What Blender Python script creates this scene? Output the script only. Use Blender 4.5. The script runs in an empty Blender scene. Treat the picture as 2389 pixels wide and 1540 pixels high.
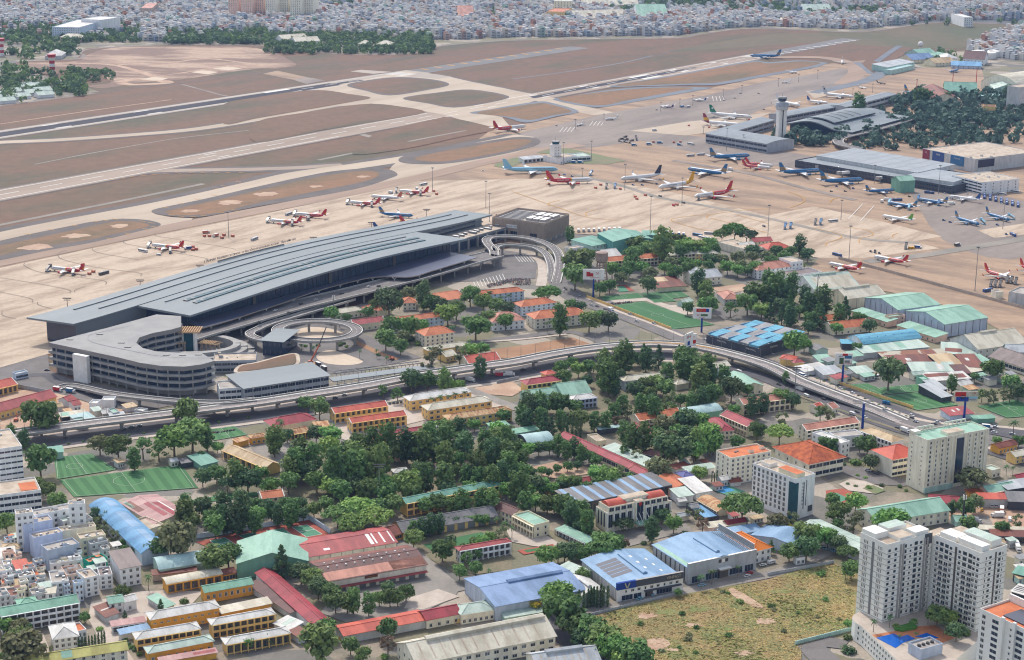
import bpy,math,random
from mathutils import Vector,Matrix
random.seed(11)
S=bpy.context.scene
COL=S.collection
R=math.radians

# -- camera, sky, sun, exposure
F,PITCH,CAMH,ROLL=4114.05,.2706244,414.95,-.0089315
cd=bpy.data.cameras.new('camera');cam=bpy.data.objects.new('camera',cd);COL.objects.link(cam)
cd.sensor_width=36;cd.sensor_fit='HORIZONTAL';cd.lens=F/2389*36;cd.clip_start=1;cd.clip_end=40000
cam.matrix_world=Matrix.Translation((0,0,CAMH))@Matrix.Rotation(math.pi/2-PITCH,4,'X')@Matrix.Rotation(-ROLL,4,'Z')
S.camera=cam
S.render.resolution_x,S.render.resolution_y=1024,660
SUN=Vector((-.24,.60,.765)).normalized()
w=bpy.data.worlds.new('World');S.world=w;w.use_nodes=True
nt=w.node_tree;bg=nt.nodes['Background'];sky=nt.nodes.new('ShaderNodeTexSky')
sky.sky_type='NISHITA';sky.sun_disc=False
sky.sun_elevation=math.asin(SUN.z);sky.sun_rotation=math.atan2(SUN.x,SUN.y)
sky.air_density=1.1;sky.dust_density=2.2
hsv=nt.nodes.new('ShaderNodeHueSaturation');hsv.inputs['Saturation'].default_value=.62;nt.links.new(sky.outputs[0],hsv.inputs['Color']);nt.links.new(hsv.outputs[0],bg.inputs[0]);bg.inputs[1].default_value=.15
sl=bpy.data.lights.new('sun','SUN');sl.energy=2.1;sl.angle=R(.5);sl.color=(1,.94,.85)
so=bpy.data.objects.new('sun',sl);COL.objects.link(so);so.location=(0,0,900)
so.rotation_euler=(-SUN).to_track_quat('-Z','Y').to_euler()
S.view_settings.view_transform='Standard';S.view_settings.look='None'
S.view_settings.exposure=.5;S.view_settings.gamma=1
S.cycles.filter_width=1.15;S.cycles.use_denoising=True;S.cycles.max_bounces=5;S.cycles.diffuse_bounces=3;S.cycles.glossy_bounces=2
S.cycles.transmission_bounces=2;S.cycles.volume_bounces=0;S.cycles.caustics_reflective=False;S.cycles.caustics_refractive=False

# -- ground points, meshes, materials
_c,_s,_cp,_sp=math.cos(ROLL),math.sin(ROLL),math.cos(PITCH),math.sin(PITCH)
def D(px,py,z=0.):
 x,y=px-1194.5,py-770
 x,y=_c*x-_s*y,_s*x+_c*y
 t=(CAMH-z)/(_sp+y/F*_cp)
 return Vector((t*x/F,t*(_cp-y/F*_sp),z))
_o=[0,0]
def tile(c,r):_o[0],_o[1]=c*597.25,r*384.93
def P(zx,zy,z=0.):return D(_o[0]+zx/4,_o[1]+zy/4,z)
def proj(v):
 d=v.y*_cp+(CAMH-v.z)*_sp;q=-v.y*_sp+(CAMH-v.z)*_cp
 x,y=F*v.x/d,F*q/d
 return 1194.5+_c*x+_s*y,770-_s*x+_c*y
def lin(h):
 h=h.lstrip('#');o=[]
 for i in(0,2,4):
  c=int(h[i:i+2],16)/255
  o.append(c/12.92 if c<=.04045 else((c+.055)/1.055)**2.4)
 return o
K=1.33
def alb(h,k=None):return[min(.86,c/(k or K))for c in lin(h)]+[1]
MATS={}
def mat(name,a,b=None,sc=.02,st=(1,1,1),rot=0.,amt=.5,fine=.12,fsc=.6,rough=.85,metal=0.,spec=.3,k=None,objrand=0.,wave=0.,wsc=1.,lo=.42,hi=.6,cells=()):
 """surface of colour a, patches of colour b, fine mottling; wave = sheet ribs across local x"""
 m=bpy.data.materials.new(name);MATS[name]=m;m.use_nodes=True
 n=m.node_tree.nodes;L=m.node_tree.links;bs=n['Principled BSDF']
 bs.inputs['Roughness'].default_value=rough;bs.inputs['Metallic'].default_value=metal
 bs.inputs['Specular IOR Level'].default_value=spec
 tc=n.new('ShaderNodeTexCoord');mp=n.new('ShaderNodeMapping')
 L.new(tc.outputs['Object'],mp.inputs[0]);mp.vector_type='TEXTURE';mp.inputs['Scale'].default_value=[1/q for q in st];mp.inputs['Rotation'].default_value=(0,0,-rot)
 def mix(f,x,y,mode='MIX'):
  q=n.new('ShaderNodeMix');q.data_type='RGBA';q.blend_type=mode
  for i,v in((0,f),(6,x),(7,y)):
   if hasattr(v,'links')or hasattr(v,'is_linked'):L.new(v,q.inputs[i])
   else:q.inputs[i].default_value=v
  return q.outputs[2]
 c=alb(a,k)
 if b:
  nz=n.new('ShaderNodeTexNoise');nz.inputs['Scale'].default_value=sc;nz.inputs['Detail'].default_value=6;nz.inputs['Roughness'].default_value=.62
  L.new(mp.outputs[0],nz.inputs[0]);mr=n.new('ShaderNodeMapRange');L.new(nz.outputs[0],mr.inputs[0])
  mr.inputs[1].default_value=lo;mr.inputs[2].default_value=hi;mr.inputs[4].default_value=amt
  c=mix(mr.outputs[0],c,alb(b,k))
 if cells:
  vo=n.new('ShaderNodeTexVoronoi');vo.inputs['Scale'].default_value=.028;nd=n.new('ShaderNodeTexNoise');nd.inputs['Scale'].default_value=.05;nd.inputs['Detail'].default_value=3
  va=n.new('ShaderNodeVectorMath');va.operation='MULTIPLY_ADD';va.inputs[1].default_value=(14,14,0);L.new(tc.outputs['Object'],nd.inputs[0]);L.new(nd.outputs['Color'],va.inputs[0]);L.new(tc.outputs['Object'],va.inputs[2]);L.new(va.outputs[0],vo.inputs[0])
  sp_=n.new('ShaderNodeSeparateColor');L.new(vo.outputs['Color'],sp_.inputs[0])
  for i,(h_,t_)in enumerate(cells):
   gt=n.new('ShaderNodeMath');gt.operation='GREATER_THAN';gt.inputs[1].default_value=t_;L.new(sp_.outputs[i%3],gt.inputs[0]);ml=n.new('ShaderNodeMath');ml.operation='MULTIPLY';ml.inputs[1].default_value=.8;L.new(gt.outputs[0],ml.inputs[0]);c=mix(ml.outputs[0],c,alb(h_,k))
 if fine:
  n2=n.new('ShaderNodeTexNoise');n2.inputs['Scale'].default_value=fsc;n2.inputs['Detail'].default_value=5;n2.inputs['Roughness'].default_value=.7
  L.new(tc.outputs['Object'],n2.inputs[0]);m2=n.new('ShaderNodeMapRange');L.new(n2.outputs[0],m2.inputs[0])
  m2.inputs[1].default_value=.25;m2.inputs[2].default_value=.75;m2.inputs[3].default_value=1-fine;m2.inputs[4].default_value=1+fine
  v=n.new('ShaderNodeCombineColor');[L.new(m2.outputs[0],v.inputs[i])for i in range(3)]
  c=mix(1.,c,v.outputs[0],'MULTIPLY')
 if objrand:
  oi=n.new('ShaderNodeObjectInfo');hs=n.new('ShaderNodeHueSaturation')
  for k_,(p0,p1)in(('Hue',(.5-.035*objrand,.5+.02*objrand)),('Value',(1-.3*objrand,1+.35*objrand))):
   r_=n.new('ShaderNodeMapRange');r_.inputs[3].default_value=p0;r_.inputs[4].default_value=p1
   if k_=='Value':
    mm=n.new('ShaderNodeMath');mm.operation='FRACT';m3=n.new('ShaderNodeMath');m3.operation='MULTIPLY';m3.inputs[1].default_value=7.31
    L.new(oi.outputs['Random'],m3.inputs[0]);L.new(m3.outputs[0],mm.inputs[0]);L.new(mm.outputs[0],r_.inputs[0])
   else:L.new(oi.outputs['Random'],r_.inputs[0])
   L.new(r_.outputs[0],hs.inputs[k_])
  if hasattr(c,'is_linked'):L.new(c,hs.inputs['Color'])
  else:hs.inputs['Color'].default_value=c
  c=hs.outputs[0]
 if wave:
  wv=n.new('ShaderNodeTexWave');wv.inputs['Scale'].default_value=wsc;wv.inputs['Distortion'].default_value=0
  L.new(tc.outputs['Object'],wv.inputs[0]);bm_=n.new('ShaderNodeBump');bm_.inputs['Strength'].default_value=wave;bm_.inputs['Distance'].default_value=.2
  L.new(wv.outputs[0],bm_.inputs['Height']);L.new(bm_.outputs[0],bs.inputs['Normal'])
 if hasattr(c,'is_linked'):L.new(c,bs.inputs['Base Color'])
 else:bs.inputs['Base Color'].default_value=c
 return m
PAL={}
def M(name):
 if name not in MATS:
  a,kw=PAL[name];mat(name,*a,**kw)
 return MATS[name]
def pal(name,*a,**kw):PAL[name]=(a,kw)
class MB:
 def __init__(s):s.v=[];s.f=[];s.m=[];s.sm=[]
 def poly(s,pts,m,smooth=False):
  i=len(s.v);s.v+=[tuple(p)for p in pts];s.f.append(tuple(range(i,i+len(pts))));s.m.append(m);s.sm.append(smooth);return s
 def grid(s,rows,m,smooth=False,close=False):
  i=len(s.v);n=len(rows[0])
  for r in rows:s.v+=[tuple(p)for p in r]
  for a in range(len(rows)-1):
   for b in range(n if close else n-1):
    b2=(b+1)%n
    s.f.append((i+a*n+b,i+a*n+b2,i+(a+1)*n+b2,i+(a+1)*n+b));s.m.append(m);s.sm.append(smooth)
  return s
 def box(s,x0,y0,z0,x1,y1,z1,m,top=None,bottom=True):
  i=len(s.v);s.v+=[(x0,y0,z0),(x1,y0,z0),(x1,y1,z0),(x0,y1,z0),(x0,y0,z1),(x1,y0,z1),(x1,y1,z1),(x0,y1,z1)]
  fs=[(0,1,5,4),(1,2,6,5),(2,3,7,6),(3,0,4,7),(4,5,6,7)]+([(3,2,1,0)]if bottom else[])
  for k,f in enumerate(fs):s.f.append(tuple(i+q for q in f));s.m.append(top if(top and k==4)else m);s.sm.append(False)
  return s
 def bar(s,a,b,w,m,h=None):
  a,b=Vector(a),Vector(b);d=(b-a);u=d.normalized();up=Vector((0,0,1))if abs(u.z)<.95 else Vector((1,0,0))
  p=u.cross(up).normalized()*w/2;q=p.cross(u).normalized()*(h or w)/2
  return s.grid([[a+p+q,a-p+q,a-p-q,a+p-q],[b+p+q,b-p+q,b-p-q,b+p-q]],m,close=True).poly([b+p+q,b-p+q,b-p-q,b+p-q],m).poly([a+p-q,a-p-q,a-p+q,a+p+q],m)
 def tube(s,a,b,r0,r1,m,n=8,cap=True):
  a,b=Vector(a),Vector(b);u=(b-a).normalized();up=Vector((0,0,1))if abs(u.z)<.95 else Vector((1,0,0))
  p=u.cross(up).normalized();q=p.cross(u)
  ring=lambda c,r:[c+(p*math.cos(t)+q*math.sin(t))*r for t in[2*math.pi*k/n for k in range(n)]]
  s.grid([ring(a,r0),ring(b,r1)],m,smooth=True,close=True)
  if cap:s.poly(ring(b,r1)[::-1],m).poly(ring(a,r0),m)
  return s
 def prism(s,pts,z0,z1,m,top=None,bot=False):
  pts=[(p[0],p[1])for p in pts]
  if sum(pts[i-1][0]*pts[i][1]-pts[i][0]*pts[i-1][1]for i in range(len(pts)))<0:pts=pts[::-1]
  n=len(pts)
  for k in range(n):
   a,b=pts[k],pts[(k+1)%n];s.poly([(a[0],a[1],z0),(b[0],b[1],z0),(b[0],b[1],z1),(a[0],a[1],z1)],m)
  s.poly([(p[0],p[1],z1)for p in pts],top or m)
  if bot:s.poly([(p[0],p[1],z0)for p in pts[::-1]],m)
  return s
 def mesh(s,name):
  me=bpy.data.meshes.new(name);me.from_pydata(s.v,[],s.f)
  names=list(dict.fromkeys(s.m))
  for q in names:me.materials.append(M(q))
  ix={q:k for k,q in enumerate(names)}
  me.polygons.foreach_set('material_index',[ix[q]for q in s.m]);me.polygons.foreach_set('use_smooth',s.sm)
  me.update();return me
 def obj(s,name,parent=None,loc=None):
  o=bpy.data.objects.new(name,s.mesh(name));COL.objects.link(o)
  if parent:o.parent=parent
  if loc is not None:o.location=loc
  return o
def tag(o,label=None,cat=None,group=None,kind=None):
 if label:o['label']=label
 if cat:o['category']=cat
 if group:o['group']=group
 if kind:o['kind']=kind
 return o
def empty(name,loc,rz=0.,label=None,cat=None,group=None):
 o=bpy.data.objects.new(name,None);COL.objects.link(o);o.location=loc;o.rotation_euler=(0,0,rz);o.empty_display_size=1
 return tag(o,label,cat,group)
def inst(name,me,parent=None,loc=(0,0,0),rz=0.,sc=None):
 o=bpy.data.objects.new(name,me);COL.objects.link(o);o.location=loc;o.rotation_euler=(0,0,rz)
 if parent:o.parent=parent
 if sc is not None:o.scale=sc if hasattr(sc,'__len__')else(sc,sc,sc)
 return o
def copy_tree(o,parent=None):
 c=o.copy();COL.objects.link(c)
 if parent:c.parent=parent
 for ch in list(o.children):copy_tree(ch,c)
 return c
FONTC={}
def text(name,s,size,m,parent,M4,ext=.02):
 key=(s,size,m,ext)
 if key not in FONTC:
  cu=bpy.data.curves.new(name,'FONT');cu.body=s;cu.size=size;cu.align_x='CENTER';cu.align_y='CENTER';cu.extrude=ext;cu.resolution_u=2
  o=bpy.data.objects.new(name,cu);COL.objects.link(o);bpy.context.view_layer.update()
  me=bpy.data.meshes.new_from_object(o.evaluated_get(bpy.context.evaluated_depsgraph_get()));bpy.data.objects.remove(o)
  me.materials.clear();me.materials.append(M(m));FONTC[key]=me
 o=bpy.data.objects.new(name,FONTC[key]);COL.objects.link(o)
 if parent:o.parent=parent
 o.matrix_local=M4
 return o
def facing(loc,right,up=Vector((0,0,1))):
 r=Vector(right).normalized();u=Vector(up);n=r.cross(u).normalized();u=n.cross(r)
 m=Matrix((r,u,n)).transposed().to_4x4();m.translation=loc;return m
def spline(pts,n=6,closed=False):
 out=[];N=len(pts)
 for i in range(N if closed else N-1):
  p0,p1,p2,p3=(pts[(i+k)%N]if closed else pts[min(max(i+k,0),N-1)]for k in(-1,0,1,2))
  for k in range(n):
   t=k/n;out.append(.5*((2*p1)+(p2-p0)*t+(2*p0-5*p1+4*p2-p3)*t*t+(3*p1-p0-3*p2+p3)*t**3))
 if not closed:out.append(pts[-1])
 return out
def offs(pts,d,closed=False):
 out=[];N=len(pts)
 for i in range(N):
  a=pts[(i-1)%N]if closed or i else pts[0];b=pts[(i+1)%N]if closed or i<N-1 else pts[-1]
  t=(b-a);t.z=0;t.normalize();out.append(pts[i]+Vector((-t.y,t.x,0))*d)
 return out
LAY=.05;_n=[0]
def lift():_n[0]=(_n[0]+1)%30;return _n[0]*.0015
def sheet(name,pts,m,lev,kind='structure',smooth=0):
 p=[Vector(q)for q in pts]
 if smooth:p=spline(p,smooth,True)
 _z=lift()
 o=MB().poly([(q.x,q.y,lev*LAY+_z)for q in ccw(p)],m).obj(name);return tag(o,kind=kind)
def ccw(p):
 a=sum(p[i-1][0]*p[i][1]-p[i][0]*p[i-1][1]for i in range(len(p)))
 return p if a>0 else p[::-1]
def strip(mb,pts,w,m,z,sm=6):
 p=spline([Vector(q)for q in pts],sm)if sm else[Vector(q)for q in pts]
 L=offs(p,w/2);Rr=offs(p,-w/2)
 mb.grid([[(q.x,q.y,z)for q in Rr],[(q.x,q.y,z)for q in L]],m)
 return p
def road(name,pts,w,m,lev,sm=6,kind='structure'):
 mb=MB();strip(mb,pts,w,m,lev*LAY+lift(),sm);return tag(mb.obj(name),kind=kind)

# -- ground, airfield, roads
TH=.93449;UR=Vector((math.cos(TH),math.sin(TH),0));NR=Vector((-UR.y,UR.x,0))
pal('town_ground','#a89a88','#807c6c',sc=.045,amt=.9,fine=.22,fsc=.5,cells=(('#bdb0a0',.62),('#7a7873',.66),('#858062',.7)))
pal('far_ground','#7f7d7c','#5d6462',sc=.01,amt=.8)
pal('field_grass','#7f604a','#5f5b43',sc=.009,st=(.35,1,1),rot=-TH,amt=1.,fine=.22,fsc=.06,lo=.46,hi=.66)
pal('island_grass','#96704f','#75654a',sc=.012,st=(.3,1,1),rot=-TH,amt=1.,fine=.22,fsc=.08,lo=.45,hi=.65)
pal('far_grass','#77684e','#606446',sc=.004,st=(1,.4,1),rot=-.3,amt=1.,fine=.2,fsc=.04)
pal('red_soil','#8f7362','#c6a88f',sc=.012,st=(.4,1,1),rot=.1,amt=1.,fine=.22,fsc=.09,lo=.46,hi=.58)
pal('bare_soil','#c29d84','#d8bb9f',sc=.05,amt=.8,fine=.15)
pal('pale_sand','#e2cdb5',fine=.12,fsc=.2)
pal('concrete','#d6c0a8','#ae9781',sc=.05,st=(.22,1,1),rot=-TH,amt=.95,fine=.16,fsc=.2,lo=.44,hi=.64)
pal('tan_concrete','#bd9f83','#97806d',sc=.03,st=(.25,1,1),rot=-TH-1.57,amt=.9,fine=.14,fsc=.1,lo=.42,hi=.62)
pal('grey_concrete','#a3958a','#8c8078',sc=.02,st=(.2,1,1),rot=-TH,amt=.9,fine=.12,fsc=.1)
pal('taxi_concrete','#d3c0aa','#beaa95',sc=.02,st=(.15,1,1),rot=-TH,amt=.8,fine=.07)
pal('tan_asphalt','#b59a86','#a48b78',sc=.03,st=(.12,1,1),rot=-TH,amt=.8,fine=.08)
pal('shoulder','#766c67','#665f5b',sc=.03,amt=.8,fine=.12)
pal('wide_shoulder','#a59b8f','#8f8a80',sc=.02,amt=.8,fine=.1)
pal('blue_shoulder','#858a91','#777d86',sc=.02,amt=.8,fine=.1)
pal('runway_brown','#b7a392','#a3907f',sc=.03,st=(.1,1,1),rot=-TH,amt=.8,fine=.1)
pal('rubber','#403e48','#33313b',sc=.03,st=(.1,1,1),rot=-TH,amt=.9,fine=.1)
pal('runway_pale','#c6b8a9','#b3a598',sc=.03,st=(.1,1,1),rot=-TH,amt=.7,fine=.1)
pal('old_runway','#8b8785','#7d7a78',sc=.02,amt=.8,fine=.1)
pal('white_paint','#fbf6ee',fine=.06)
pal('yellow_paint','#e0a644',fine=.08)
pal('line_dark','#7d7268',fine=.05)
pal('asphalt','#86807d','#77726f',sc=.08,amt=.8,fine=.1,fsc=.5)
pal('dark_asphalt','#6a676b','#5c5a5e',sc=.08,amt=.8,fine=.12,fsc=.5)
pal('pavement','#d8c9ba','#c3b3a4',sc=.1,amt=.7,fine=.1)
tag(MB().poly([(-14000,-1500,-.35),(14000,-1500,-.35),(14000,16000,-.35),(-14000,16000,-.35)],'far_ground').obj('ground'),kind='structure')
sheet('town_ground',[D(-900,1700),D(3300,1700),D(2900,150),D(2389,120),D(2389,60),D(-700,60)],'town_ground',-4)
sheet('airfield_grass',[D(*q)for q in[(-900,600),(-250,300),(0,248),(200,222),(236,215),(180,196),(45,160),(37,146),(110,141),(178,137),(190,127),(184,118),(205,112),(300,108),(375,104),(597,106),(660,113),(740,119),(847,126),(947,127),(975,119),(1010,108),(1097,99),(1194,93),(1400,92),(1580,88),(1650,78),(1730,67),(1800,67),(1990,75),(2067,68),(2167,53),(2250,53),(2420,60),(2300,95),(2254,117),(2180,128),(2100,160),(2080,200),(2000,300),(1500,460),(600,800),(-900,1100)]],'field_grass',-2)
sheet('far_grass',[D(*q)for q in[(1560,120),(1800,80),(1990,77),(2067,70),(2167,55),(2250,55),(2410,62),(2300,92),(2240,112),(2050,108),(1900,100),(1700,112)]],'far_grass',-1,smooth=4)
sheet('red_soil',[D(*q)for q in[(70,150),(180,142),(200,130),(260,112),(400,109),(597,112),(690,150),(640,158),(560,165),(420,186),(330,192),(250,205),(205,200),(260,190),(170,158),(60,160)]],'red_soil',0,smooth=4)
tile(0,0)
sheet('sand_pit',[P(1310,742),P(1430,718),P(1570,730),P(1500,752)],'pale_sand',2)
sheet('sand_pit',[P(1780,675),P(1880,657),P(2040,672),P(1940,695)],'pale_sand',2)
sheet('sand_pit',[P(1980,640),P(2120,622),P(2260,640),P(2130,658)],'pale_sand',2)
sheet('sand_pit',[P(1530,705),P(1650,688),P(1830,705),P(1700,720)],'red_soil',2)
road('dirt_track',[P(250,590),P(700,590),P(1040,605),P(1260,655),P(1440,715)],14,'bare_soil',1)
road('dirt_track',[P(1100,770),P(1300,735),P(1570,770),P(1250,790),P(1130,775)],22,'bare_soil',1)
road('dirt_track',[P(1100,605),P(1600,580),P(1950,550),P(2389,600)],9,'bare_soil',1)
road('dirt_track',[P(1440,720),P(1800,665),P(2150,610),P(2300,630)],8,'bare_soil',1)
road('perimeter_road',[P(-300,1040),P(0,988),P(400,935),P(780,880),P(870,868)],8,'grey_concrete',1)
road('perimeter_road',[P(150,577),P(500,560),P(700,552),P(765,540),P(780,515),P(745,495),P(780,470),P(900,452),P(1400,425),P(1900,410),P(2389,418)],9,'grey_concrete',1)
road('perimeter_road',[P(860,868),P(1300,815),P(1660,780),P(2000,735),P(2389,685)],7,'shoulder',1)
road('perimeter_road',[P(1690,785),P(1950,855),P(2080,890),P(2389,950)],6,'grey_concrete',1)
road('service_track',[P(0,1158),P(800,1040),P(1600,930)],4,'bare_soil',1)
road('service_track',[P(320,1535),P(800,1440),P(1300,1350),P(1700,1285),P(2389,1210)],4,'wide_shoulder',1)
tile(1,0)
road('perimeter_road',[P(0,418),P(250,450),P(500,480),P(850,505),P(1200,512),P(1430,508),P(1540,480),P(1620,450),P(1800,420),P(2389,378),P(3500,362),P(3950,355),P(4150,320),P(4540,270),P(5000,275),P(5570,300),P(5880,272),P(6280,215),P(6600,212),P(7200,232)],9,'grey_concrete',1)
road('perimeter_road',[P(0,685),P(600,610),P(1200,560),P(1580,520),P(2389,520),P(3600,530),P(3900,470),P(4400,425),P(4900,395)],6,'shoulder',1)
road('perimeter_road',[P(2389,738),P(2900,670),P(3400,590),P(3700,520)],6,'blue_shoulder',1)
sheet('stub_pavement',[P(880,668),P(980,652),P(1270,672),P(1100,690)],'runway_pale',2)
sheet('stub_pavement',[P(330,740),P(480,722),P(650,750),P(470,785)],'grey_concrete',2)
sheet('stub_pavement',[P(60,690),P(200,660),P(480,722),P(350,745)],'tan_concrete',2)
road('cross_road',[P(0,965),P(250,1040),P(500,1105),P(720,1175)],12,'wide_shoulder',1)
road('cross_road',[P(930,1240),P(1200,1310),P(1450,1370)],12,'wide_shoulder',1)
road('drain_ditch',[P(580,1495),P(900,1430),P(1280,1358)],7,'wide_shoulder',1)
road('drain_ditch',[P(1420,1325),P(1700,1270),P(1960,1222)],6,'wide_shoulder',1)
road('drain_ditch',[P(0,1200),P(400,1120)],5,'wide_shoulder',1)
sheet('dirt_patch',[P(0,560),P(150,545),P(380,600),P(200,640),P(0,630)],'red_soil',1,smooth=4)
tile(0,1)
road('drain_ditch',[P(-200,610),P(0,560),P(600,440),P(1300,300),P(1900,175)],8,'wide_shoulder',1)
def runway(c0,length,lev,over):
 def q(d,n,z):v=c0-UR*d+NR*n;return(v.x,v.y,z*LAY)
 def bar(mb,d0,d1,n0,n1,m,z):mb.poly([q(d0,n0,z),q(d0,n1,z),q(d1,n1,z),q(d1,n0,z)],m)
 return q,bar
c25l=Vector((495.4,3585.05,0))
q,bar=runway(c25l,0,0,0)
mb=MB();bar(mb,-20,3000,-34,34,'shoulder',3);tag(mb.obj('runway_shoulder'),kind='structure')
mb=MB();bar(mb,-20,3000,-29,29,'runway_brown',4);tag(mb.obj('runway'),kind='structure')
mb=MB()
for s in(-1,1):
 for d0,d1 in((0,900),(1035,1230),(1290,3000))if s>0 else((0,590),(1010,1140),(1290,2120),(2330,3000)):bar(mb,d0,d1,s*22-1,s*22+1,'white_paint',7)
 for d,L,wd in((150,23,5),(300,23,7),(400,60,9),(600,23,5.4),(750,23,3.6),(900,23,2.4),(1500,23,2)):
  bar(mb,d,d+L,s*13.5-wd/2,s*13.5+wd/2,'white_paint',7)
 for k in range(6):bar(mb,6,36,s*(2.5+k*3.3),s*(4.4+k*3.3),'white_paint',7)
for k in range(46):bar(mb,60+66*k,94+66*k,-.9,.9,'white_paint',7)
tag(mb.obj('runway_marking'),kind='structure')
mb=MB();bar(mb,330,1000,-9,9,'rubber',5);bar(mb,250,330,-5,6,'rubber',5);tag(mb.obj('tyre_rubber'),kind='structure')
mb=MB();bar(mb,-420,-20,-24,24,'old_runway',3)
tag(mb.obj('runway_overrun'),kind='structure')
mb=MB()
for k in range(11):bar(mb,-60-33*k,-66-33*k,-22,-4,'white_paint',6)
tag(mb.obj('overrun_marking'),kind='structure')
thr=D(955,171);d_=(thr-c25l).dot(-UR);c25r=c25l-UR*d_+NR*365
q,bar=runway(c25r,0,0,0)
mb=MB();bar(mb,-20,2400,-34,34,'shoulder',2);tag(mb.obj('runway_shoulder'),kind='structure')
mb=MB();bar(mb,-30,2400,-30,30,'runway_pale',4);tag(mb.obj('runway'),kind='structure')
mb=MB();bar(mb,200,2400,-17,14,'rubber',6);bar(mb,130,200,-7,7,'rubber',6);tag(mb.obj('tyre_rubber'),kind='structure')
mb=MB()
for s in(-1,1):
 bar(mb,40,2400,s*22-.8,s*22+.8,'white_paint',7)
 for k in range(6):bar(mb,0,42,s*(2.5+k*3.3),s*(4.6+k*3.3),'white_paint',7)
 for d,L,wd in((300,60,9),(620,30,4),(800,30,4),(1150,40,4),(1500,40,4)):bar(mb,d,d+L,s*16-wd/2,s*16+wd/2,'white_paint',7)
for k in range(4):bar(mb,75+60*k,105+60*k,-.8,.8,'white_paint',7)
tag(mb.obj('runway_marking'),kind='structure')
mb=MB();bar(mb,-30,-560,-26,26,'old_runway',3);tag(mb.obj('runway_overrun'),kind='structure')
mb=MB()
for k in range(12):bar(mb,-60-40*k,-67-40*k,4,22,'yellow_paint',6)
tag(mb.obj('overrun_marking'),kind='structure')
def taxi(pts,wd,m='taxi_concrete',sh=16,lev=4):
 if sh:road('taxiway_shoulder',pts,wd+sh,'shoulder',lev-2)
 return road('taxiway',pts,wd,m,lev)
tile(1,0)
taxi([P(-2700,1370),P(-2389,1330),P(-1900,1310),P(-1200,1262),P(-600,1210),P(0,1118),P(500,1025),P(900,958),P(1250,910),P(1600,845),P(1900,800),P(2200,818),P(2420,868)],24)
taxi([P(600,830),P(760,815),P(960,850),P(1250,912),P(1500,978),P(1800,1050),P(2050,1120),P(2420,1230)],40)
taxi([P(1300,680),P(1600,705),P(1900,770),P(2389,870),P(2700,930),P(3000,1010),P(3250,1065)],46)
sheet('turn_pad',[P(1500,682),P(1560,680),P(1830,718),P(1700,738),P(1420,715)],'runway_pale',6)
tile(0,1)
taxi([P(-900,880),P(0,668),P(600,545),P(1000,470),P(1400,395),P(1900,290),P(2389,178),P(2800,85),P(3300,15),P(3800,-60),P(4300,-145),P(4900,-270)],34,sh=34,lev=6)
taxi([P(1000,100),P(1400,60),P(1900,48),P(2389,40),P(2800,25),P(3200,0)],22,'runway_brown',sh=22,lev=4)
sheet('apron',[D(*q)for q in[(1090,345),(1150,300),(1240,287),(1400,252),(1650,207),(1790,178),(1890,161),(1925,150),(2020,140),(2010,150),(2030,172),(2060,178),(2150,158),(2290,160),(2310,240),(2700,260),(2800,900),(2389,800),(2300,752),(2170,700),(2040,675),(1880,640),(1910,602),(1790,582),(1680,565),(1330,545),(1316,522),(1200,545),(1000,600),(600,700),(100,830),(-500,1000),(-500,715),(0,606),(300,545),(597,488),(850,432),(1000,404)]],'tan_concrete',3)
sheet('apron_slab',[D(*q)for q in[(-500,735),(0,626),(300,562),(597,504),(850,450),(960,423),(1369,415),(1560,447),(1792,503),(1899,482),(2060,518),(2197,552),(2130,564),(2192,580),(2012,603),(1910,602),(1790,582),(1680,565),(1330,545),(1316,522),(1200,545),(1000,600),(600,700),(100,830),(-500,1000)]],'concrete',5)
sheet('apron_slab',[D(*q)for q in[(1090,352),(1180,318),(1400,268),(1650,222),(1790,190),(1900,172),(1960,160),(2005,166),(2020,182),(1950,202),(1790,250),(1700,290),(1560,320),(1380,345),(1240,345),(1140,372)]],'grey_concrete',5)
sheet('apron_slab',[D(*q)for q in[(1470,306),(1600,285),(1740,270),(1800,262),(1720,300),(1600,317)]],'taxi_concrete',7)
sheet('apron_slab',[D(*q)for q in[(1880,213),(1960,208),(1935,222),(1900,230)]],'taxi_concrete',7)
sheet('apron_slab',[D(*q)for q in[(940,372),(1060,345),(1180,322),(1250,338),(1150,372),(1000,404),(860,434),(900,405)]],'taxi_concrete',7,smooth=4)
sheet('dark_apron_patch',[D(*q)for q in[(2090,420),(1900,400),(1700,370),(1500,330),(1560,318),(1700,330),(2389,470),(2389,600),(2200,560)]],'grey_concrete',4,smooth=4)
sheet('apron_slab',[D(*q)for q in[(2280,538),(2389,522),(2460,530),(2389,548),(2320,556)]],'concrete',7)
tile(2,1)
road('apron_lane',[P(600,95),P(1000,190),P(1400,310),P(1900,400),P(2389,500),P(3200,680),P(3800,730)],9,'wide_shoulder',8)
road('apron_lane',[P(3300,905),P(3800,850),P(4300,770),P(4800,690)],16,'wide_shoulder',8)
road('apron_lane',[P(1500,-40),P(2200,80),P(2700,210),P(3200,330)],10,'grey_concrete',8)
tile(0,1)
road('taxilane',[P(-400,990),P(0,912),P(600,790),P(1200,665),P(1800,545),P(2389,432),P(3000,315),P(3500,212),P(4000,100),P(4500,-20),P(5000,-120),P(5400,-190)],30,'tan_asphalt',8)
tile(0,1);sheet('apron_link',[P(*a)for a in[(1150,440),(1420,392),(1560,395),(1480,405),(1415,440),(1450,462),(1600,490),(1800,500),(1760,545),(1500,598),(1300,622),(1500,565),(1400,520),(1150,503),(900,528),(760,548),(700,535)]],'taxi_concrete',7)
def island(pts,inner,m='island_grass',sh='shoulder',lev=9):
 sheet('taxiway_shoulder',pts,sh,lev,smooth=4);sheet('grass_island',inner,m,lev+1,smooth=4)
tile(0,1)
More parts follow.
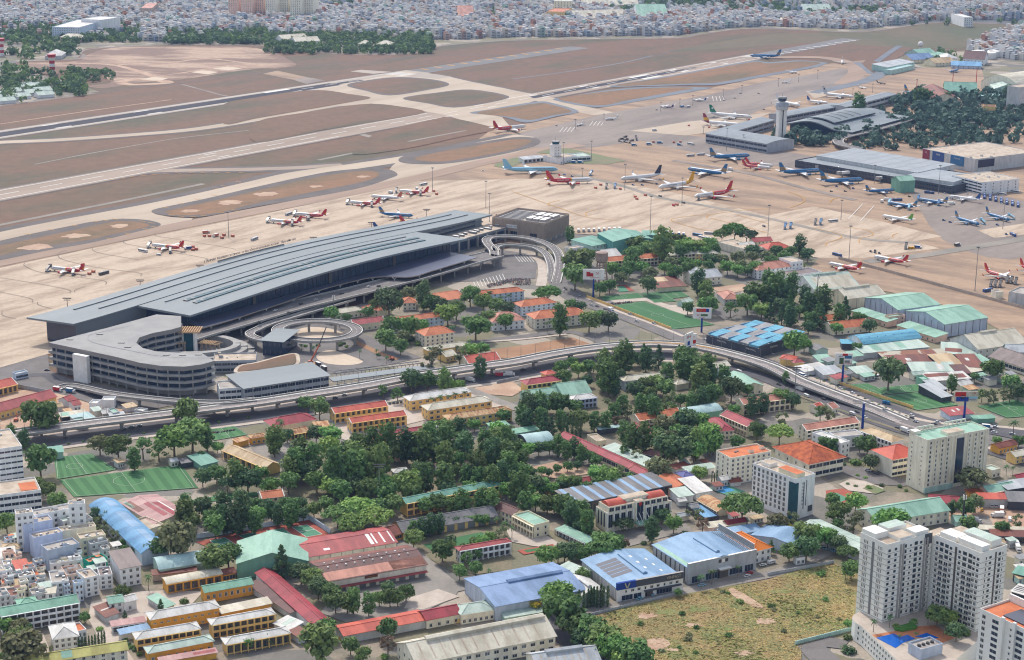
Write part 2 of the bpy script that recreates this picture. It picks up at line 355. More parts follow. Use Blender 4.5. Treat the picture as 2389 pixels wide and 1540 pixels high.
island([P(*q)for q in[(1500,565),(1400,522),(1150,505),(900,530),(600,590),(0,715),(-600,850),(-600,1010),(0,895),(450,800),(870,725),(1300,622)]],[P(*q)for q in[(1395,565),(1270,535),(1050,535),(650,620),(0,758),(-600,885),(-600,980),(0,850),(400,765),(850,700),(1050,650),(1300,598)]])
island([P(*q)for q in[(1415,435),(1490,405),(1900,322),(2389,208),(2989,80),(3300,42),(3500,32),(3640,48),(3710,90),(3640,128),(3300,232),(2389,395),(2000,470),(1800,492),(1600,482),(1450,458)]],[P(*q)for q in[(1540,440),(1610,418),(2000,335),(2389,245),(2889,130),(3290,66),(3470,60),(3540,92),(3390,160),(2789,280),(2389,360),(2050,448),(1750,475),(1600,465)]])
for a in[(330,770,340,60),(710,665,260,50),(1120,572,210,40),(1770,432,200,32),(2140,355,260,44),(2480,275,260,44),(2950,202,150,24),(3390,112,150,20)]:
 p=[P(a[0]+a[2]/2*math.cos(t)*random.uniform(.62,1.12),a[1]+a[3]/2*math.sin(t)*random.uniform(.62,1.12)-a[2]*.02*math.cos(t))for t in[k*.35 for k in range(18)]]
 sheet('bare_patch',p,'bare_soil',11)
tile(1,0)
sheet('taxiway_junction',[P(*q)for q in[(560,832),(860,772),(1300,690),(1560,682),(1900,745),(2389,862),(2640,930),(2420,1000),(2300,1100),(2420,1240),(2050,1135),(1700,1062),(1250,990),(1080,968),(700,1000),(820,900),(640,860)]],'taxi_concrete',5)
for a_,b_ in(([(845,796),(1080,745),(1350,722),(1660,745),(1805,792),(1600,842),(1250,893),(1030,850)],.9),([(1368,918),(1700,865),(2010,838),(2360,900),(2200,955),(1850,1006),(1600,966)],.92),([(-300,975),(0,912),(400,852),(650,846),(860,878),(1070,914),(900,952),(500,1022),(0,1108),(-300,1160)],.95),([(0,1140),(500,1046),(900,984),(1100,972),(1300,990),(1575,1050),(1100,1140),(600,1220),(0,1330)],.95),([(1120,1252),(1700,1105),(1800,1100),(2050,1150),(2225,1212),(1900,1282),(1400,1390),(900,1440)],.94)):
 cx_,cy_=sum(q[0]for q in a_)/len(a_),sum(q[1]for q in a_)/len(a_);island([P(*q)for q in a_],[P(cx_+(q[0]-cx_)*b_,cy_+(q[1]-cy_)*(b_-.04))for q in a_],m='field_grass',sh='shoulder' if b_<.93 else 'field_grass')
road('drain_ditch',[P(1420,1325),P(1700,1270),P(1960,1222)],6,'wide_shoulder',12)
island([P(*q)for q in[(1330,1490),(1450,1440),(1900,1362),(2389,1285),(2590,1288),(2655,1322),(2590,1370),(2389,1424),(2000,1500),(1700,1535),(1400,1528)]],[P(*q)for q in[(1480,1490),(1600,1445),(1950,1380),(2389,1305),(2530,1306),(2570,1325),(2389,1400),(2000,1475),(1700,1512)]])
island([P(*q)for q in[(1990,1055),(2200,1020),(2389,985),(2620,952),(2740,958),(3010,1040),(2800,1090),(2560,1145),(2440,1135),(2389,1115),(2200,1075)]],[P(*q)for q in[(2060,1055),(2389,1000),(2620,968),(2720,972),(2950,1040),(2760,1080),(2560,1122),(2389,1095)]],sh='blue_shoulder')
tile(2,0)
island([P(*q)for q in[(390,925),(600,890),(900,842),(1300,812),(1800,818),(1825,832),(1500,890),(1000,980),(800,1003),(600,982),(430,945)]],[P(*q)for q in[(430,922),(700,880),(1000,845),(1350,822),(1690,822),(1500,860),(1100,935),(850,985),(620,968)]],sh='blue_shoulder')
island([P(*q)for q in[(910,806),(1500,705),(2220,572),(2390,583),(2690,565),(2915,585),(2930,600),(2790,640),(2389,712),(1950,792),(1700,796),(1300,806)]],[P(*q)for q in[(960,803),(1500,715),(2220,585),(2390,595),(2690,575),(2880,590),(2740,628),(2389,690),(1930,770),(1700,780)]],sh='blue_shoulder')
pal('lawn','#7d8a5f','#8f8468',sc=.03,amt=.9,fine=.2,fsc=.3)
sheet('lawn',[P(*q)for q in[(215,1432),(340,1392),(520,1386),(800,1445),(1065,1503),(900,1535),(500,1530),(350,1440)]],'lawn',9)
sheet('lawn',[P(*q)for q in[(-150,1530),(20,1475),(150,1472),(80,1530),(-50,1575),(-170,1555)]],'lawn',9)
tile(3,0)
road('dark_taxiway',[P(420,870),P(700,810),P(950,745),P(1040,690),P(1060,640),P(1100,600)],26,'blue_shoulder',9);road('dark_taxiway',[P(840,585),P(930,640),P(985,690)],22,'blue_shoulder',9)
sheet('lawn',[P(*q)for q in[(870,590),(960,570),(1105,590),(1010,640),(990,690),(920,640)]],'field_grass',10)
road('turn_lane',[P(0,540),P(300,535),P(560,545),P(780,600),P(830,680),P(700,790)],34,'tan_asphalt',8)
road('cross_road',[P(1010,580),P(1150,480),P(1230,430)],14,'blue_shoulder',9)
mb=MB()
tile(0,1)
LI=[[(860,775),(870,800),(950,830),(1300,890)],[(540,850),(560,820),(620,800)],[(540,850),(600,890),(900,960),(1290,1010),(1310,1040)],[(230,920),(235,950),(400,1010),(800,1060),(980,1090),(985,1120)],[(1160,705),(1180,740),(1500,800),(1900,870),(1920,890)],[(1450,640),(1480,670),(1800,720),(2200,790)],[(20,1370),(30,1410),(150,1440)],[(355,1280),(360,1310),(480,1345)],[(0,1055),(400,1120),(640,1170),(650,1200)],[(700,1195),(705,1170),(800,1140)],[(0,1190),(280,1250),(300,1290)],[(2400,1010),(2430,1050),(2600,1100)],[(2950,1190),(2980,1240),(3000,1260)],[(3200,980),(3230,1000),(3260,1040)]]
for l in LI:strip(mb,[P(*q)for q in l],.6,'line_dark',12*LAY)
tile(2,1)
for l in[[(0,250),(400,390),(700,490),(1000,520)],[(700,480),(690,450),(800,415)],[(350,385),(345,360),(450,330)],[(1500,530),(1500,505),(1700,475),(1850,465)],[(1820,500),(1850,470),(2100,430),(2389,410)],[(1850,500),(2100,560),(2389,640)],[(2100,470),(2389,550)],[(1500,530),(1700,590),(2000,650)],[(2930,760),(2940,730),(3060,690),(3050,650),(2800,590)],[(3240,730),(3250,690),(3370,655),(3300,610),(3100,580)],[(3560,680),(3550,660),(3600,640)],[(2570,250),(2700,300),(2720,350),(2600,400)],[(2960,360),(3000,320),(3100,300)]]:
 strip(mb,[P(*q)for q in l],.9,'yellow_paint',12*LAY)
tag(mb.obj('stand_marking'),kind='structure')
mb=MB();tile(3,1)
for a,b in[((885,365),(750,510)),((990,385),(862,525))]:strip(mb,[P(*a),P(*b)],.8,'white_paint',12*LAY,0)
tile(2,0)
for k in range(4):strip(mb,[P(480+35*k,1190),P(445+35*k,1235)],.8,'white_paint',12*LAY,0)
for k in range(4):strip(mb,[P(755+35*k,1135),P(725+35*k,1175)],.8,'white_paint',12*LAY,0)
for k in range(4):strip(mb,[P(1870+32*k,900),P(1880+34*k,945)],.8,'white_paint',12*LAY,0)
tag(mb.obj('stand_marking'),kind='structure')
mb=MB();tile(0,1)
for x,y in[(260,650),(480,610),(700,572),(900,535),(980,522),(1075,510),(1330,530),(1410,545),(1440,582),(1360,602),(1190,646),(1020,692),(1550,402),(1690,362),(1840,322),(2000,285),(2090,200),(2010,222),(2230,162),(1600,470),(1690,485),(1800,488),(1900,478),(2060,448),(2190,425),(1040,140),(1140,128),(1240,116),(1340,104),(1440,95),(1550,88),(1660,80),(1790,78),(1900,78),(2020,76),(2130,76),(2250,76)]:
 p=P(x,y);strip(mb,[p-Vector((4,-2.5,0)),p+Vector((4,-2.5,0))],1.1,'yellow_paint',13*LAY,0)
tag(mb.obj('taxiway_edge_marking'),kind='structure')

# -- builders
pal('glass','#3d4c57',fine=0,rough=.12,spec=.6);pal('glass_pale','#7d8890',fine=0,rough=.2,spec=.5);pal('glass_deep','#27313a',fine=0,rough=.1,spec=.6);pal('dark_glass','#2c3f55',fine=.05,rough=.15,spec=.6);pal('shade','#6b655f',fine=.05)
pal('white','#f6f3ee','#e4dfd8',sc=.2,amt=.6,fine=.05,k=1.08);pal('white_trim','#f5f0e8',fine=.03,k=1.08);pal('grey_trim','#b9b5b1',fine=.06)
pal('steel','#8f9193',fine=.05,rough=.5);pal('dark_steel','#4c4d50',fine=.05,rough=.5);pal('tank','#c8ccd0',fine=.02,rough=.3,metal=.6)
pal('tyre','#2b2a2a',fine=.05);pal('solar','#4a4a58',fine=.05,rough=.25,spec=.6)
def dull(h):
 v=[int(h[i:i+2],16)for i in(1,3,5)];g=sum(v)/3;return '#%02x%02x%02x'%tuple(int(c+(g-c)*.16)for c in v)
def ribbed(n,a,b=None,**k):pal(n,dull(a),dull('#%02x%02x%02x'%tuple(int(int((b or a)[i:i+2],16)*.93)for i in(1,3,5))),sc=k.pop('sc',.12),st=k.pop('st',(1,.22,1)),amt=.95,fine=k.pop('fine',.14),fsc=.7,rough=.6,wave=.25,wsc=.8,**k)
for n,a,b in[('orange','#f0814b','#d9683a'),('red','#cf5553','#bb4a4c'),('crimson','#c9434f','#b53e48'),('salmon','#e4957b','#cf8068'),('rust','#a0533f','#8a4638'),('brown','#7c4b45','#6d4340'),('mint','#a5d8bd','#93cbb0'),('pale_mint','#d3e6d6','#bfd8c8'),('aqua','#c0e4e2','#aed6d6'),('sky','#97c0e6','#84b0dc'),('blue','#88aadb','#769acb'),('bright_blue','#6fb4e6','#5da2da'),('cream','#efe5cc','#e0d3b6'),('white','#f4f1ea','#e2ddd3'),('tan','#e8c898','#d3ac7b'),('grey','#aaaaad','#9a9a9e'),('dark','#8a8789','#777578'),('yellow','#d9d06f','#c8bd60'),('teal','#7fc0a8','#70b29b'),('pink','#dba7a0','#cc8f8a'),('taupe','#998580','#887570'),('green','#8fcfae','#80c0a0'),('hot_red','#f2654a','#e2553f'),('silver','#cfd4d6','#bcc2c6')]:ribbed('roof_'+n,a,b)
pal('roof_old_tile','#d27043','#a5543a',sc=.25,amt=1,fine=.15,rough=.85)
pal('roof_rusty','#e2bf92','#b5764d',sc=.5,st=(1,.12,1),amt=1,fine=.12,rough=.8)
pal('roof_patchy','#cfc6b2','#a3705a',sc=.08,st=(1,.5,1),amt=1,fine=.12,rough=.8,lo=.5,hi=.54)
pal('flat_grey','#c9c1b8','#a89f97',sc=.15,amt=.9,fine=.1);pal('flat_orange','#e68a5e','#d0764e',sc=.15,amt=.9,fine=.08);pal('flat_tan','#dccbb6','#bba894',sc=.15,amt=.9,fine=.1)
for n,a in[('cream','#f0e2c4'),('yellow','#ecc67f'),('ochre','#e3a94d'),('white','#f4f2ee'),('beige','#efe6d2'),('grey','#c9cac9'),('blue_grey','#b9c4d4'),('mint','#b9d6ca'),('green','#7fae98'),('teal','#64a29a'),('lilac','#cdd6ee'),('pale_blue','#cfdcea'),('dark','#50535a'),('pinkish','#eec9b4'),('turquoise','#25a890'),('brown','#bba898'),('steel_grey','#a9adb3')]:
 pal('wall_'+n,a,'#%02x%02x%02x'%tuple(int(int(a[i:i+2],16)*.86)for i in(1,3,5)),sc=.25,st=(1,1,.3),amt=.6,fine=.05,k=.98)
WM={}
def winmesh(w,h,style='w',var=None):
 var=var if var is not None else random.choice((0,0,1,2));g_=('glass','glass_pale','glass_deep')[var]
 k=(round(w,1),round(h,1),style,var)
 if k in WM:return WM[k]
 b=MB();w,h=k[0],k[1]
 if style=='w':
  b.box(-w/2-.14,-.1,-.14,w/2+.14,.0,h+.14,'white_trim',bottom=False);b.poly([(-w/2,-.105,0),(w/2,-.105,0),(w/2,-.105,h),(-w/2,-.105,h)],g_)
  b.box(-w/2-.25,-.32,h+.2,w/2+.25,0,h+.3,'grey_trim')
  if w>1.3:b.box(-.05,-.13,0,.05,-.1,h,'white_trim')
 elif style=='v':
  b.poly([(-w/2,-.03,0),(w/2,-.03,0),(w/2,-.03,h),(-w/2,-.03,h)],'shade')  # flat dark panel; the open bay's recess shade is put into its colour
  b.box(-w*(.2+.12*var),-.08,0,w*(.12-.2*var),-.04,h*(.78-.2*(var==1)),g_)
 elif style=='s':
  b.poly([(-w/2,-.04,0),(w/2,-.04,0),(w/2,-.04,h),(-w/2,-.04,h)],'dark_glass')
  for q in range(1,max(2,int(w/2))):b.box(-w/2+q*w/max(2,int(w/2))-.06,-.1,0,-w/2+q*w/max(2,int(w/2))+.06,-.03,h,'grey_trim')
 elif style=='d':
  b.box(-w/2,-.06,0,w/2,0,h,'steel');b.box(-w/2-.2,-.12,h,w/2+.2,0,h+.25,'grey_trim')
 elif style=='b':
  b.poly([(-w/2,-.04,0),(w/2,-.04,0),(w/2,-.04,h),(-w/2,-.04,h)],'glass')
  b.box(-w/2,-.9,-.3,w/2,0,-.12,'white');b.box(-w/2,-.9,-.12,w/2,-.82,.75,'grey_trim')
  b.box(-.05,-.1,0,.05,-.03,h,'white_trim')
 WM[k]=b.mesh('window');return WM[k]
def extr(mb,prof,a0,a1,m,axis='x',top=None,topn=0):
 f=(lambda u,z,a:(a,u,z))if axis=='x' else(lambda u,z,a:(u,a,z));n=len(prof)
 for i in range(n):
  p,q=prof[i],prof[(i+1)%n]
  mb.poly([f(p[0],p[1],a0),f(p[0],p[1],a1),f(q[0],q[1],a1),f(q[0],q[1],a0)],(top or m)if i<topn else m)
 mb.poly([f(p[0],p[1],a0)for p in prof],m);mb.poly([f(p[0],p[1],a1)for p in prof[::-1]],m)
LMK=[]
def bld(label,A,B,C,h,roof='g',rh=None,wc='wall_cream',rc='roof_orange',fl=2,nx=0,win='w',ns=0,ov=.8,cat='building',name='building',group=None,g=0,rv=None,patch=(),trim=None,ribs=0,ww=None,wh=None,wz=.9,clutter=0,par=1.0,shrink=0,awning=None,wmat=None,base=None):
 z=0 if g else h
 a,b,c=P(*A,z),P(*B,z),P(*C,z)
 d=b-a;W=d.length;d.normalize();n=Vector((-d.y,d.x,0));Dp=(c-a).dot(n)
 if Dp<0:a=a+n*Dp;Dp=-Dp
 rz=math.atan2(d.y,d.x)
 root=empty(name,(a.x,a.y,0),rz,label,cat,group);root['_w']=W;root['_d']=Dp
 LMK.append((label,root))
 dz=Dp/2;rh=rh if rh is not None else dict(g=.22,h=.25,d=.2,a=.2,b=.2,s=.12,f=0).get(roof,.2)*(Dp if roof in 'gash' else W)
 if roof=='h':rh=min(rh,.28*min(W,Dp))
 wl=MB();wl.prism([(0,0),(W,0),(W,Dp),(0,Dp)],0,h,wc)
 if base:wl.box(-.12,-.12,0,W+.12,Dp+.12,1.0,base)
 for k in range(ribs+1):
  if ribs:wl.box(W*k/ribs-.2,-.16,0,W*k/ribs+.2,0,h-.02,wmat or 'grey_trim',bottom=False)
 if ribs:
  rn=max(2,int(ribs*Dp/W));[wl.box(-.16,Dp*k/rn-.2,0,0,Dp*k/rn+.2,h-.02,wmat or 'grey_trim',bottom=False)for k in range(rn+1)]
 r=MB();t=.22
 zr=lambda y:h+rh*(1-abs(y-dz)/dz)
 if roof=='g':
  e=rh/dz*ov
  for xx in(0,W):wl.poly([(xx,0,h),(xx,Dp,h),(xx,dz,h+rh)],wc)
  extr(r,[(-ov,h-e+t),(dz,h+rh+t),(Dp+ov,h-e+t),(Dp+ov,h-e),(dz,h+rh),(-ov,h-e)],-ov,W+ov,trim or rc,'x',rc,2)
  r.box(-ov,dz-.35,h+rh+t-.1,W+ov,dz+.35,h+rh+t+.12,rc)
  if trim:
   for xx in(-ov,W+ov-.5):extr(r,[(-ov-.1,h-e+t+.2),(dz,h+rh+t+.35),(Dp+ov+.1,h-e+t+.2),(Dp+ov+.1,h-e+t-.1),(dz,h+rh),(-ov-.1,h-e+t-.1)],xx,xx+.5,trim)
 elif roof=='d':
  x2=W/2;e=rh/x2*ov
  for yy in(0,Dp):wl.poly([(0,yy,h),(W,yy,h),(x2,yy,h+rh)],wc)
  extr(r,[(-ov,h-e+t),(x2,h+rh+t),(W+ov,h-e+t),(W+ov,h-e),(x2,h+rh),(-ov,h-e)],-ov,Dp+ov,trim or rc,'y',rc,2)
 elif roof=='h':
  k=min(W,Dp)/2;e=.1
  o=[(-ov,-ov,h-e),(W+ov,-ov,h-e),(W+ov,Dp+ov,h-e),(-ov,Dp+ov,h-e)];o2=[(p[0],p[1],p[2]+t)for p in o]
  R1,R2=((k,dz,h+rh),(W-k,dz,h+rh))if W>=Dp else((W/2,k,h+rh),(W/2,Dp-k,h+rh))
  if W>=Dp:fs=[[o2[0],o2[1],R2,R1],[o2[1],o2[2],R2],[o2[2],o2[3],R1,R2],[o2[3],o2[0],R1]]
  else:fs=[[o2[0],o2[1],R1],[o2[1],o2[2],R2,R1],[o2[2],o2[3],R2],[o2[3],o2[0],R1,R2]]
  for q in fs:r.poly(q,rc)
  for i in range(4):r.poly([o[i],o[(i+1)%4],o2[(i+1)%4],o2[i]],trim or 'white_trim')
  r.poly(o[::-1],trim or 'white_trim');r.bar(R1,R2,.5,rc)
  for q,s_ in((0,R1),(1,R2 if W>=Dp else R1),(2,R2),(3,R1 if W>=Dp else R2)):r.bar(Vector(o2[q]),Vector(s_),.4,rc)
 elif roof=='s':
  extr(r,[(-ov,h+t),(Dp+ov,h+rh+t),(Dp+ov,h+rh),(-ov,h)],-ov,W+ov,trim or rc,'x',rc,1)
  for xx in(0,W):wl.poly([(xx,0,h),(xx,Dp,h),(xx,Dp,h+rh)],wc)
  wl.poly([(0,Dp,h),(W,Dp,h),(W,Dp,h+rh),(0,Dp,h+rh)],wc)
 elif roof in 'ab':
  L=Dp if roof=='a' else W;N=14
  arc=[(-ov+(L+2*ov)*k/N,h+rh*(1-(2*k/N-1)**2))for k in range(N+1)]
  extr(r,[(u,q+t)for u,q in arc]+arc[::-1],-ov,(W if roof=='a' else Dp)+ov,trim or rc,'x' if roof=='a' else 'y',rc,N)
  for e_ in(0,W if roof=='a' else Dp):
   pr=[(0,h)]+[(min(max(u,0),L),q)for u,q in arc[1:-1]]+[(L,h)]
   wl.poly([((e_,u,q)if roof=='a' else(u,e_,q))for u,q in pr],wc)
  zr=lambda y:h+rh*(1-(2*(y+ov)/(L+2*ov)-1)**2)
 else:
  r.box(0.25,.25,h-.3,W-.25,Dp-.25,h+.05,rc)
  for x0,y0,x1,y1 in((0,0,W,.28),(0,Dp-.28,W,Dp),(0,.28,.28,Dp-.28),(W-.28,.28,W,Dp-.28)):r.box(x0,y0,h,x1,y1,h+par,trim or wc)
  for k in range(clutter):
   x,y=random.uniform(2,max(2.1,W-3)),random.uniform(1.5,max(1.6,Dp-2.5));q=random.random()
   if q<.3:r.tube((x,y,h+.5),(x+1.6,y,h+.5),.6,.6,'tank',8)
   elif q<.55:r.box(x,y,h,x+random.uniform(2,3.5),y+random.uniform(2,3),h+2.2,wc,rc)
   else:r.box(x,y,h,x+1,y+.8,h+.9,'grey_trim')
 wl.obj('wall',root);ro=r.obj('roof',root)
 if rv:
  v=MB();x0,x1=W*rv[0],W*rv[1];wv=rv[2]if len(rv)>2 else 1.6
  if roof=='d':
   x2=W/2;extr(v,[(x2-wv,h+rh+.9),(x2,h+rh+1.7),(x2+wv,h+rh+.9),(x2+wv,h+rh-.6),(x2-wv,h+rh-.6)],Dp*rv[0],Dp*rv[1],rc,'y')
  else:extr(v,[(dz-wv,h+rh+.9),(dz,h+rh+1.7),(dz+wv,h+rh+.9),(dz+wv,h+rh-.6),(dz-wv,h+rh-.6)],x0,x1,rc,'x')
  v.obj('ridge_vent',ro)
 for p in patch:
  q=MB();y0,y1=p[2]*Dp,p[3]*Dp;N=4 if roof in 'ab' else 1
  if roof in 'ds' or roof=='b':
   zf=(lambda x,y:h+rh*(1-abs(x-W/2)/(W/2)))if roof=='d' else((lambda x,y:h+rh*y/Dp)if roof=='s' else(lambda x,y:zr(x)))
  else:zf=lambda x,y:zr(y)
  pr=.06+t
  if roof in 'd':rows=[[(W*p[0],y0,zf(W*p[0],0)+pr),(W*p[1],y0,zf(W*p[1],0)+pr)],[(W*p[0],y1,zf(W*p[0],0)+pr),(W*p[1],y1,zf(W*p[1],0)+pr)]]
  else:rows=[[(W*p[0],y0+(y1-y0)*k/N,zf(W*p[0],y0+(y1-y0)*k/N)+pr),(W*p[1],y0+(y1-y0)*k/N,zf(W*p[1],y0+(y1-y0)*k/N)+pr)]for k in range(N+1)]
  q.grid(rows,p[4]);q.obj(p[5]if len(p)>5 else 'roof_panel',ro)
 fh=h/fl if fl else h
 if nx:
  bw=W/nx;w_=ww or{'w':min(1.5,bw*.5),'v':bw*.8,'s':bw*.92,'d':bw*.7,'b':bw*.8}[win];h_=wh or{'w':min(1.6,fh*.5),'v':fh*.68,'s':fh*.45,'d':fh*.8,'b':fh*.62}[win];z0={'w':min(wz,fh*.35),'v':fh*.12,'s':fh*.3,'d':0,'b':fh*.15}[win]
  cnt=0
  if win=='v':
   gl=MB()
   for f_ in range(fl):
    gl.box(-.1,-1.3,f_*fh+(fh-.35),W+.1,0,f_*fh+fh-.05,wc);gl.box(0,-1.3,f_*fh,W,-1.18,f_*fh+1.0,wc)if f_ else None
   for k in range(nx+1):gl.box(W*k/nx-.25,-1.35,0,W*k/nx+.25,-.85,h-.1,wmat or wc)
   gl.obj('gallery',root)
  for f_ in range(fl):
   for k in range(nx):
    if cnt<90:inst('window',winmesh(w_,h_,win),root,(bw*(k+.5),0,f_*fh+z0));cnt+=1
  if ns:
   pass
   for f_ in range(fl):
    for k in range(ns):
     for xx,ra in((0,-math.pi/2),(W,math.pi/2)):
      if cnt<98:inst('window',winmesh(1.2,min(1.5,fh*.5)),root,(xx,Dp*(k+.5)/ns,f_*fh+min(wz,fh*.35)),ra);cnt+=1
 if awning:
  q=MB();q.box(W*awning[0],-awning[2],awning[3],W*awning[1],0,awning[3]+.2,awning[4]);q.obj('awning',root)
 return root

# ---- trees
pal('bark','#8a7a68',fine=.2,fsc=2)
def leafmat(n,a,b,orand=1.):
 m=mat(n,a,b,sc=.35,amt=.9,fine=.25,fsc=.9,rough=.75,spec=.25,objrand=orand,k=1.0);nt=m.node_tree;bs=nt.nodes['Principled BSDF']
 tr=nt.nodes.new('ShaderNodeBsdfTranslucent');mx=nt.nodes.new('ShaderNodeMixShader');mx.inputs[0].default_value=.22
 src=bs.inputs['Base Color'].links[0].from_socket;nt.links.new(src,tr.inputs[0]);nt.links.new(bs.outputs[0],mx.inputs[1]);nt.links.new(tr.outputs[0],mx.inputs[2]);nt.links.new(mx.outputs[0],nt.nodes['Material Output'].inputs[0])
leafmat('leaf','#728e50','#587446');leafmat('leaf_dark','#60794e','#4c6748');leafmat('leaf_bright','#83a457','#648a4b');leafmat('leaf_olive','#878c63','#727a57');leafmat('leaf_yellow','#c9a53c','#8d9440');leafmat('leaf_brown','#8a6f60','#705d50');leafmat('palm_leaf','#5f7f50','#4b6b45',.6)
def leaves(b,pts,size,m,rnd):
 for c,nrm in pts:
  nrm=(nrm+Vector((rnd.uniform(-1,1),rnd.uniform(-1,1),rnd.uniform(-.6,1)))*.75).normalized()
  u=nrm.cross(Vector((rnd.uniform(-1,1),rnd.uniform(-1,1),rnd.uniform(-1,1)))).normalized();v=nrm.cross(u);s=size*rnd.uniform(.6,1.25)
  b.poly([c-u*s-v*s*.6,c+u*s*.9-v*s*.7,c+u*s+v*s*.6,c-u*s*.8+v*s*.7],m)
def crown(kind,seed,m):
 r=random.Random(seed);b=MB();pts=[]
 def clump(c,rad,n,sq=.75):
  for _ in range(n):
   d=Vector((r.gauss(0,1),r.gauss(0,1),r.gauss(0,1))).normalized();q=rad*r.uniform(.5,1.25)
   pts.append((c+Vector((d.x*q,d.y*q,d.z*q*sq)),(d+Vector((0,0,.35))).normalized()))
 if kind=='round':
  clump(Vector((0,0,-.3)),3.2,170)
  for k in range(13):
   a=k*2.4+r.uniform(-.4,.4);e=r.uniform(-.35,1.2);q=3.0*math.cos(e)+.3
   clump(Vector((math.cos(a)*q,math.sin(a)*q,2.6*math.sin(e))),r.uniform(1.3,2.1),62)
  sz=.5
 elif kind=='tall':
  for k in range(15):
   z=-4.6+9*k/14;q=2.3*math.sin(math.pi*(k+1.5)/17)**.6;a=k*2.4
   clump(Vector((math.cos(a)*q,math.sin(a)*q,z)),r.uniform(1.2,1.9),62,.9)
  sz=.45
 elif kind=='cone':
  for k in range(18):
   z=-5.2+10.6*k/17;q=2.9*(1-k/17)**.8;a=k*2.4
   clump(Vector((math.cos(a)*q,math.sin(a)*q,z)),max(.5,1.7*(1-k/22)),52,.7)
  sz=.42
 elif kind=='spread':
  for k in range(26):
   a=k*2.4;q=5.6*math.sqrt((k+.5)/26);z=2.2*(1-(q/6.2)**2)+r.uniform(-.5,.4)
   clump(Vector((math.cos(a)*q,math.sin(a)*q,z)),r.uniform(1.2,1.8),52,.6)
  sz=.5
 elif kind=='airy':
  for k in range(12):
   a=k*2.4;q=r.uniform(.6,3.2);clump(Vector((math.cos(a)*q,math.sin(a)*q,r.uniform(-3,3.4))),r.uniform(.8,1.5),34,.7)
  sz=.4
 elif kind=='cypress':
  for k in range(16):
   z=-5.8+11.6*k/15;clump(Vector((0,0,z)),.95*math.sin(math.pi*(k+2)/19)**.6,36,1.2)
  sz=.28
 elif kind=='bush':
  for k in range(6):a=k*2.4;clump(Vector((math.cos(a)*.8,math.sin(a)*.8,r.uniform(.3,.9))),.8,30,.8)
  sz=.28
 leaves(b,pts,sz,m,r);return b.mesh('crown')
def trunkmesh(h,r0,limbs,spread,top,seed):
 b=MB();r=random.Random(seed);b.tube((0,0,0),(r.uniform(-.2,.2),r.uniform(-.2,.2),h),r0,r0*.6,'bark',7)
 for k in range(limbs):
  a=k*2.4+r.uniform(-.3,.3);b.tube((0,0,h*r.uniform(.75,.98)),(math.cos(a)*spread,math.sin(a)*spread,h+top*r.uniform(.4,1)),r0*.45,r0*.12,'bark',5)
 return b.mesh('trunk')
def palmmesh():
 b=MB();r=random.Random(5)
 for k in range(17):
  a=k*2.4;e=r.uniform(-.1,1.0);L=r.uniform(2.6,3.4);row=[]
  for j in range(6):
   t=j/5;x=L*t*math.cos(e*(1-.3*t));z=L*t*math.sin(e)-2.0*t*t;wd=.34*math.sin(math.pi*min(1,t*.9+.12))+.03
   row.append([(math.cos(a)*x-math.sin(a)*wd,math.sin(a)*x+math.cos(a)*wd,z-.18),(math.cos(a)*x,math.sin(a)*x,z),(math.cos(a)*x+math.sin(a)*wd,math.sin(a)*x-math.cos(a)*wd,z-.18)])
  b.grid(row,'palm_leaf')
 return b.mesh('crown')
KIND={}
def _kinds():
 for k,wd,ch,cols in(('round',9,5.2,('leaf','leaf_dark','leaf_bright','leaf')),('tall',7,7,('leaf_dark','leaf','leaf')),('cone',7.4,7,('leaf_dark','leaf','leaf_dark')),('spread',13,5.6,('leaf_dark','leaf','leaf_bright')),('airy',7,5.4,('leaf_olive','leaf','leaf_olive')),('cypress',2.4,6.5,('leaf_dark','leaf_dark')),('bush',3,.9,('leaf','leaf_bright','leaf_dark'))):
  cm=[crown(k,31*i+len(k),c)for i,c in enumerate(cols)]
  tm=None if k=='bush' else trunkmesh(ch*(.7 if k!='cypress' else .3),.32 if k!='cypress' else .15,5 if k not in('cypress',)else 0,wd*.25,ch*.35,3)
  KIND[k]=(wd,ch,cm,tm)
 KIND['yellow']=(9,5.2,[crown('round',77,'leaf_yellow')],KIND['round'][3]);KIND['olive']=(9,5.2,[crown('round',78,'leaf_olive')],KIND['round'][3]);KIND['bare']=(7,5.4,[crown('airy',79,'leaf_brown')],KIND['airy'][3])
 KIND['weed']=(3,.5,[crown('bush',90,'leaf_olive'),crown('bush',91,'leaf')],None);t=MB();t.tube((0,0,0),(.25,.1,8),.22,.15,'bark',6);KIND['palm']=(6,8,[palmmesh()],t.mesh('trunk'))
_kinds()
WORD=dict(round='round',tall='tall',cone='pointed',spread='spreading',airy='airy',weed='olive weed',cypress='columnar cypress',bush='low clipped',yellow='yellow',olive='olive',bare='brown',palm='palm')
PEND=[];NTREE=[0]
def tree(kind,zx,zy,wz,where,pick=None,raw=None,hs=1.,bz=0):
 """a tree whose crown centre is seen at (zx, zy) and wz cells wide (in tile cells)"""
 wd,ch,cm,tm=KIND[kind];wz*=1.03
 if raw is None:
  s=4*F/((P(zx,zy,6)).y*_cp+(CAMH-6)*_sp);k=wz/s/wd;p=P(zx,zy,ch*k*hs+bz)
 else:p,k=raw
 NTREE[0]+=1
 PEND.append((kind,where,p,k,pick if pick is not None else random.randrange(len(cm)),hs,bz,wz))
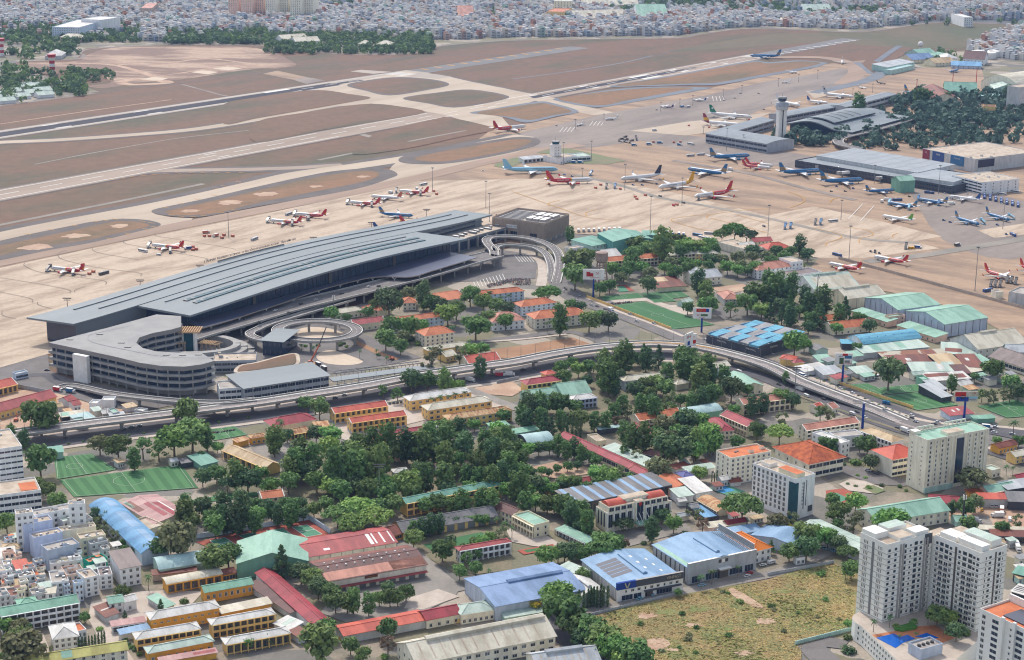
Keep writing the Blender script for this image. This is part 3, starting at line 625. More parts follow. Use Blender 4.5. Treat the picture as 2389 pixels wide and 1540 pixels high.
def grove(kinds,poly,n,wz,where,gap=.62,hs=1.,seed=None):
 """n single trees spread through an outline of crown centres"""
 r=random.Random(seed if seed is not None else int(poly[0][0]+poly[0][1]*7));pts=[];xs=[q[0]for q in poly];ys=[q[1]for q in poly]
 def inside(x,y):
  c=False
  for i in range(len(poly)):
   (x1,y1),(x2,y2)=poly[i-1],poly[i]
   if(y1>y)!=(y2>y)and x<(x2-x1)*(y-y1)/(y2-y1)+x1:c=not c
  return c
 t=0
 while len(pts)<n and t<6000:
  t+=1;x,y=r.uniform(min(xs),max(xs)),r.uniform(min(ys),max(ys));w=r.uniform(*wz);gp=gap*(1-t/9000)
  if inside(x,y)and all(math.hypot(x-q[0],(y-q[1])*2.2)>gp*(w+q[2])/2*1.25 for q in pts):pts.append((x,y,w))
 for x,y,w in pts:tree(r.choice(kinds),x,y,w,where,hs=hs*r.uniform(.9,1.15))
ORD='first second third fourth fifth sixth seventh eighth ninth tenth eleventh twelfth thirteenth fourteenth fifteenth sixteenth seventeenth eighteenth nineteenth twentieth'.split()
def ordw(i):return ORD[i]if i<20 else '%d%s'%(i+1,{1:'st',2:'nd',3:'rd'}.get((i+1)%10 if(i+1)%100 not in(11,12,13)else 0,'th'))
def rank(i,n):
 if n==1:return ''
 return 'leftmost' if i==0 else 'rightmost' if i==n-1 else ordw(i)+' from left'
def plant_all():
 groups={};big=[t for t in PEND if t[0]not in('palm','bush','weed','cypress')];big.sort(key=lambda t:-t[7]);rest=big[325:];V=[];Fc=[];Mi=[];slots=[]
 print('trees',len(PEND),'merged',len(rest))
 for t in rest:
  PEND.remove(t);wd,ch,cm,tm=KIND[t[0]]
  for me,dz in((cm[t[4]],ch),(tm,0)):
   if not me:continue
   a=random.uniform(0,6.28);c,s_=math.cos(a)*t[3],math.sin(a)*t[3];n0=len(V);mi=[]
   for m_ in me.materials:
    if m_.name not in slots:slots.append(m_.name)
    mi.append(slots.index(m_.name))
   V+=[(t[2].x+c*v.co.x-s_*v.co.y,t[2].y+s_*v.co.x+c*v.co.y,t[6]+(v.co.z+dz)*t[3]*t[5])for v in me.vertices]
   for f in me.polygons:Fc.append([n0+i for i in f.vertices]);Mi.append(mi[f.material_index])
 if V:
  me=bpy.data.meshes.new('small_trees');me.from_pydata(V,[],Fc);[me.materials.append(MATS[q_])for q_ in slots];me.polygons.foreach_set('material_index',Mi);o=bpy.data.objects.new('small_trees',me);COL.objects.link(o);tag(o,'smaller trees scattered between the buildings','trees',kind='stuff')
 for t in PEND:groups.setdefault((t[0],t[1]),[]).append(t)
 for(kind,where),ts in groups.items():
  ts.sort(key=lambda t:proj(t[2])[0])
  noun='palm' if kind=='palm' else WORD[kind]+(' shrub' if kind in('bush','weed')else '' if kind=='cypress' else ' tree')
  for i,(k_,wh,p,k,pick,hs,bz,wz)in enumerate(ts):
   wd,ch,cm,tm=KIND[kind];n=len(ts)
   lab=('%s %s'%(noun,where))if n==1 else '%s of the %ss %s'%(rank(i,n),noun,where)
   o=empty('shrub' if kind in('bush','weed')else 'palm_tree' if kind=='palm' else 'tree',(p.x,p.y,bz),random.uniform(0,6.28),lab,'shrub' if kind in('bush','weed')else 'palm' if kind=='palm' else 'tree',('%ss %s'%(noun,where))if n>1 else None)
   o.scale=(k*random.uniform(.85,1.12),k*random.uniform(.85,1.12),k*hs)
   inst('crown',cm[pick],o,(0,0,ch if kind not in('bush','weed')else 0))
   if tm:inst('trunk',tm,o)

# -- the new terminal and what belongs to it
pal('t3_roof','#8d969a','#818a8e',sc=.02,st=(.2,1,1),amt=.8,fine=.05,fsc=.2,rough=.55)
pal('t3_fascia','#8f979c',fine=.04,rough=.5);pal('t3_glass','#27405c','#203651',sc=.05,amt=.8,fine=.05,rough=.12,spec=.6)
pal('t3_skylight','#2f6470','#265260',sc=.1,amt=.8,fine=.05,rough=.45,spec=.2);pal('t3_canopy','#5a6078','#4c5169',sc=.05,amt=.7,fine=.06,rough=.4)
pal('viaduct_concrete','#bbb7b1','#a6a19b',sc=.1,st=(1,1,.3),amt=.8,fine=.06);pal('deck_asphalt','#8b8583','#7c7775',sc=.1,amt=.8,fine=.1);pal('deck_pink','#c3b6b0','#a1948f',sc=.8,amt=1,fine=.15)
pal('annex_roof','#b3b1ae','#a5a3a1',sc=.05,amt=.8,fine=.06);pal('annex_fascia','#a39d99',fine=.05);pal('timber','#d9b48a',fine=.1,fsc=2);pal('raw_grey','#bdbab6','#a6a29d',sc=.15,amt=.9,fine=.1);pal('bronze','#b5a494','#a39283',sc=.2,amt=.7,fine=.1)
a0=D(62,740,22);RZ=R(53.4)
t3=empty('terminal',(a0.x,a0.y,0),RZ,'long new airport terminal with wave shaped grey roof and dark glass front','terminal')
def rz(x):return 21.8+8*max(0,math.cos(math.pi*(max(5,min(565,x))-285)/560))**1.7
XS=lambda a,b,n=48:[a+(b-a)*k/n for k in range(n+1)]
def roofsheet(name,xa,xb,n0,n1,dz,thick,m,ta=0,tb=0):
 b=MB();top=[];bot=[]
 for n_,t_ in((n0,0),((n0+n1)/2,.5),(n1,1)):
  xs=XS(xa+ta*t_,xb+tb*t_);top.append([(x,-n_,rz(x)+dz)for x in xs]);bot.append([(x,-n_,rz(x)+dz-thick)for x in xs])
 b.grid(top[::-1],m,True);b.grid(bot,'t3_fascia')
 b.grid([bot[0],top[0]],'t3_fascia');b.grid([top[-1],bot[-1]],'t3_fascia')
 for k in(0,-1):b.grid([[r[k]for r in top],[r[k]for r in bot]],'t3_fascia')
 return b.obj(name,t3)
def rib(b,xa,xb,n_,wd,h0,h1,m):
 xs=XS(xa,xb);b.grid([[(x,-n_-wd/2,rz(x)+h0)for x in xs],[(x,-n_-wd/2,rz(x)+h1)for x in xs],[(x,-n_+wd/2,rz(x)+h1)for x in xs],[(x,-n_+wd/2,rz(x)+h0)for x in xs]],m)
back=roofsheet('roof',0,582,0,47.5,0,1.6,'t3_roof',11,7)
b=MB();rib(b,40,560,13,1.6,-.2,.9,'t3_fascia');rib(b,55,570,28,1.6,-.2,.9,'t3_fascia');b.obj('roof_rib',back)
front=roofsheet('roof',79,455,51,110,.6,1.8,'t3_roof',5,10)
b=MB();rib(b,100,425,62,1.4,.4,1.5,'t3_fascia');b.obj('roof_rib',front)
for n_,xa,xb in((74,112,430),(86,112,425)):
 b=MB();rib(b,xa,xb,n_,4.6,.5,1.3,'t3_skylight')
 for k in range(int((xb-xa)/8)):x=xa+8*k;b.box(x,-n_-2.5,rz(x)+1.25,x+(2 if k%9<2 else .3),-n_+2.5,rz(x)+1.5,'grey_trim')
 b.obj('skylight',front)
b=MB();xs=XS(86,450);b.grid([[(x,-52.5,rz(x)+.4)for x in xs],[(x,-46.5,rz(x)-1.2)for x in xs]],'t3_skylight');b.obj('clerestory',t3)
b=MB();xs=XS(14,572)
b.grid([[(x,-46,0)for x in xs],[(x,-46,rz(x)-1.5)for x in xs]],'t3_fascia');b.grid([[(x,-8,rz(x)-1.5)for x in xs],[(x,-8,0)for x in xs]],'t3_glass')
b.poly([(14,-8,0),(14,-46,0),(14,-46,20.4),(14,-8,20.4)],'t3_glass');b.poly([(572,-46,0),(572,-8,0),(572,-8,20.4),(572,-46,20.4)],'t3_fascia')
b.poly([(14,-46,20.3),(0,-.3,20.3),(14,-8,20.3)],'t3_fascia');b.obj('wall',t3)
b=MB()
for z in(9,13.5,18):b.box(462,-46.5,z,560,-45.8,z+1.7,'dark_glass')
for z in(11.7,16.2):b.box(455,-48.2,z,572,-46,z+.9,'t3_roof')
b.obj('window',t3)
b=MB();xs=XS(92,452);b.grid([[(x,-98,0)for x in xs],[(x,-98,rz(x)-1)for x in xs]],'t3_glass')
b.grid([[(452,-98,0),(452,-98,21)],[(452,-46,0),(452,-46,21)]],'t3_glass');b.grid([[(92,-46,0),(92,-46,21)],[(92,-98,0),(92,-98,21)]],'t3_glass')
f=b.obj('glass_front',t3)
b=MB()
for k in range(61):
 x=92+6*k;b.box(x-.15,-98.35,0,x+.15,-98,rz(x)-1,'dark_steel',bottom=False)
for x in(170,270,362):b.box(x,-99,10,x+4,-98,rz(x)-2.5,'shade')
b.obj('mullion',f)
b=MB();b.box(452,-74,0,600,-47,12.2,'t3_fascia','flat_tan');b.box(452,-74.4,12.2,600.4,-73.8,13.2,'grey_trim');b.box(458,-74.3,1.5,590,-74,10,'t3_glass')
for k in range(9):b.box(462+16*k,-76,0,464.4+16*k,-74.4,11.5,'viaduct_concrete')
for k in range(14):x=470+9*k;b.box(x,-60-random.random()*8,12.2,x+3,-58,13.4+random.random(),'steel','white')
b.obj('side_wing',t3)
s='TÂN SƠN NHẤT - NHÀ GA HÀNH KHÁCH QUỐC NỘI T3 - DOMESTIC PASSENGER TERMINAL 3'
b=MB();rib(b,222,312,1.2,.3,.2,1.6,'steel');sg=b.obj('sign_frame',t3)
text('lettering',s,2.9,'dark_steel',sg,facing(Vector((267,-1,rz(267)+3.1)),(-1,0,-.004)),.12)
inv=(Matrix.Translation((a0.x,a0.y,0))@Matrix.Rotation(RZ,4,'Z')).inverted()
tile(1,1)
cf=[inv@P(*q,14)for q in[(-500,1520),(-250,1450),(0,1368),(250,1285),(500,1195),(720,1130),(900,1085),(1050,1052),(1200,1040),(1450,1042),(1650,985),(1850,925),(2065,862)]]
cf=spline(cf,4);b=MB()
bk=[Vector((p.x+3 if p.x<440 else p.x,-99,14.4))for p in cf]
b.grid([[(p.x,p.y,14)for p in cf],[tuple(q)for q in bk]],'t3_canopy');b.grid([[(p.x,p.y,13.1)for p in cf],[(p.x,p.y,14)for p in cf]],'bronze');b.grid([[(q.x,q.y,13.4)for q in bk],[(p.x,p.y,13.1)for p in cf]],'bronze')
cn=b.obj('canopy',t3)
for k in range(2,len(cf)-2,4):
 p=cf[k]+Vector((0,4,0));b=MB();b.tube((p.x,p.y,9.8),(p.x,p.y,11),.6,.6,'white')
 for s_ in(-1,1):b.tube((p.x,p.y,10.9),(p.x+4.2*s_,p.y-1,13.6),.45,.3,'white')
 b.obj('column',cn)
def viaduct(name,label,pts,wd,deck='deck_asphalt',gap=26,closed=False,zs=None,pier='two',group=None,sm=6,edge=None,thick=1.6,marks=True):
 """pts: world points whose z is the deck height"""
 p=spline(pts,sm,closed);root=empty(name,(p[0].x,p[0].y,0),0,label,'elevated road',group);o=Vector((p[0].x,p[0].y,0))
 L,Rr=offs(p,wd/2,closed),offs(p,-wd/2,closed);q=lambda v,dz=0:(v.x-o.x,v.y-o.y,max(.05,v.z+dz))
 b=MB();n=len(p);rows=lambda A,da,B,db:[[q(v,da)for v in A],[q(v,db)for v in B]]
 e=lambda X:X+[X[0]]if closed else X
 b.grid(rows(e(Rr),0,e(L),0),deck);b.grid(rows(e(L),-thick*.5,e(Rr),-thick*.5),'viaduct_concrete')
 iL,iR=offs(p,wd*.28,closed),offs(p,-wd*.28,closed);b.grid(rows(e(iL),-thick,e(iR),-thick),'viaduct_concrete');b.grid(rows(e(L),-thick*.45,e(iL),-thick),'viaduct_concrete');b.grid(rows(e(iR),-thick,e(Rr),-thick*.45),'viaduct_concrete');b.obj('deck',root)
 for A,B in((L,offs(p,wd/2-.45,closed)),(offs(p,-wd/2+.45,closed),Rr)):
  b=MB();A,B=e(A),e(B)
  b.grid(rows(A,-.8,A,1.05),'viaduct_concrete');b.grid(rows(A,1.05,B,1.05),'white_trim');b.grid(rows(B,1.05,B,-.8),'viaduct_concrete');b.obj('parapet',root)
 if marks:
  b=MB()
  for off,m,dash in((0,'white_paint',True),(wd/2-1.1,'white_paint',False),(-wd/2+1.1,'white_paint',False)):
   A,B=offs(p,off+.14,closed),offs(p,off-.14,closed)
   for i in range(n-1):
    if not dash or i%2:b.poly([q(B[i],.05),q(B[i+1],.05),q(A[i+1],.05),q(A[i],.05)],m)
  b.obj('lane_marking',root)
 d=0;last=-gap*.6
 for i in range(1,n):
  d+=(p[i]-p[i-1]).length
  if d-last>=gap and p[i].z>3.2:
   last=d;t=(p[i]-p[i-1]).normalized();s_=Vector((-t.y,t.x,0));b=MB();c=p[i]-o;h=p[i].z-thick
   if pier=='two':
    for w_ in(-.3,.3):b.box(c.x+s_.x*wd*w_-.7,c.y+s_.y*wd*w_-.7,0,c.x+s_.x*wd*w_+.7,c.y+s_.y*wd*w_+.7,h,'viaduct_concrete',bottom=False)
    b.bar((c.x-s_.x*wd*.42,c.y-s_.y*wd*.42,h-.5),(c.x+s_.x*wd*.42,c.y+s_.y*wd*.42,h-.5),1.6,'viaduct_concrete',1.2)
   else:
    b.tube((c.x,c.y,0),(c.x,c.y,h-.8),1.15,1.15,'viaduct_concrete',10);b.bar((c.x-s_.x*wd*.3,c.y-s_.y*wd*.3,h-.3),(c.x+s_.x*wd*.3,c.y+s_.y*wd*.3,h-.3),2,'viaduct_concrete',1.4)
   b.obj('pier',root)
 return root
z=10
tile(1,1)
dep=viaduct('departure_road','wide elevated road along the terminal front under the kerb canopy',[P(2225,835,z),P(2000,890,z),P(1750,965,z),P(1500,1035,z),P(1200,1110,z),P(900,1185,z),P(600,1255,z),P(300,1330,z),P(60,1400,z),P(-250,1490,z),P(-500,1560,z),P(-720,1630,z)],27,gap=15,pier='two')
viaduct('ramp_loop','outer looping concrete ramp curling beside the brown parking building',[P(2225,850,z),P(2215,800,z),P(2170,745,z),P(2150,700,z),P(2210,672,z),P(2389,668,z),P(2560,690,z),P(2700,735,9.5),P(2790,790,8),P(2830,860,6),P(2835,940,3.5),P(2820,1020,1.2),P(2800,1100,.3)],9.5,gap=18,pier='one')
viaduct('ramp_loop','inner concrete ramp curling round the striped parking lot',[P(2240,800,z),P(2235,770,z),P(2300,748,z),P(2440,748,9.5),P(2600,772,8),P(2700,830,6),P(2740,900,4),P(2755,980,1.5),P(2750,1040,.3)],8,gap=18,pier='one')
tile(1,2)
viaduct('ring_ramp','circular raised ring ramp with a garden in its middle',[P(570+372*math.cos(t),8+92*math.sin(t),9.5)for t in[k*math.pi/10 for k in range(20)]],10,gap=22,pier='one',closed=True)
tile(1,1)
viaduct('link_road','narrow raised link road on grey brackets beside the ring ramp',[P(900,1250,7),P(650,1325,7),P(400,1400,7),P(150,1475,7),P(20,1530,7),P(-60,1580,7),P(40,1630,8.5),P(230,1640,9.5)],8,gap=20,pier='one')
fly=[(0,2,-700,1070,7.5),(0,2,-100,1000,7.8),(0,2,250,948,8),(0,2,800,872,8),(0,2,1500,788,8),(0,2,2389,675,8),(1,2,500,598,8),(1,2,1000,520,8),(1,2,1500,428,8),(1,2,2000,352,8),(1,2,2389,300,8),(2,2,400,222,8),(2,2,800,162,8),(2,2,1200,130,8),(2,2,1500,133,8),(2,2,1750,160,7.8),(2,2,2000,215,7.4),(2,2,2389,330,6.6),(3,2,300,475,5),(3,2,700,630,2.8),(3,2,1000,745,.8),(3,2,1250,850,.25)]
fp=[]
for c_,r_,x,y,zz in fly:tile(c_,r_);fp.append(P(x,y,zz))
FLY=viaduct('flyover','long curved concrete flyover with two lanes and pale striped hatching crossing the town',fp,15.5,gap=34,pier='one',thick=2.2)
pf=spline(fp,6);o=Vector((pf[0].x,pf[0].y,0));b=MB()
for off,wd in((.9,3.2),):
 A,B=offs(pf,-off),offs(pf,-off-wd)
 b.grid([[(v.x-o.x,v.y-o.y,v.z+.03)for v in B],[(v.x-o.x,v.y-o.y,v.z+.03)for v in A]],'deck_pink')
A,B=offs(pf,6.4),offs(pf,5);b.grid([[(v.x-o.x,v.y-o.y,v.z+.03)for v in B],[(v.x-o.x,v.y-o.y,v.z+.03)for v in A]],'white_paint')
b.obj('median_stripe',FLY)
b=MB();tile(2,2)
for k in range(16):
 x=1120+42*k;j=62+int(k*.9)
pn=len(pf)
for j in range(int(pn*.60),int(pn*.74),1):
 t=(pf[j+1]-pf[j]).normalized();s_=Vector((-t.y,t.x,0));m_=pf[j]-o
 for f_ in(0,.5):
  c_=m_+t*f_*(pf[j+1]-pf[j]).length;b.poly([tuple(c_+s_*1.2+Vector((0,0,.06))),tuple(c_+s_*1.2+t*1.0+Vector((0,0,.06))),tuple(c_+s_*5+t*4+Vector((0,0,.06))),tuple(c_+s_*5+t*3+Vector((0,0,.06)))],'yellow_paint')
b.obj('hatching',FLY)
tile(0,2)
viaduct('slip_ramp','curved concrete slip ramp rising beside the curved grey building',[P(560,545,.4),P(640,520,1.2),P(800,545,3),P(1000,590,5),P(1300,630,6.5),P(1700,668,7.5),P(2050,680,8),P(2389,652,8)],8,gap=26,pier='one')
tile(1,2)
zb=25;tile(0,2)
out=[P(*q,zb)for q in[(455,118),(800,190),(1100,255),(1300,305),(1500,335),(1720,342),(1880,322),(2000,288),(1880,214),(1650,212),(1450,198),(1330,168),(1272,120),(1300,70),(1420,30),(1600,-5),(1690,-30),(1690,-130),(1460,-145),(1000,-20)]]
o=Vector((out[0].x,out[0].y,0));lb=empty('terminal_annex',o,0,'curved grey multi storey building wrapped round an oval courtyard','building')
loc=[(p.x-o.x,p.y-o.y)for p in out]
b=MB();b.prism(loc,zb-3.6,zb,'annex_fascia','annex_roof');rf=b.obj('roof',lb)
ins=lambda d:[(v.x,v.y)for v in offs([Vector((x,y,0))for x,y in ccw(loc)],d,True)]
b=MB();b.prism(ins(2.5),6,zb-1.2,'t3_glass');b.prism(ins(6),0,6,'raw_grey');b.obj('glass_front',lb)
for z0,z1 in((22.2,24.2),(16.6,18.4),(11.2,13),(5.6,7.4)):
 b=MB();b.prism(ins(.4 if z0>20 else-.8),z0,z1,'raw_grey' if z0<20 else 't3_fascia','raw_grey',bot=True);b.obj('floor_band',lb)
oo=ins(2.2);b=MB()
for i in range(len(oo)):
 p_,q_=Vector((*oo[i],0)),Vector((*oo[(i+1)%len(oo)],0));n_=int((q_-p_).length/8)
 for k in range(n_):c_=p_.lerp(q_,(k+.5)/n_);b.box(c_.x-.5,c_.y-.5,0,c_.x+.5,c_.y+.5,22,'viaduct_concrete',bottom=False)
b.obj('column',lb)
for x0,y0,x1,y1 in((680,0,810,0),(1830,0,1990,0)):
 pa,pb=(P(x0,225,22)-o,P(x1,250,22)-o)if x0<1000 else(P(1800,345,22)-o,P(1995,305,22)-o)
 d=(pb-pa);d.z=0;b=MB();nn=Vector((d.y,-d.x,0)).normalized()
 b.prism([(pa+nn*.7)[:2],(pb+nn*.7)[:2],(pb-nn*3)[:2],(pa-nn*3)[:2]],1 if x0>1000 else 0,22.2,'white');b.obj('white_wall',lb)
b=MB();rb=[P(*q,zb)-o for q in[(1250,-45),(900,30),(820,65),(880,120),(1200,190),(1500,245),(1750,260),(1950,262)]];strip(b,rb,.7,'t3_fascia',zb+.3);b.obj('roof_seam',rf)
b=MB()
for x,y in[(1100,125),(1160,165),(1520,238),(1670,242),(1820,236),(620,95),(900,45)]:p=P(x,y,zb)-o;b.box(p.x,p.y,zb,p.x+5,p.y+2.5,zb+.5,'dark_steel','grey_trim')
b.obj('roof_hatch',rf)
ct=empty('courtyard_tower',P(1775,215,0),0,'square glass lift tower with timber trellis hat in the oval courtyard','tower');b=MB();b.box(-5,-5,0,5,5,19,'teal_glass' if 0 else 't3_skylight');b.box(-5.4,-5.4,0,-4,5.4,19,'white');b.box(4,-5.4,0,5.4,5.4,19,'white');b.obj('shaft',ct)
b=MB();b.box(-5,-6.5,19,5,6,19.3,'timber')
for k in range(10):b.box(-9+2*k,-9,20.2,-8.3+2*k,9,20.9,'timber')
for k in range(7):b.box(-10,-9+3*k,19.6,10,-8.4+3*k,20.2,'timber')
b.obj('trellis',ct)
for a_,b_,n_ in(((1430,130),(1720,108),7),((1880,108),(2040,125),5)):
 pa,pb=P(*a_,12),P(*b_,12);pg=empty('pergola',(pa.x,pa.y,0),math.atan2((pb-pa).y,(pb-pa).x),'curved timber pergola %s the courtyard lift tower'%('left of' if n_==7 else 'right of'),'pergola');W=(pb-pa).length;b=MB()
 for k in range(n_):x=W*k/(n_-1);b.box(x-.8,-.8,0,x+.8,.8,11.4,'bronze')
 b.obj('post',pg);b=MB()
 for k in range(int(W/2)):b.box(2*k,-5,11.9,2*k+.6,5,12.5,'timber')
 for y in(-4,0,4):b.box(-1,y,11.4,W+1,y+.6,11.9,'timber')
 b.obj('trellis',pg)
sheet('courtyard',[P(*q)for q in[(1200,330),(1500,380),(1900,360),(2150,300),(2389,200),(2400,100),(2000,80),(1500,120),(1250,200)]],'raw_grey',2,smooth=4)
b_=MB();pts=[P(1760+420*math.cos(t),165+78*math.sin(t),4)for t in[k*math.pi/16 for k in range(33)]]
tr=empty('courtyard_terrace',(pts[0].x,pts[0].y,0),0,'stepped oval terrace ring round the courtyard','terrace')
A,B=pts,offs(pts,7,True)
for z0,z1,d0 in((0,8,0),(0,5,6),(0,2.4,12)):
 q0,q1=offs(pts,d0,True),offs(pts,d0+6,True);b_.grid([[(v.x-pts[0].x,v.y-pts[0].y,z0)for v in q0],[(v.x-pts[0].x,v.y-pts[0].y,z1)for v in q0],[(v.x-pts[0].x,v.y-pts[0].y,z1)for v in q1],[(v.x-pts[0].x,v.y-pts[0].y,z0)for v in q1]],'raw_grey')
b_.obj('terrace_step',tr)
tile(0,2)
bld('long low building with pale grey metal roof beside the flyover',(2280,545),(3068,425),(2150,432),11,'s',1.2,'wall_steel_grey','t3_roof',fl=2,nx=10,win='s',ov=1.5)
bld('white terraced block between the curved building and the flyover',(2050,560),(2260,545),(2120,480),9,'f',wc='wall_white',rc='flat_grey',fl=2,nx=4,win='s')
bld('pale grey flat roofed block in front of the courtyard',(1990,300),(2389,290),(2240,222),9,'f',wc='wall_steel_grey',rc='flat_tan',fl=2,nx=5,win='s',clutter=4)
tile(1,2)
e=[P(*q,11)for q in[(-200,395),(-160,330),(0,300),(220,240),(360,215),(405,245),(395,320),(250,350),(0,385)]];o=Vector((e[0].x,e[0].y,0))
eb=empty('round_ended_building',o,0,'grey metal clad building with rounded end and planted roof terrace','building');b=MB();lc=[(v.x-o.x,v.y-o.y)for v in spline(e,4,True)];b.prism(lc,0,11,'wall_steel_grey','flat_tan');b.obj('wall',eb)
b=MB();lc2=[(v.x,v.y)for v in offs([Vector((*q,0))for q in ccw(lc)],3,True)];b.prism(lc2,11,11.3,'field_grass');b.obj('planted_roof',eb)
bld('dark angular entrance hall with pale roof beside the ring ramp',(60,95),(245,110),(-130,-30),13,'s',.6,'t3_glass','t3_roof',fl=2,nx=4,win='s',ov=2)
tile(1,2)
cp=P(700,470,6);
tg=empty('toll_canopy',(cp.x,cp.y,0),math.atan2((P(1650,345,6)-cp).y,(P(1650,345,6)-cp).x),'long grey canopy roof over the toll lanes beside the flyover','canopy');W=(P(1650,345,6)-cp).length
b=MB();b.box(0,-5,6,W,6,6.6,'t3_fascia','t3_roof');b.obj('roof',tg);b=MB()
for k in range(14):b.box(4+k*(W-8)/13,-3,0,4.6+k*(W-8)/13,-2.4,6,'white');b.box(4+k*(W-8)/13,-4,0,6.5+k*(W-8)/13,-1,2.4,'white','grey_trim')
b.obj('post',tg)
cp=P(740,395,6);q_=P(1530,300,6);gt=empty('gantry',(cp.x,cp.y,0),math.atan2((q_-cp).y,(q_-cp).x),'open steel frame gantry behind the toll canopy','gantry');W=(q_-cp).length;b=MB()
for y in(-3,3):b.box(0,y,5.6,W,y+.4,6.2,'steel')
for k in range(22):b.box(k*W/21,-3,5.7,k*W/21+.3,3,6,'steel');b.box(k*W/21,-3,0,k*W/21+.3,-2.7,5.6,'steel')
b.obj('frame',gt)
tile(1,1)
root=bld('brown slatted parking building with white roof units',(2205,655),(2655,665),(2600,520),15,'f',wc='wall_brown',rc='flat_grey',fl=5,cat='parking building',name='parking_building',par=.6)if 0 else None
pa,pb,pc=P(2700,680,0),P(2876,620,0),P(2205,605,0)
A_,B_,C_=P(2205,500,20),P(2700,595,20),P(2876,465,20)
tile(1,1)
root=bld('brown slatted parking building with white roof units beside the ramp loop',(2205,500),(2690,560),(2876,466),20,'f',wc='wall_brown',rc='flat_grey',fl=5,cat='parking building',name='parking_building',par=2.2)
W,Dp=root['_w'],root['_d'];b=MB()
for k in range(34):b.box(-.25,-.12,3.5+.5*k,W+.25,-.02,3.7+.5*k,'bronze',bottom=False);b.box(W+.05,-.25,3.5+.5*k,W+.3,Dp,3.7+.5*k,'bronze',bottom=False)
b.obj('slat_screen',root)
b=MB()
for k in range(3):
 for j in range(2):b.box(W*.55+k*W*.13,Dp*(.2+.36*j),20,W*.65+k*W*.13,Dp*(.46+.36*j),22.6,'grey_trim','white')
b.obj('roof_unit',root);b=MB()
for k in range(8):b.box(W*.06,Dp*(.12+.1*k),20,W*.48,Dp*(.16+.1*k),21.2,'steel','grey_trim')
b.obj('solar_rack',root)
b=MB();b.box(W*.28,-.5,12.4,W*.48,-.3,16,'white');sgn=b.obj('sign',root);text('lettering','HANCORP',2.6,'crimson_paint' if 0 else 'dark_steel',sgn,facing(Vector((W*.38,-.56,14.2)),(1,0,0)))
for k,x in enumerate((.12,.42,.8)):inst('opening',winmesh(8,4,'s'),root,(W*x,-.32,5))
for k in range(4):inst('opening',winmesh(8,3,'d'),root,(W+.32,Dp*(.15+.22*k),0),math.pi/2)

# -- town buildings, read corner by corner
pal('roof_violet','#7d7fb4','#7072a6',sc=.2,amt=.8,fine=.06);pal('roof_flame','#ee8838','#dc7730',sc=.2,st=(1,.3,1),amt=.8,fine=.06)
pal('roof_blue_slat','#7fc3dc','#68a9c4',sc=.4,st=(.1,1,1),amt=1,fine=.1);pal('blue_paint','#3a6fc0',fine=.06);pal('red_paint','#d8392f',fine=.05);pal('navy','#2b4fa8',fine=.04)
NM=dict(hall='hall',shed='shed',block='office_block',house='house',barrack='barrack_building',school='school_building',carport='carport',warehouse='warehouse',hangar='hangar',town='town_house',villa='villa',kiosk='kiosk',gate='gatehouse')
def q(n,label,ax,ay,bx,by,cx,cy,h,roof,rc,wc,fl=1,nx=0,win='w',**k):
 rc=rc if rc.startswith(('flat','t3'))else 'roof_'+rc
 return bld(label,(ax,ay),(bx,by),(cx,cy),h,roof,wc='wall_'+wc,rc=rc,fl=fl,nx=nx,win=win,name=NM[n],cat=n.replace('town','town house').replace('block','office block'),**k)
T='white_trim'
tile(1,1)
q('villa','white walled villa with steep orange roof behind the terminal access road',1690,1272,1948,1237,1620,1205,9,'g','orange','beige',2,5,rh=4,trim=T,ns=2)
q('school','long orange hipped building with pale blue wall left of the small pavilion',1290,1468,1752,1412,1242,1440,10,'h','orange','pale_blue',3,10,ns=2)
q('house','red gabled house right beside the ring ramp',915,1490,1200,1455,850,1462,6.5,'g','red','cream',1,5,trim=T)
q('house','low cream roofed block behind the red gabled house',750,1388,995,1352,780,1352,6,'h','cream','beige',1,6)
q('house','small orange hipped house hidden among tall trees',1370,1290,1495,1285,1370,1250,7,'h','orange','beige',2,3)
q('house','half hidden orange house at the edge of the tree group',990,1332,1150,1360,1080,1285,7,'h','orange','cream',2,3)
q('school','long orange building below the motorbike park',2060,1222,2500,1175,2075,1188,9,'h','orange','pale_blue',3,9)
q('villa','pink tiled villa with white upper walls and little roof tower',2210,1470,2505,1445,2120,1410,8,'h','salmon','white',2,6,ns=3)
tile(1,2)
q('school','orange hipped block with blue gallery behind coconut palms',1580,58,1850,20,1505,8,10,'h','orange','beige',3,6,ns=3)
tile(2,1)
q('school','orange hipped building with blue balconies beside the wide dome tree',90,1325,412,1282,20,1288,9,'h','orange','pale_blue',3,7,ns=2)
q('school','orange roofed L building fronted by one tall tree',215,1440,705,1390,265,1378,9.5,'h','orange','beige',3,9,ns=2)
q('hangar','low teal lean-to at the front of the teal hangar',750,758,945,720,605,700,8,'s','teal','mint',2,6,rh=1.5)
q('hangar','large teal roofed hangar beside the apron trucks',945,716,1310,690,770,640,14,'d','teal','teal',1,0,rh=4,ribs=7,wmat='wall_teal')
q('hangar','small teal annex on the right of the teal hangar',1230,655,1350,655,1200,628,9,'s','teal','teal')
q('school','cream two storey school with orange roof half behind a dark tree',888,902,1360,862,880,872,7.5,'g','orange','cream',2,14,'v',trim=T)
q('barrack','cream barrack with water heaters on its pale roof',1410,848,1708,825,1440,812,7.5,'h','cream','cream',2,9,'v')
q('barrack','cream barrack with yellowish hip roof',1712,832,1930,825,1735,810,7,'h','cream','yellow',2,6)
q('shed','white shed roof behind the water tower',880,862,1020,845,800,815,6,'g','white','white')
q('shed','white roof at the foot of the teal hangar',540,790,670,770,530,768,5,'f','flat_tan','white',1,3)
q('hall','beige assembly hall with pale blue metal roof',1700,1062,1957,1038,1612,1012,8,'g','silver','beige',2,5,ns=2)
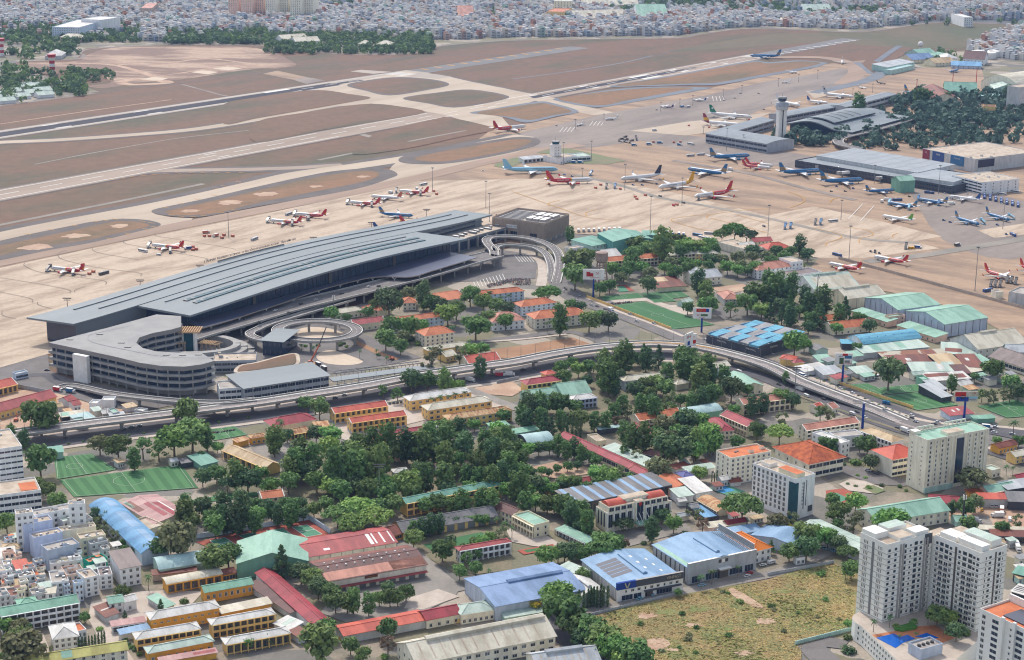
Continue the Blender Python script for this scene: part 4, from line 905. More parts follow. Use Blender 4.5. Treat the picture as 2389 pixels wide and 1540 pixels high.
q('hall','small square stair tower on the beige assembly hall',1690,982,1775,978,1715,962,13,'h','white','beige',1,0)
q('shed','rust brown shed with a bare tan roof strip by the pitches',1365,1148,1625,1128,1330,1080,4.5,'s','rust','cream',patch=[(0,.6,.55,.98,'roof_tan')])
q('house','octagon fronted rust roofed house in the trees',1985,1255,2130,1250,2000,1190,6,'h','salmon','grey',2,4)
q('shed','mint awning over the pitch side seats',1610,1290,1690,1265,1650,1240,4,'g','pale_mint','mint')
tile(3,1)
q('block','white office with salmon roof beside the apron wall',-95,985,235,945,-150,940,9,'h','salmon','white',3,8,ns=3)
q('block','white stair tower with flat roof above the salmon roofed office',225,914,327,901,148,868,13,'f','flat_tan','white',3,3,ns=2)
q('block','long white block with flat brown roof near the apron wall',180,1047,500,1003,50,1008,6.5,'f','taupe','white',2,10)
q('warehouse','white warehouse with pale mint roof and cream roof corner',440,1172,852,1128,145,1085,9,'g','pale_mint','white',2,8,rv=(.2,.72),patch=[(.12,.98,.02,.42,'roof_cream')],ribs=6,ns=2)
q('warehouse','cream warehouse with raised ridge vent by the apron',740,1250,1093,1203,550,1190,10,'g','cream','cream',1,0,rv=(.12,.8),ribs=4)
q('hangar','mint roofed hangar with grey banded gable beside the cream warehouse',1215,1352,1602,1300,860,1245,11,'g','mint','blue_grey',1,0,rh=5,ribs=6,wmat='shade')
q('hangar','mint roofed hangar with grey banded gable nearer the brown apron',1650,1487,2047,1423,1283,1365,12,'g','mint','blue_grey',1,0,rh=5.5,ribs=6,wmat='shade')
q('shed','long mint lean-to below the hangar gable',785,1362,1110,1466,862,1340,5,'s','mint','pinkish',1,8)
q('shed','mint lean-to below the nearer hangar gable',1205,1497,1560,1610,1290,1467,5,'s','mint','pinkish',1,8)
q('house','peach two storey house between the hangar gables',1130,1425,1280,1408,1120,1405,7,'f','mint','pinkish',2,3)
q('house','orange roofed L house, long wing under the trees',430,1465,725,1425,370,1432,6,'g','orange','cream',1,9,'v',trim=T)
q('house','orange roofed L house, front wing with white gables',610,1530,950,1495,590,1478,6,'g','orange','cream',1,6,trim=T)
q('house','orange villa beside the apron trees',0,790,215,770,10,745,7,'h','hot_red','cream',2,6)
q('shed','white hipped roof beside the orange apron villa',-250,760,-120,745,-255,735,6,'g','white','beige',2,4)
q('block','low white block with teal glass front near the round trees',-190,800,-40,775,-440,715,7,'f','flat_tan','beige',1,3,'s')
q('house','red roof house at the edge of the apron',-130,715,40,705,-130,690,7,'g','red','cream',2,5)
q('shed','white cargo hall at the right apron edge',2250,1190,2700,1265,2330,1140,11,'f','flat_grey','grey',ribs=6,base='wall_teal')
q('kiosk','white ribbed electric kiosk beside the parked blue bus',2130,1195,2200,1190,2125,1170,6,'f','flat_grey','beige')
tile(2,2)
q('house','yellow two storey house with crimson hip roof',140,512,455,470,70,478,8,'h','crimson','yellow',2,7,'v')
q('house','little orange roof turret on the yellow house',320,418,412,402,285,393,11.5,'h','hot_red','yellow')
q('shed','long mint roof in front of the yellow house',130,620,640,560,100,575,5,'g','mint','mint')
q('shed','stepped mint roofs left of the shaded lane',480,610,740,580,420,515,5,'g','mint','mint')
q('school','white roofed two storey house with white columns',570,655,787,628,505,625,7.5,'h','white','lilac',2,6,'v')
q('school','cream hipped school with pale blue wall amid trees',1050,478,1480,428,975,448,8,'h','cream','pale_blue',2,10)
q('house','small cream hipped roof right of the cream school',1540,510,1650,490,1508,478,5,'h','cream','beige')
q('house','white two storey house beside the flyover bend',1900,352,2035,332,1860,315,8,'g','cream','pale_blue',2,5)
q('hall','mint gabled hall with cream front beside the road',2160,535,2342,515,2005,425,7,'d','mint','cream',1,3,rh=3,ribs=0)
q('school','orange gabled school with white gallery',1190,845,1580,785,1105,800,8,'g','orange','cream',2,9,'v',trim=T)
q('shed','pale aqua arched roof beside the orange gabled school',1640,797,1955,748,1565,742,6,'a','aqua','green')
q('house','crimson low roof in front of the orange gabled school',1100,905,1320,982,1165,868,5,'g','crimson','cream',1,6)
q('house','crimson hipped house with cream end wall',1945,945,2068,935,1805,832,7,'h','crimson','cream',2,3,ns=5)
q('school','crimson gabled house with two floor gallery facing the trees',1950,792,2200,900,2032,757,8,'g','crimson','cream',2,9,'v',trim='grey_trim')
q('school','orange gabled block behind a row of road trees',2160,692,2640,632,2080,655,9,'g','salmon','cream',2,10,'v',trim=T)
q('shed','very long crimson roof running diagonally past the exercise yard',445,985,1095,1285,505,950,6,'g','crimson','cream',1,16,'s')
q('shed','short crimson roof at the lower end of the diagonal roof',1105,1302,1232,1360,1172,1264,6,'g','crimson','cream',1,4,'s')
q('shed','long pale mint roof beside the diagonal crimson roof',850,1097,1255,1277,920,1055,4.5,'s','pale_mint','cream')
q('house','small cream flat house beside the diagonal crimson roof',790,1050,880,1038,690,988,5,'f','flat_tan','cream',1,2)
q('shed','mint awning behind the aqua arched shed',10,970,250,930,0,938,4.5,'s','green','mint')
q('shed','short aqua arched shed left of the diagonal crimson roof',150,1065,385,1032,15,1000,5,'a','aqua','dark')
q('house','salmon red roof behind leafy trees near the exercise yard',335,1475,740,1405,305,1440,5,'g','red','yellow',1,6)
q('shed','orange roof shed beside the solar frame',1480,1484,1655,1422,1350,1400,6,'s','orange','pinkish')
q('house','violet hipped house with white wall',1600,1375,1692,1360,1530,1335,6,'h','violet','white',2,2)
q('shed','pale mint roof beside the violet house',1640,1322,1900,1282,1595,1292,5,'s','pale_mint','white',1,5)
q('shed','rust red small roof beside the pale mint roof',1530,1300,1665,1262,1505,1268,4,'s','rust','grey')
q('shed','white roofs beside the blue tennis court',1720,1525,1860,1500,1590,1420,5,'s','white','white')
q('shed','mint and white patched roof left of the white roofs',1560,1560,1690,1540,1500,1500,5,'s','pale_mint','white')
q('shed','dark open shelter under the trees',1215,1150,1360,1185,1290,1115,4,'h','brown','dark',1,6,'v')
q('shed','mint carport under trees beside the storage yard',815,930,1010,905,800,915,4,'s','aqua','dark')
q('block','cream six storey block with orange roof terrace',2040,1207,2420,1142,1893,1135,18.5,'f','flat_orange','beige',6,8,ns=3,clutter=5,base='wall_grey')
q('shed','long open steel shed carrying dark solar roof strips',582,1625,1482,1445,422,1515,8,'s','dark','dark',1,12,'v',rh=1,patch=[(.03+.12*k,.07+.12*k,-.05,1.05,'roof_sky','solar_beam')for k in range(8)])
tile(3,2)
q('school','orange gabled school with white gallery near the blue pillar',360,935,845,862,260,897,9,'g','salmon','beige',3,11,'v',trim=T,ns=2)
q('block','white narrow wing with flat white roof before the orange school',412,967,682,1068,490,945,11,'f','white','white',3,6,ns=2)
q('block','grey flat roofed link behind the white narrow wing',640,1010,890,985,585,960,8,'f','flat_grey','white',2,4)
q('school','tan tiled school with white gallery along the road',862,938,1162,1046,945,905,7.5,'h','tan','white',2,9,'v')
q('hall','great hall with weathered orange pyramid roof',385,1248,705,1184,50,1100,11,'h','old_tile','beige',2,5,'s',ns=4,rh=7,ov=1.8)
q('block','beige block with bright red hip roof beside the tall tower',1165,1207,1420,1160,970,1125,13,'h','hot_red','beige',3,5,'s',rh=6,ov=1.5)
q('shed','long pale mint patched market roof',890,218,1500,160,880,160,5,'s','pale_mint','grey',patch=[(.2,.32,.1,.9,'roof_mint'),(.6,.7,.1,.9,'roof_mint')])
q('shed','patchy rust and cream market roof',1090,272,1690,240,1010,228,5,'s','patchy','dark',patch=[(.05,.25,.1,.5,'roof_rust'),(.7,.85,.2,.9,'roof_rust')])
q('shed','rust red market roof',1200,317,1590,302,1130,262,5.2,'s','rust','dark',patch=[(.3,.42,.3,.6,'roof_white')])
q('shed','sand coloured market roof',1640,354,1845,340,1560,262,5.4,'s','tan','dark')
q('shed','rust roof with white sheet at the right of the market',1850,350,2020,347,1780,262,5.3,'s','rust','dark',patch=[(.3,.5,.5,.7,'roof_white')])
q('shed','pale mint roof at the top of the market',1620,218,1940,240,1560,140,5,'s','pale_mint','grey',patch=[(.1,.6,.1,.5,'roof_rust')])
q('shed','mint market roof along the front',1350,387,1770,387,1260,325,4.6,'s','pale_mint','dark',patch=[(.6,.75,.2,.8,'roof_white')])
q('shed','white ribbed market roof at the front',1450,410,1770,395,1420,372,4,'s','white','dark')
q('shed','rust and white striped roof at the market edge',1520,478,1890,452,1480,428,4,'s','white','grey',patch=[(0,.6,.5,.95,'roof_rust'),(.7,.95,.1,.7,'roof_rust')])
q('shed','purple brown roof inside the market',1770,408,1890,405,1755,348,4.4,'s','brown','dark')
q('shed','cream roof at the right end of the market',1870,400,2010,378,1850,345,4.3,'s','cream','dark')
q('shed','mint roof at the far right of the market',2010,310,2090,300,1960,250,5,'s','mint','grey')
q('shed','mint tin roof behind the big round yard tree',830,407,985,390,735,368,4,'s','pale_mint','grey')
q('shed','mint strip roof behind the gate',490,302,620,292,470,252,4,'s','mint','grey')
q('shed','mint roof left of the fig billboard',790,250,890,238,780,212,4,'s','mint','grey')
q('shed','grey tin roofs by the roadside market',520,420,710,400,500,362,4,'s','silver','grey')
q('shed','row of white tents by the roadside wall',340,392,560,352,322,345,4,'s','white','white')
q('shed','teal corner shed at the pitch edge',1440,475,1510,470,1420,435,5,'f','mint','green')
q('shed','white roofed stand beside the striped pitches',1620,632,1715,615,1470,535,4,'s','silver','dark')
q('shed','small silver roof behind the white stand',1570,562,1670,552,1510,492,4.5,'s','silver','dark')
q('hall','long blue ribbed roof hall behind the market',890,135,1425,75,785,68,7.5,'a','blue_slat','white',patch=[(k/7+.01,k/7+.03,.03,.97,'blue_paint')for k in range(7)])
q('shed','small blue ribbed roof left of the long blue hall',690,128,800,130,680,100,5,'s','blue_slat','dark')
q('warehouse','cream roofed warehouse with white gable beside the brown apron',1960,180,2420,115,1665,85,9,'g','cream','grey',2,8,rv=(.3,.62),ns=4)
q('warehouse','taupe roofed warehouse at the right edge',2068,248,2430,365,2195,178,6,'g','taupe','beige',1,10,'s')
q('warehouse','grey green walled warehouse behind the taupe roof',2230,200,2500,210,2170,148,9,'g','silver','mint',rh=4)
q('shed','red shelter roof beside the blue advertising mast',1700,802,1918,778,1598,755,4,'s','red','pale_blue',patch=[(.3,.4,.4,.7,'roof_white'),(.55,.65,.5,.8,'roof_white')])
q('shed','green tent roofs at the foot of the right pitch',1930,835,2120,822,1960,808,3.5,'s','green','green')
q('gate','yellow gate with stepped orange roofs',115,268,245,282,150,238,6,'h','hot_red','yellow')
q('gate','small crimson roofed guard house beside the yellow gate',250,308,335,300,225,280,5,'h','red','yellow',1,3)
q('house','tiny orange roof house near the road, left one',465,727,520,707,418,695,5,'g','hot_red','beige',1,2,trim=T)
q('house','tiny orange roof house near the road, right one',600,732,655,717,553,690,5,'g','salmon','beige',1,2,trim=T)
q('house','grey roofed house with mint gable by the dark building',450,190,560,180,345,155,5,'d','dark','mint',rh=2)
q('house','rust roofed ochre bungalow beside the far right road',2160,1100,2325,1062,2088,1066,5,'g','rust','ochre',1,5)
q('kiosk','pale roofed cream pavilion beside the tall beige tower',2092,1322,2172,1302,2045,1276,5,'f','pale_mint','beige',1,2)
q('house','yellow roofed corner house at the right edge',2310,1180,2450,1150,2300,1130,6,'g','cream','yellow',2,3)
q('house','crimson roofed house at the right edge',2330,1382,2470,1355,2285,1355,6,'g','crimson','cream',2,3)
q('shed','mint gabled workshop with peach arcade',2065,1520,2320,1475,2005,1458,6,'g','mint','pinkish',1,7,'v')
q('shed','white trussed roof beside the mint gabled workshop',2240,1490,2480,1455,2200,1430,7,'s','silver','dark')
q('house','orange stall with yellow wall below the dark tree',1880,1520,2000,1505,1870,1495,5,'s','orange','ochre',1,3)
tile(0,2)
q('barrack','yellow barrack with bright red roof at the left edge',-200,590,155,506,-280,545,6,'g','hot_red','yellow',1,8,'v',trim=T)
q('barrack','long yellow barrack with faded red roof beside the dig',-150,800,525,622,-230,745,6,'g','red','yellow',1,14)
q('house','small red roofed hut at the building site, front one',690,702,752,690,640,672,5,'g','red','white',1,2)
q('house','small red roofed hut at the building site, back one',640,665,705,640,600,625,5,'g','red','white',1,2)
q('shed','mint and cream site canteen roof',580,815,805,785,550,787,4,'s','cream','dark',patch=[(0,.35,.05,.95,'roof_mint')])
q('shed','long aqua site office roof',715,850,880,815,675,812,4,'s','aqua','grey')
q('shed','mint box cabin on the building site',1055,785,1118,775,1010,745,5,'f','mint','grey',1,2)
q('shed','grey blue cabin on the building site',1040,825,1170,810,1030,790,4,'s','silver','grey')
q('shed','small mint cabin beside the brown container',725,880,820,865,712,828,4.5,'f','mint','grey')
q('kiosk','tall white tank block on the building site',945,665,1062,665,940,630,6,'f','white','white')
q('kiosk','white square box on the building site',830,692,905,695,815,655,6,'f','white','white')
q('kiosk','white box beside the slip ramp',1250,755,1335,768,1235,722,5,'f','white','grey')
q('gate','blue grey guard booths by the terminal lane',150,420,262,398,140,398,4,'f','silver','pale_blue',1,5,'s')
q('block','tall white block with rows of round fans at the left edge',-350,1170,205,1092,-420,1000,27,'f','flat_tan','white',7,10,'s',wh=1.2,clutter=5)
q('block','white flat block with orange roof deck at the left edge',-250,1585,382,1503,-240,1455,13,'f','flat_tan','white',3,9,'s',patch=[(.72,.97,.15,.75,'flat_orange')])
q('hall','long sand coloured gabled hall by the car yard',2082,1122,2474,1287,2182,1070,6,'g','tan','yellow',1,7,'v')
q('shed','small rusty roofed yellow hut beside the round tree',2215,1050,2320,1022,2180,1030,4,'s','rusty','ochre')
q('shed','rusty yellow store next to the yellow hut',2350,1010,2480,990,2320,985,5,'h','rusty','ochre',1,3)
q('shed','mint shed at the corner of the striped pitch',455,1152,590,1137,428,1112,5,'s','teal','mint')
q('shed','bright mint shade canopy beside the pitches',1880,1265,2030,1228,1790,1195,3.6,'s','teal','green')
q('shed','grey shelter beside the mint shade canopy',1700,1245,1830,1225,1675,1215,3.4,'s','dark','dark')
tile(1,2)
q('house','crimson hipped yellow house with coconut palm in front',165,905,560,835,65,850,6,'h','crimson','cream',1,6)
q('house','rusty roofed bungalow with columns behind round trees',320,977,490,947,292,935,4.5,'g','rusty','yellow',1,5,'v')
q('shed','rusty tin shed between the palm house and the yellow halls',570,932,697,920,540,880,4,'s','rusty','cream')
q('barrack','yellow two storey hall with red gable roof, the one nearer the flyover',735,777,1225,707,672,742,8.5,'g','hot_red','yellow',2,10,'v',trim=T,ns=2,ww=2.2,base='wall_blue_grey')
q('barrack','yellow two storey hall with red gable roof, the front one',895,867,1398,795,832,835,8.5,'g','hot_red','yellow',2,10,'v',trim=T,ns=2,ww=2.2,base='wall_blue_grey')
q('barrack','long low yellow building with deep crimson roof',1070,1003,1680,907,1008,985,5.5,'g','crimson','yellow',1,9,trim=T)
q('house','crimson hipped corner house beside the glass kiosk',1480,1012,1680,997,1450,970,5,'h','crimson','green')
q('barrack','yellow barrack with white hip roof nearest the flyover trees',1440,662,2010,577,1390,622,8,'h','white','yellow',2,9,ns=2,ww=2.4)
q('barrack','yellow barrack with cream hip roof in the middle of three',1610,750,2200,662,1560,705,8,'h','cream','yellow',2,10,ns=2,ww=2.4)
q('barrack','yellow barrack with rusty striped roof',1800,837,2389,752,1740,800,8,'h','rusty','yellow',2,10,ns=2,ww=2.4)
q('house','bright red gabled house with white verge under the flyover',1985,313,2275,273,1950,255,5,'g','hot_red','cream',1,5,trim=T)
q('house','cream roofed yellow bungalow behind fan palms',1605,192,1990,140,1565,165,5,'h','cream','yellow',1,8)
q('house','small cream annex below the yellow bungalow',1775,250,1870,230,1755,205,5,'g','cream','yellow',1,3)
q('kiosk','glass fronted kiosk with flat red roof',1300,1022,1445,1000,1280,1000,4.5,'f','red','cream',1,3,'s',wh=2.6)
q('house','narrow pink gabled house among the trees',1310,1142,1390,1125,1292,1082,7,'d','red','pinkish',2,1,rh=2)
q('shed','green roof beside the rusty striped barrack',2200,912,2362,887,2188,880,4.5,'s','green','mint')
q('house','small orange gabled house with white trim beside the pitch trees',60,1572,255,1548,5,1522,7,'g','orange','cream',2,4,trim=T)
q('house','pale house wall glimpsed in the central grove',1700,1290,1990,1262,1690,1250,6,'h','pink','grey',2,8,'v')
q('house','low white house glimpsed under the grove',1290,1330,1420,1315,1285,1300,5,'h','white','white',1,4,'v')
tile(1,3)
q('school','teal roofed yellow school mostly hidden by trees',1405,78,2280,-95,1385,28,9,'g','teal','yellow',2,14,'v')
q('warehouse','bright red roofed warehouse with white skylight strips',485,578,1312,440,312,437,8,'g','red','beige',1,0,rh=2.6,ribs=8,patch=[(.72,.76,.06,.5,'white'),(.78,.80,.06,.5,'white'),(.87,.89,.06,.5,'white'),(.97,.985,.03,.5,'white'),(.2,.27,.12,.2,'white')])
root=q('warehouse','brown red warehouse with roof vents facing the grey yard',665,810,1592,648,430,635,7.5,'g','brown','beige',1,10,'d',rh=3.2,awning=(.1,1,3,3.6,'roof_red'),ww=4,wh=3.2,patch=[(0,1,.0,.27,'roof_salmon'),(0,1,.8,1,'roof_rust'),(.66,1,.01,.27,'roof_rust')])
W,Dp=root['_w'],root['_d'];b=MB()
for k in range(10):
 for y in(.4,.6):b.tube((W*(.08+.09*k),Dp*y,9.9),(W*(.08+.09*k),Dp*y,11),.5,.5,'white',6)
b.obj('roof_vent',root);b=MB();b.box(W*.37,-.3,5.4,W*.5,-.1,7,'roof_rust');s_=b.obj('sign',root);text('lettering','NHÀ KHO',1.0,'yellow_paint',s_,facing(Vector((W*.435,-.36,6.2)),(1,0,0)))
q('shed','long crimson gabled roof slanting beside the round tree row',0,727,525,1202,142,692,5.5,'g','crimson','white',rh=2)
q('shed','dark brown roof left of the long crimson roof',-80,832,320,1102,0,800,4,'s','brown','grey')
q('shed','orange roofed long shed at the bottom',822,1312,1590,1163,725,1225,5,'g','hot_red','grey',rh=1.6)
q('shed','crimson roofed shed joined to the orange one',1592,1165,1905,1103,1535,1082,5.6,'g','crimson','beige',1,4)
q('house','pale mint roofed cream house right of the crimson shed',1918,1118,2228,1068,1868,1032,6,'h','pale_mint','beige',1,6)
root=q('warehouse','huge cream warehouse with long ridge vent at the bottom',1500,1574,2794,1314,1212,1400,8.5,'g','cream','beige',2,15,rv=(.13,.99,2),ww=2.6,ns=4,patch=[(.06+.075*k,.07+.075*k,.02,.44,'flat_tan')for k in range(12)]+[(.06+.075*k,.068+.075*k,.58,.97,'flat_tan')for k in range(12)])
root['base']=1
q('school','white two storey villa school with red hip roof',1900,520,2372,437,1870,488,8,'h','red','white',2,9,'v',ns=2)
q('shed','long dark grey roof behind the garden',1372,347,2252,192,1268,262,5,'g','dark','yellow',1,9,'d')
q('shed','brown roofed garage joined to the dark grey roof',1270,382,1360,352,1205,300,4.5,'g','rust','ochre',1,2,'s')
tile(2,3)
q('school','cream two storey school with flat mint roof',10,192,205,294,152,155,8,'f','mint','cream',2,7,'v',ns=2)
q('school','maroon roofed school behind the flat mint roof',-165,118,5,188,-15,95,7,'g','brown','cream',2,5)
tile(0,3)
q('hall','long arched bright blue roof hall',842,102,1322,547,1087,60,8,'a','bright_blue','pale_blue',patch=[(.05,.18,.45,.8,'roof_sky'),(.3,.62,.4,.8,'roof_sky'),(.68,.95,.45,.75,'roof_sky')])
q('hall','pink and red striped factory roof beside the blue hall',1132,77,1442,267,1482,10,6,'g','pink','cream',rh=2,patch=[(.05,.5,.03,.2,'roof_rust'),(.35,.95,.55,.72,'roof_crimson'),(.3,.9,.35,.47,'roof_crimson'),(.3,.9,.74,.78,'white'),(.4,.7,.48,.52,'white'),(.02,.3,.02,.12,'roof_mint')])
q('shed','tan flat roof beside the thorny round tree',1400,330,1535,285,1300,230,6,'f','flat_tan','cream')
q('shed','pale aqua arched shed above the garages',1490,697,2015,615,1410,602,6,'a','aqua','mint')
q('shed','narrow rust roof strip behind the garages',1430,747,1830,707,1400,715,4,'s','rust','brown')
q('shed','ochre garages with seven open bays',1560,832,2065,737,1500,782,6,'a','cream','ochre',1,7,'v',rh=1.4)
q('shed','rust roofed end of the ochre garages',2080,742,2195,718,2060,700,5.5,'g','rust','ochre',1,2,'s')
q('barrack','ochre building with mint gable roof',1915,907,2355,827,1860,855,7,'g','green','ochre',1,8,wz=3,ww=1.4,wh=2.2)
q('hall','large mint gabled hall beside the tennis courts',2212,640,2868,612,2250,432,9,'d','mint','green',rh=6,ribs=8,wmat='wall_green')
q('barrack','ochre barrack with white hip roof, the windowless one',1410,1164,2045,1050,1350,1102,8,'h','white','ochre',2,10,wh=.6)
q('barrack','ochre barrack with open galleries under a pale roof',1277,1347,1862,1247,1215,1292,7.5,'h','white','yellow',2,9,'v')
q('barrack','ochre barrack with galleries beside the brown roof',1982,1212,2560,1107,1925,1167,8,'h','white','yellow',2,9,'v')
q('barrack','low ochre building with grey green roof',1387,1477,1987,1362,1335,1425,5.5,'h','pale_mint','ochre',1,8)
q('barrack','single storey ochre gallery house with white roof',2112,1394,2700,1287,2060,1342,6,'h','white','yellow',1,9,'v')
q('shed','cream roofed ochre store behind the galleries',2072,1107,2530,1012,2045,1060,5,'s','cream','ochre')
q('school','white three storey school with mint roof',12,1132,735,1002,-60,1065,10.5,'g','green','white',3,10,'v',trim='grey_trim')
q('school','small mint hip roof behind the white school',180,1030,345,1000,130,985,11,'h','green','white')
q('villa','white villa with white hip roof',500,1347,727,1314,385,1237,9,'h','white','white',3,4,ns=3)
q('villa','orange terrace wing of the white villa',722,1287,807,1267,640,1222,7,'f','flat_orange','white',2,2)
q('school','long yellow roofed white school at the bottom edge',-100,1640,1187,1439,-150,1565,9,'g','yellow','beige',3,14,patch=[(.52,.6,.02,.5,'roof_mint')])
q('house','small white house with mint gable roof',1022,1012,1147,992,970,957,7,'g','mint','white',2,2)
q('house','white flat annex of the mint gabled house',1150,1002,1272,972,1140,950,6,'g','white','white',1,1)
q('carport','rust roofed carport on the bend',880,1047,990,1142,972,1000,4,'s','rust','grey',patch=[(.4,.48,0,1,'roof_white')])
q('carport','mint roofed shelter by the white tanks',1380,957,1540,1057,1462,930,3.5,'s','mint','grey')
q('carport','pinkish carport in front of the ochre barracks',1050,1227,1350,1182,1045,1190,4,'s','pink','grey',1,6,'v')
q('carport','pale blue tin roof in front of the ochre barracks',1130,1302,1392,1247,1100,1270,4,'s','sky','grey')
q('carport','red and pink tin roof at the bottom',1500,1560,2020,1470,1480,1530,3.5,'s','pink','ochre',patch=[(.6,1,.2,.8,'roof_red')])
q('shed','grey tin roofs right of the gallery barrack',2560,1200,2700,1260,2640,1130,4,'s','white','grey',patch=[(.3,.6,0,1,'roof_pale_mint')])
q('shed','rust tin roof beside the gallery house',2700,1270,2790,1330,2770,1230,4,'s','rust','grey')
for a in[('tall white town house with cluttered roof at the top of the row',150,192,310,172,140,150,24,'f','flat_tan','white',6,3),('lilac town house with blank side wall',215,292,490,242,205,240,17,'f','flat_tan','lilac',5,0),('pale blue town house with roof garden',315,412,585,357,255,372,13,'f','flat_tan','lilac',4,0),('grey town house with blank side wall',445,532,742,462,370,482,13,'f','flat_grey','blue_grey',4,0),('cream town house with long pale roof',560,352,897,302,545,312,12,'f','flat_tan','beige',4,0),('cream town house with little red gables',750,422,987,382,600,395,11,'f','flat_tan','cream',3,3),('low grey town house beside the blue hall trees',845,472,1012,437,838,437,9,'f','silver','grey',3,3),('long white rooftop with solar racks',320,202,790,112,310,150,17,'f','flat_grey','white',5,6),('white town house with top water room',640,102,792,92,615,67,24,'f','flat_tan','white',6,2),('grey glazed town house with small mint roof',590,260,780,215,575,205,13,'f','pale_mint','grey',4,4),('grey town house with dark balcony',785,245,865,225,780,200,12,'f','flat_grey','grey',4,2),('white town house under a pink canopy',475,657,770,612,470,622,7,'f','white','white',2,4),('turquoise house with orange turret',830,642,1002,597,780,602,9,'f','flat_orange','turquoise',2,3),('modern white house with sloping taupe roof',1125,692,1312,657,1010,572,11.5,'s','taupe','white',3,3),('white town house with blackened roof',620,762,792,732,540,692,10,'f','dark','pinkish',3,3),('white town house with green roof nets',480,832,642,812,395,732,9,'f','flat_grey','white',3,3),('cream town house with rough grey stair front',790,792,920,762,780,702,11,'f','flat_tan','white',4,2),('white house with dark sloping terrace',930,767,1050,752,890,692,8,'f','taupe','white',3,2),('white house with red sloping roof at the left',160,702,275,682,110,640,8,'s','hot_red','white',3,2),('pale house left of the red sloping roof',35,668,125,655,20,625,8,'f','flat_tan','white',3,2),('white roofed house at the left edge',10,592,140,577,0,520,7,'s','white','white',2,2),('tan tin roof house at the left edge',20,507,178,500,5,462,5,'h','tan','white',1,2),('grey house with orange awning',20,842,70,835,0,800,7,'f','flat_orange','pinkish',2,1),('sandy roofed house with blue wall',110,860,225,850,105,805,7,'s','tan','pale_blue',2,2),('orange tiled terrace house',255,860,420,830,250,845,6,'f','flat_orange','pale_blue',2,2),('house with leafy roof garden',300,940,440,915,295,890,7,'f','flat_grey','grey',2,2),('cream roofed narrow house',430,920,510,915,415,835,7,'s','cream','white',2,1),('grey house at the left edge below',0,960,95,940,-20,890,9,'f','flat_grey','grey',3,2),('grey balconied house with rust roof',95,960,235,935,85,880,8,'f','rust','grey',3,2),('white terrace house with balcony plants',180,780,330,755,165,720,9,'f','flat_tan','white',3,3),('white flat house beside the alley',-30,770,70,750,-40,690,9,'f','flat_tan','white',3,2)]:
 q('town',*a[:11],a[11],a[12],clutter=6 if a[8]=='f' else 0,group='narrow town houses')
rh_=random.Random(17);SP=[(40,560),(85,610),(150,590),(60,720),(20,700),(240,700),(330,640),(120,760),(270,770),(350,720),(60,820),(190,830),(350,800),(30,900),(170,910),(270,890),(390,870),(600,860),(700,840),(840,700),(700,560),(880,560),(960,520),(640,470),(900,640),(820,830),(540,640),(1060,480),(60,430),(130,400)]
for i,(x,y)in enumerate(sorted(SP)):
 w_=rh_.uniform(55,95);k=rh_.randrange(4)
 q('town','%s of the small pale town houses wedged between bigger ones'%rank(i,len(SP)),x,y,x+w_,y-w_*.2,x-w_*.3,y-rh_.uniform(20,34),rh_.uniform(5,10.5),rh_.choice('ffsf'),rh_.choice(['flat_tan','flat_grey','white','rust','flat_orange','pale_mint','flat_tan','silver']),rh_.choice(['white','beige','grey','pale_blue','cream','pinkish']),3,2,clutter=3,group='small pale town houses')
for c_,r_,wh_,PS in((3,2,'by the market and right pitches',[(560,300),(640,460),(700,420),(760,320),(900,440),(1030,330),(1360,420),(1420,350),(1980,430),(2060,470),(2140,420),(2200,470),(2260,420),(1800,520),(1880,560),(2300,330)]),(2,2,'beside the blue tennis court and white roofs',[(1700,1460),(1760,1480),(1900,1460),(1960,1400),(2040,1420),(1600,1250),(1800,1250)]),(3,3,'round the truck yard and towers',[(1480,110),(1560,140),(2060,420),(2160,450),(2260,430),(2350,600),(2330,680),(2340,780)]),(2,3,'in the lane behind the office',[(1560,200),(1680,120),(1560,60),(2060,200),(2120,260),(2260,230)]),(0,2,'on the building site and by the pitches',[(450,700),(520,720),(960,780),(1180,730),(620,770),(880,760),(1100,1240),(1600,1230),(380,640)])):
 tile(c_,r_)
 for i,(x,y)in enumerate(sorted(PS)):
  w_=rh_.uniform(50,110);q('shed','%s of the small tin roofs %s'%(rank(i,len(PS)),wh_),x,y,x+w_,y-w_*rh_.uniform(.1,.25),x-w_*.3,y-rh_.uniform(18,34),rh_.uniform(3,5),rh_.choice('sgs'),rh_.choice(['silver','rust','pale_mint','white','rusty','mint','grey','tan','red']),rh_.choice(['grey','beige','white','mint']),1,rh_.choice([0,2,3]),group='small tin roofs '+wh_)

# -- streets, yards, pitches of the near town
pal('turf','#477c4b','#3f7145',sc=.05,amt=.6,fine=.1,fsc=.5);pal('turf_light','#568a56',fine=.1,fsc=.5);pal('turf_dark','#447c4b',fine=.1,fsc=.5)
pal('court_green','#5f9b7c',fine=.06);pal('court_red','#b9634f','#a9584a',sc=.1,amt=.7,fine=.08);pal('court_blue','#4f9fd6',fine=.05)
pal('dry_plot','#b58a68','#a67c5c',sc=.05,amt=.9,fine=.12,fsc=.4);pal('yard','#a8a097','#938c84',sc=.04,amt=.9,fine=.12,fsc=.3)
pal('scrub','#a58c60','#7d8250',sc=.05,amt=1,fine=.25,fsc=.25,lo=.4,hi=.6)
pal('weed_green','#7f8a4e','#96905c',sc=.1,amt=1,fine=.25,fsc=.6);pal('green_verge','#7d7a5f','#94866d',sc=.09,amt=.95,fine=.25,fsc=.6)
off_=lambda pts,d:offs([Vector((p.x,p.y,0))for p in spline(pts,3)],d)
road('street',off_(fp[:15],-6),30,'dark_asphalt',2,0);road('pavement',off_(fp[:15],-23),5,'pavement',3,0);road('pavement',off_(fp[:15],11),4,'pavement',3,0)
tile(3,2)
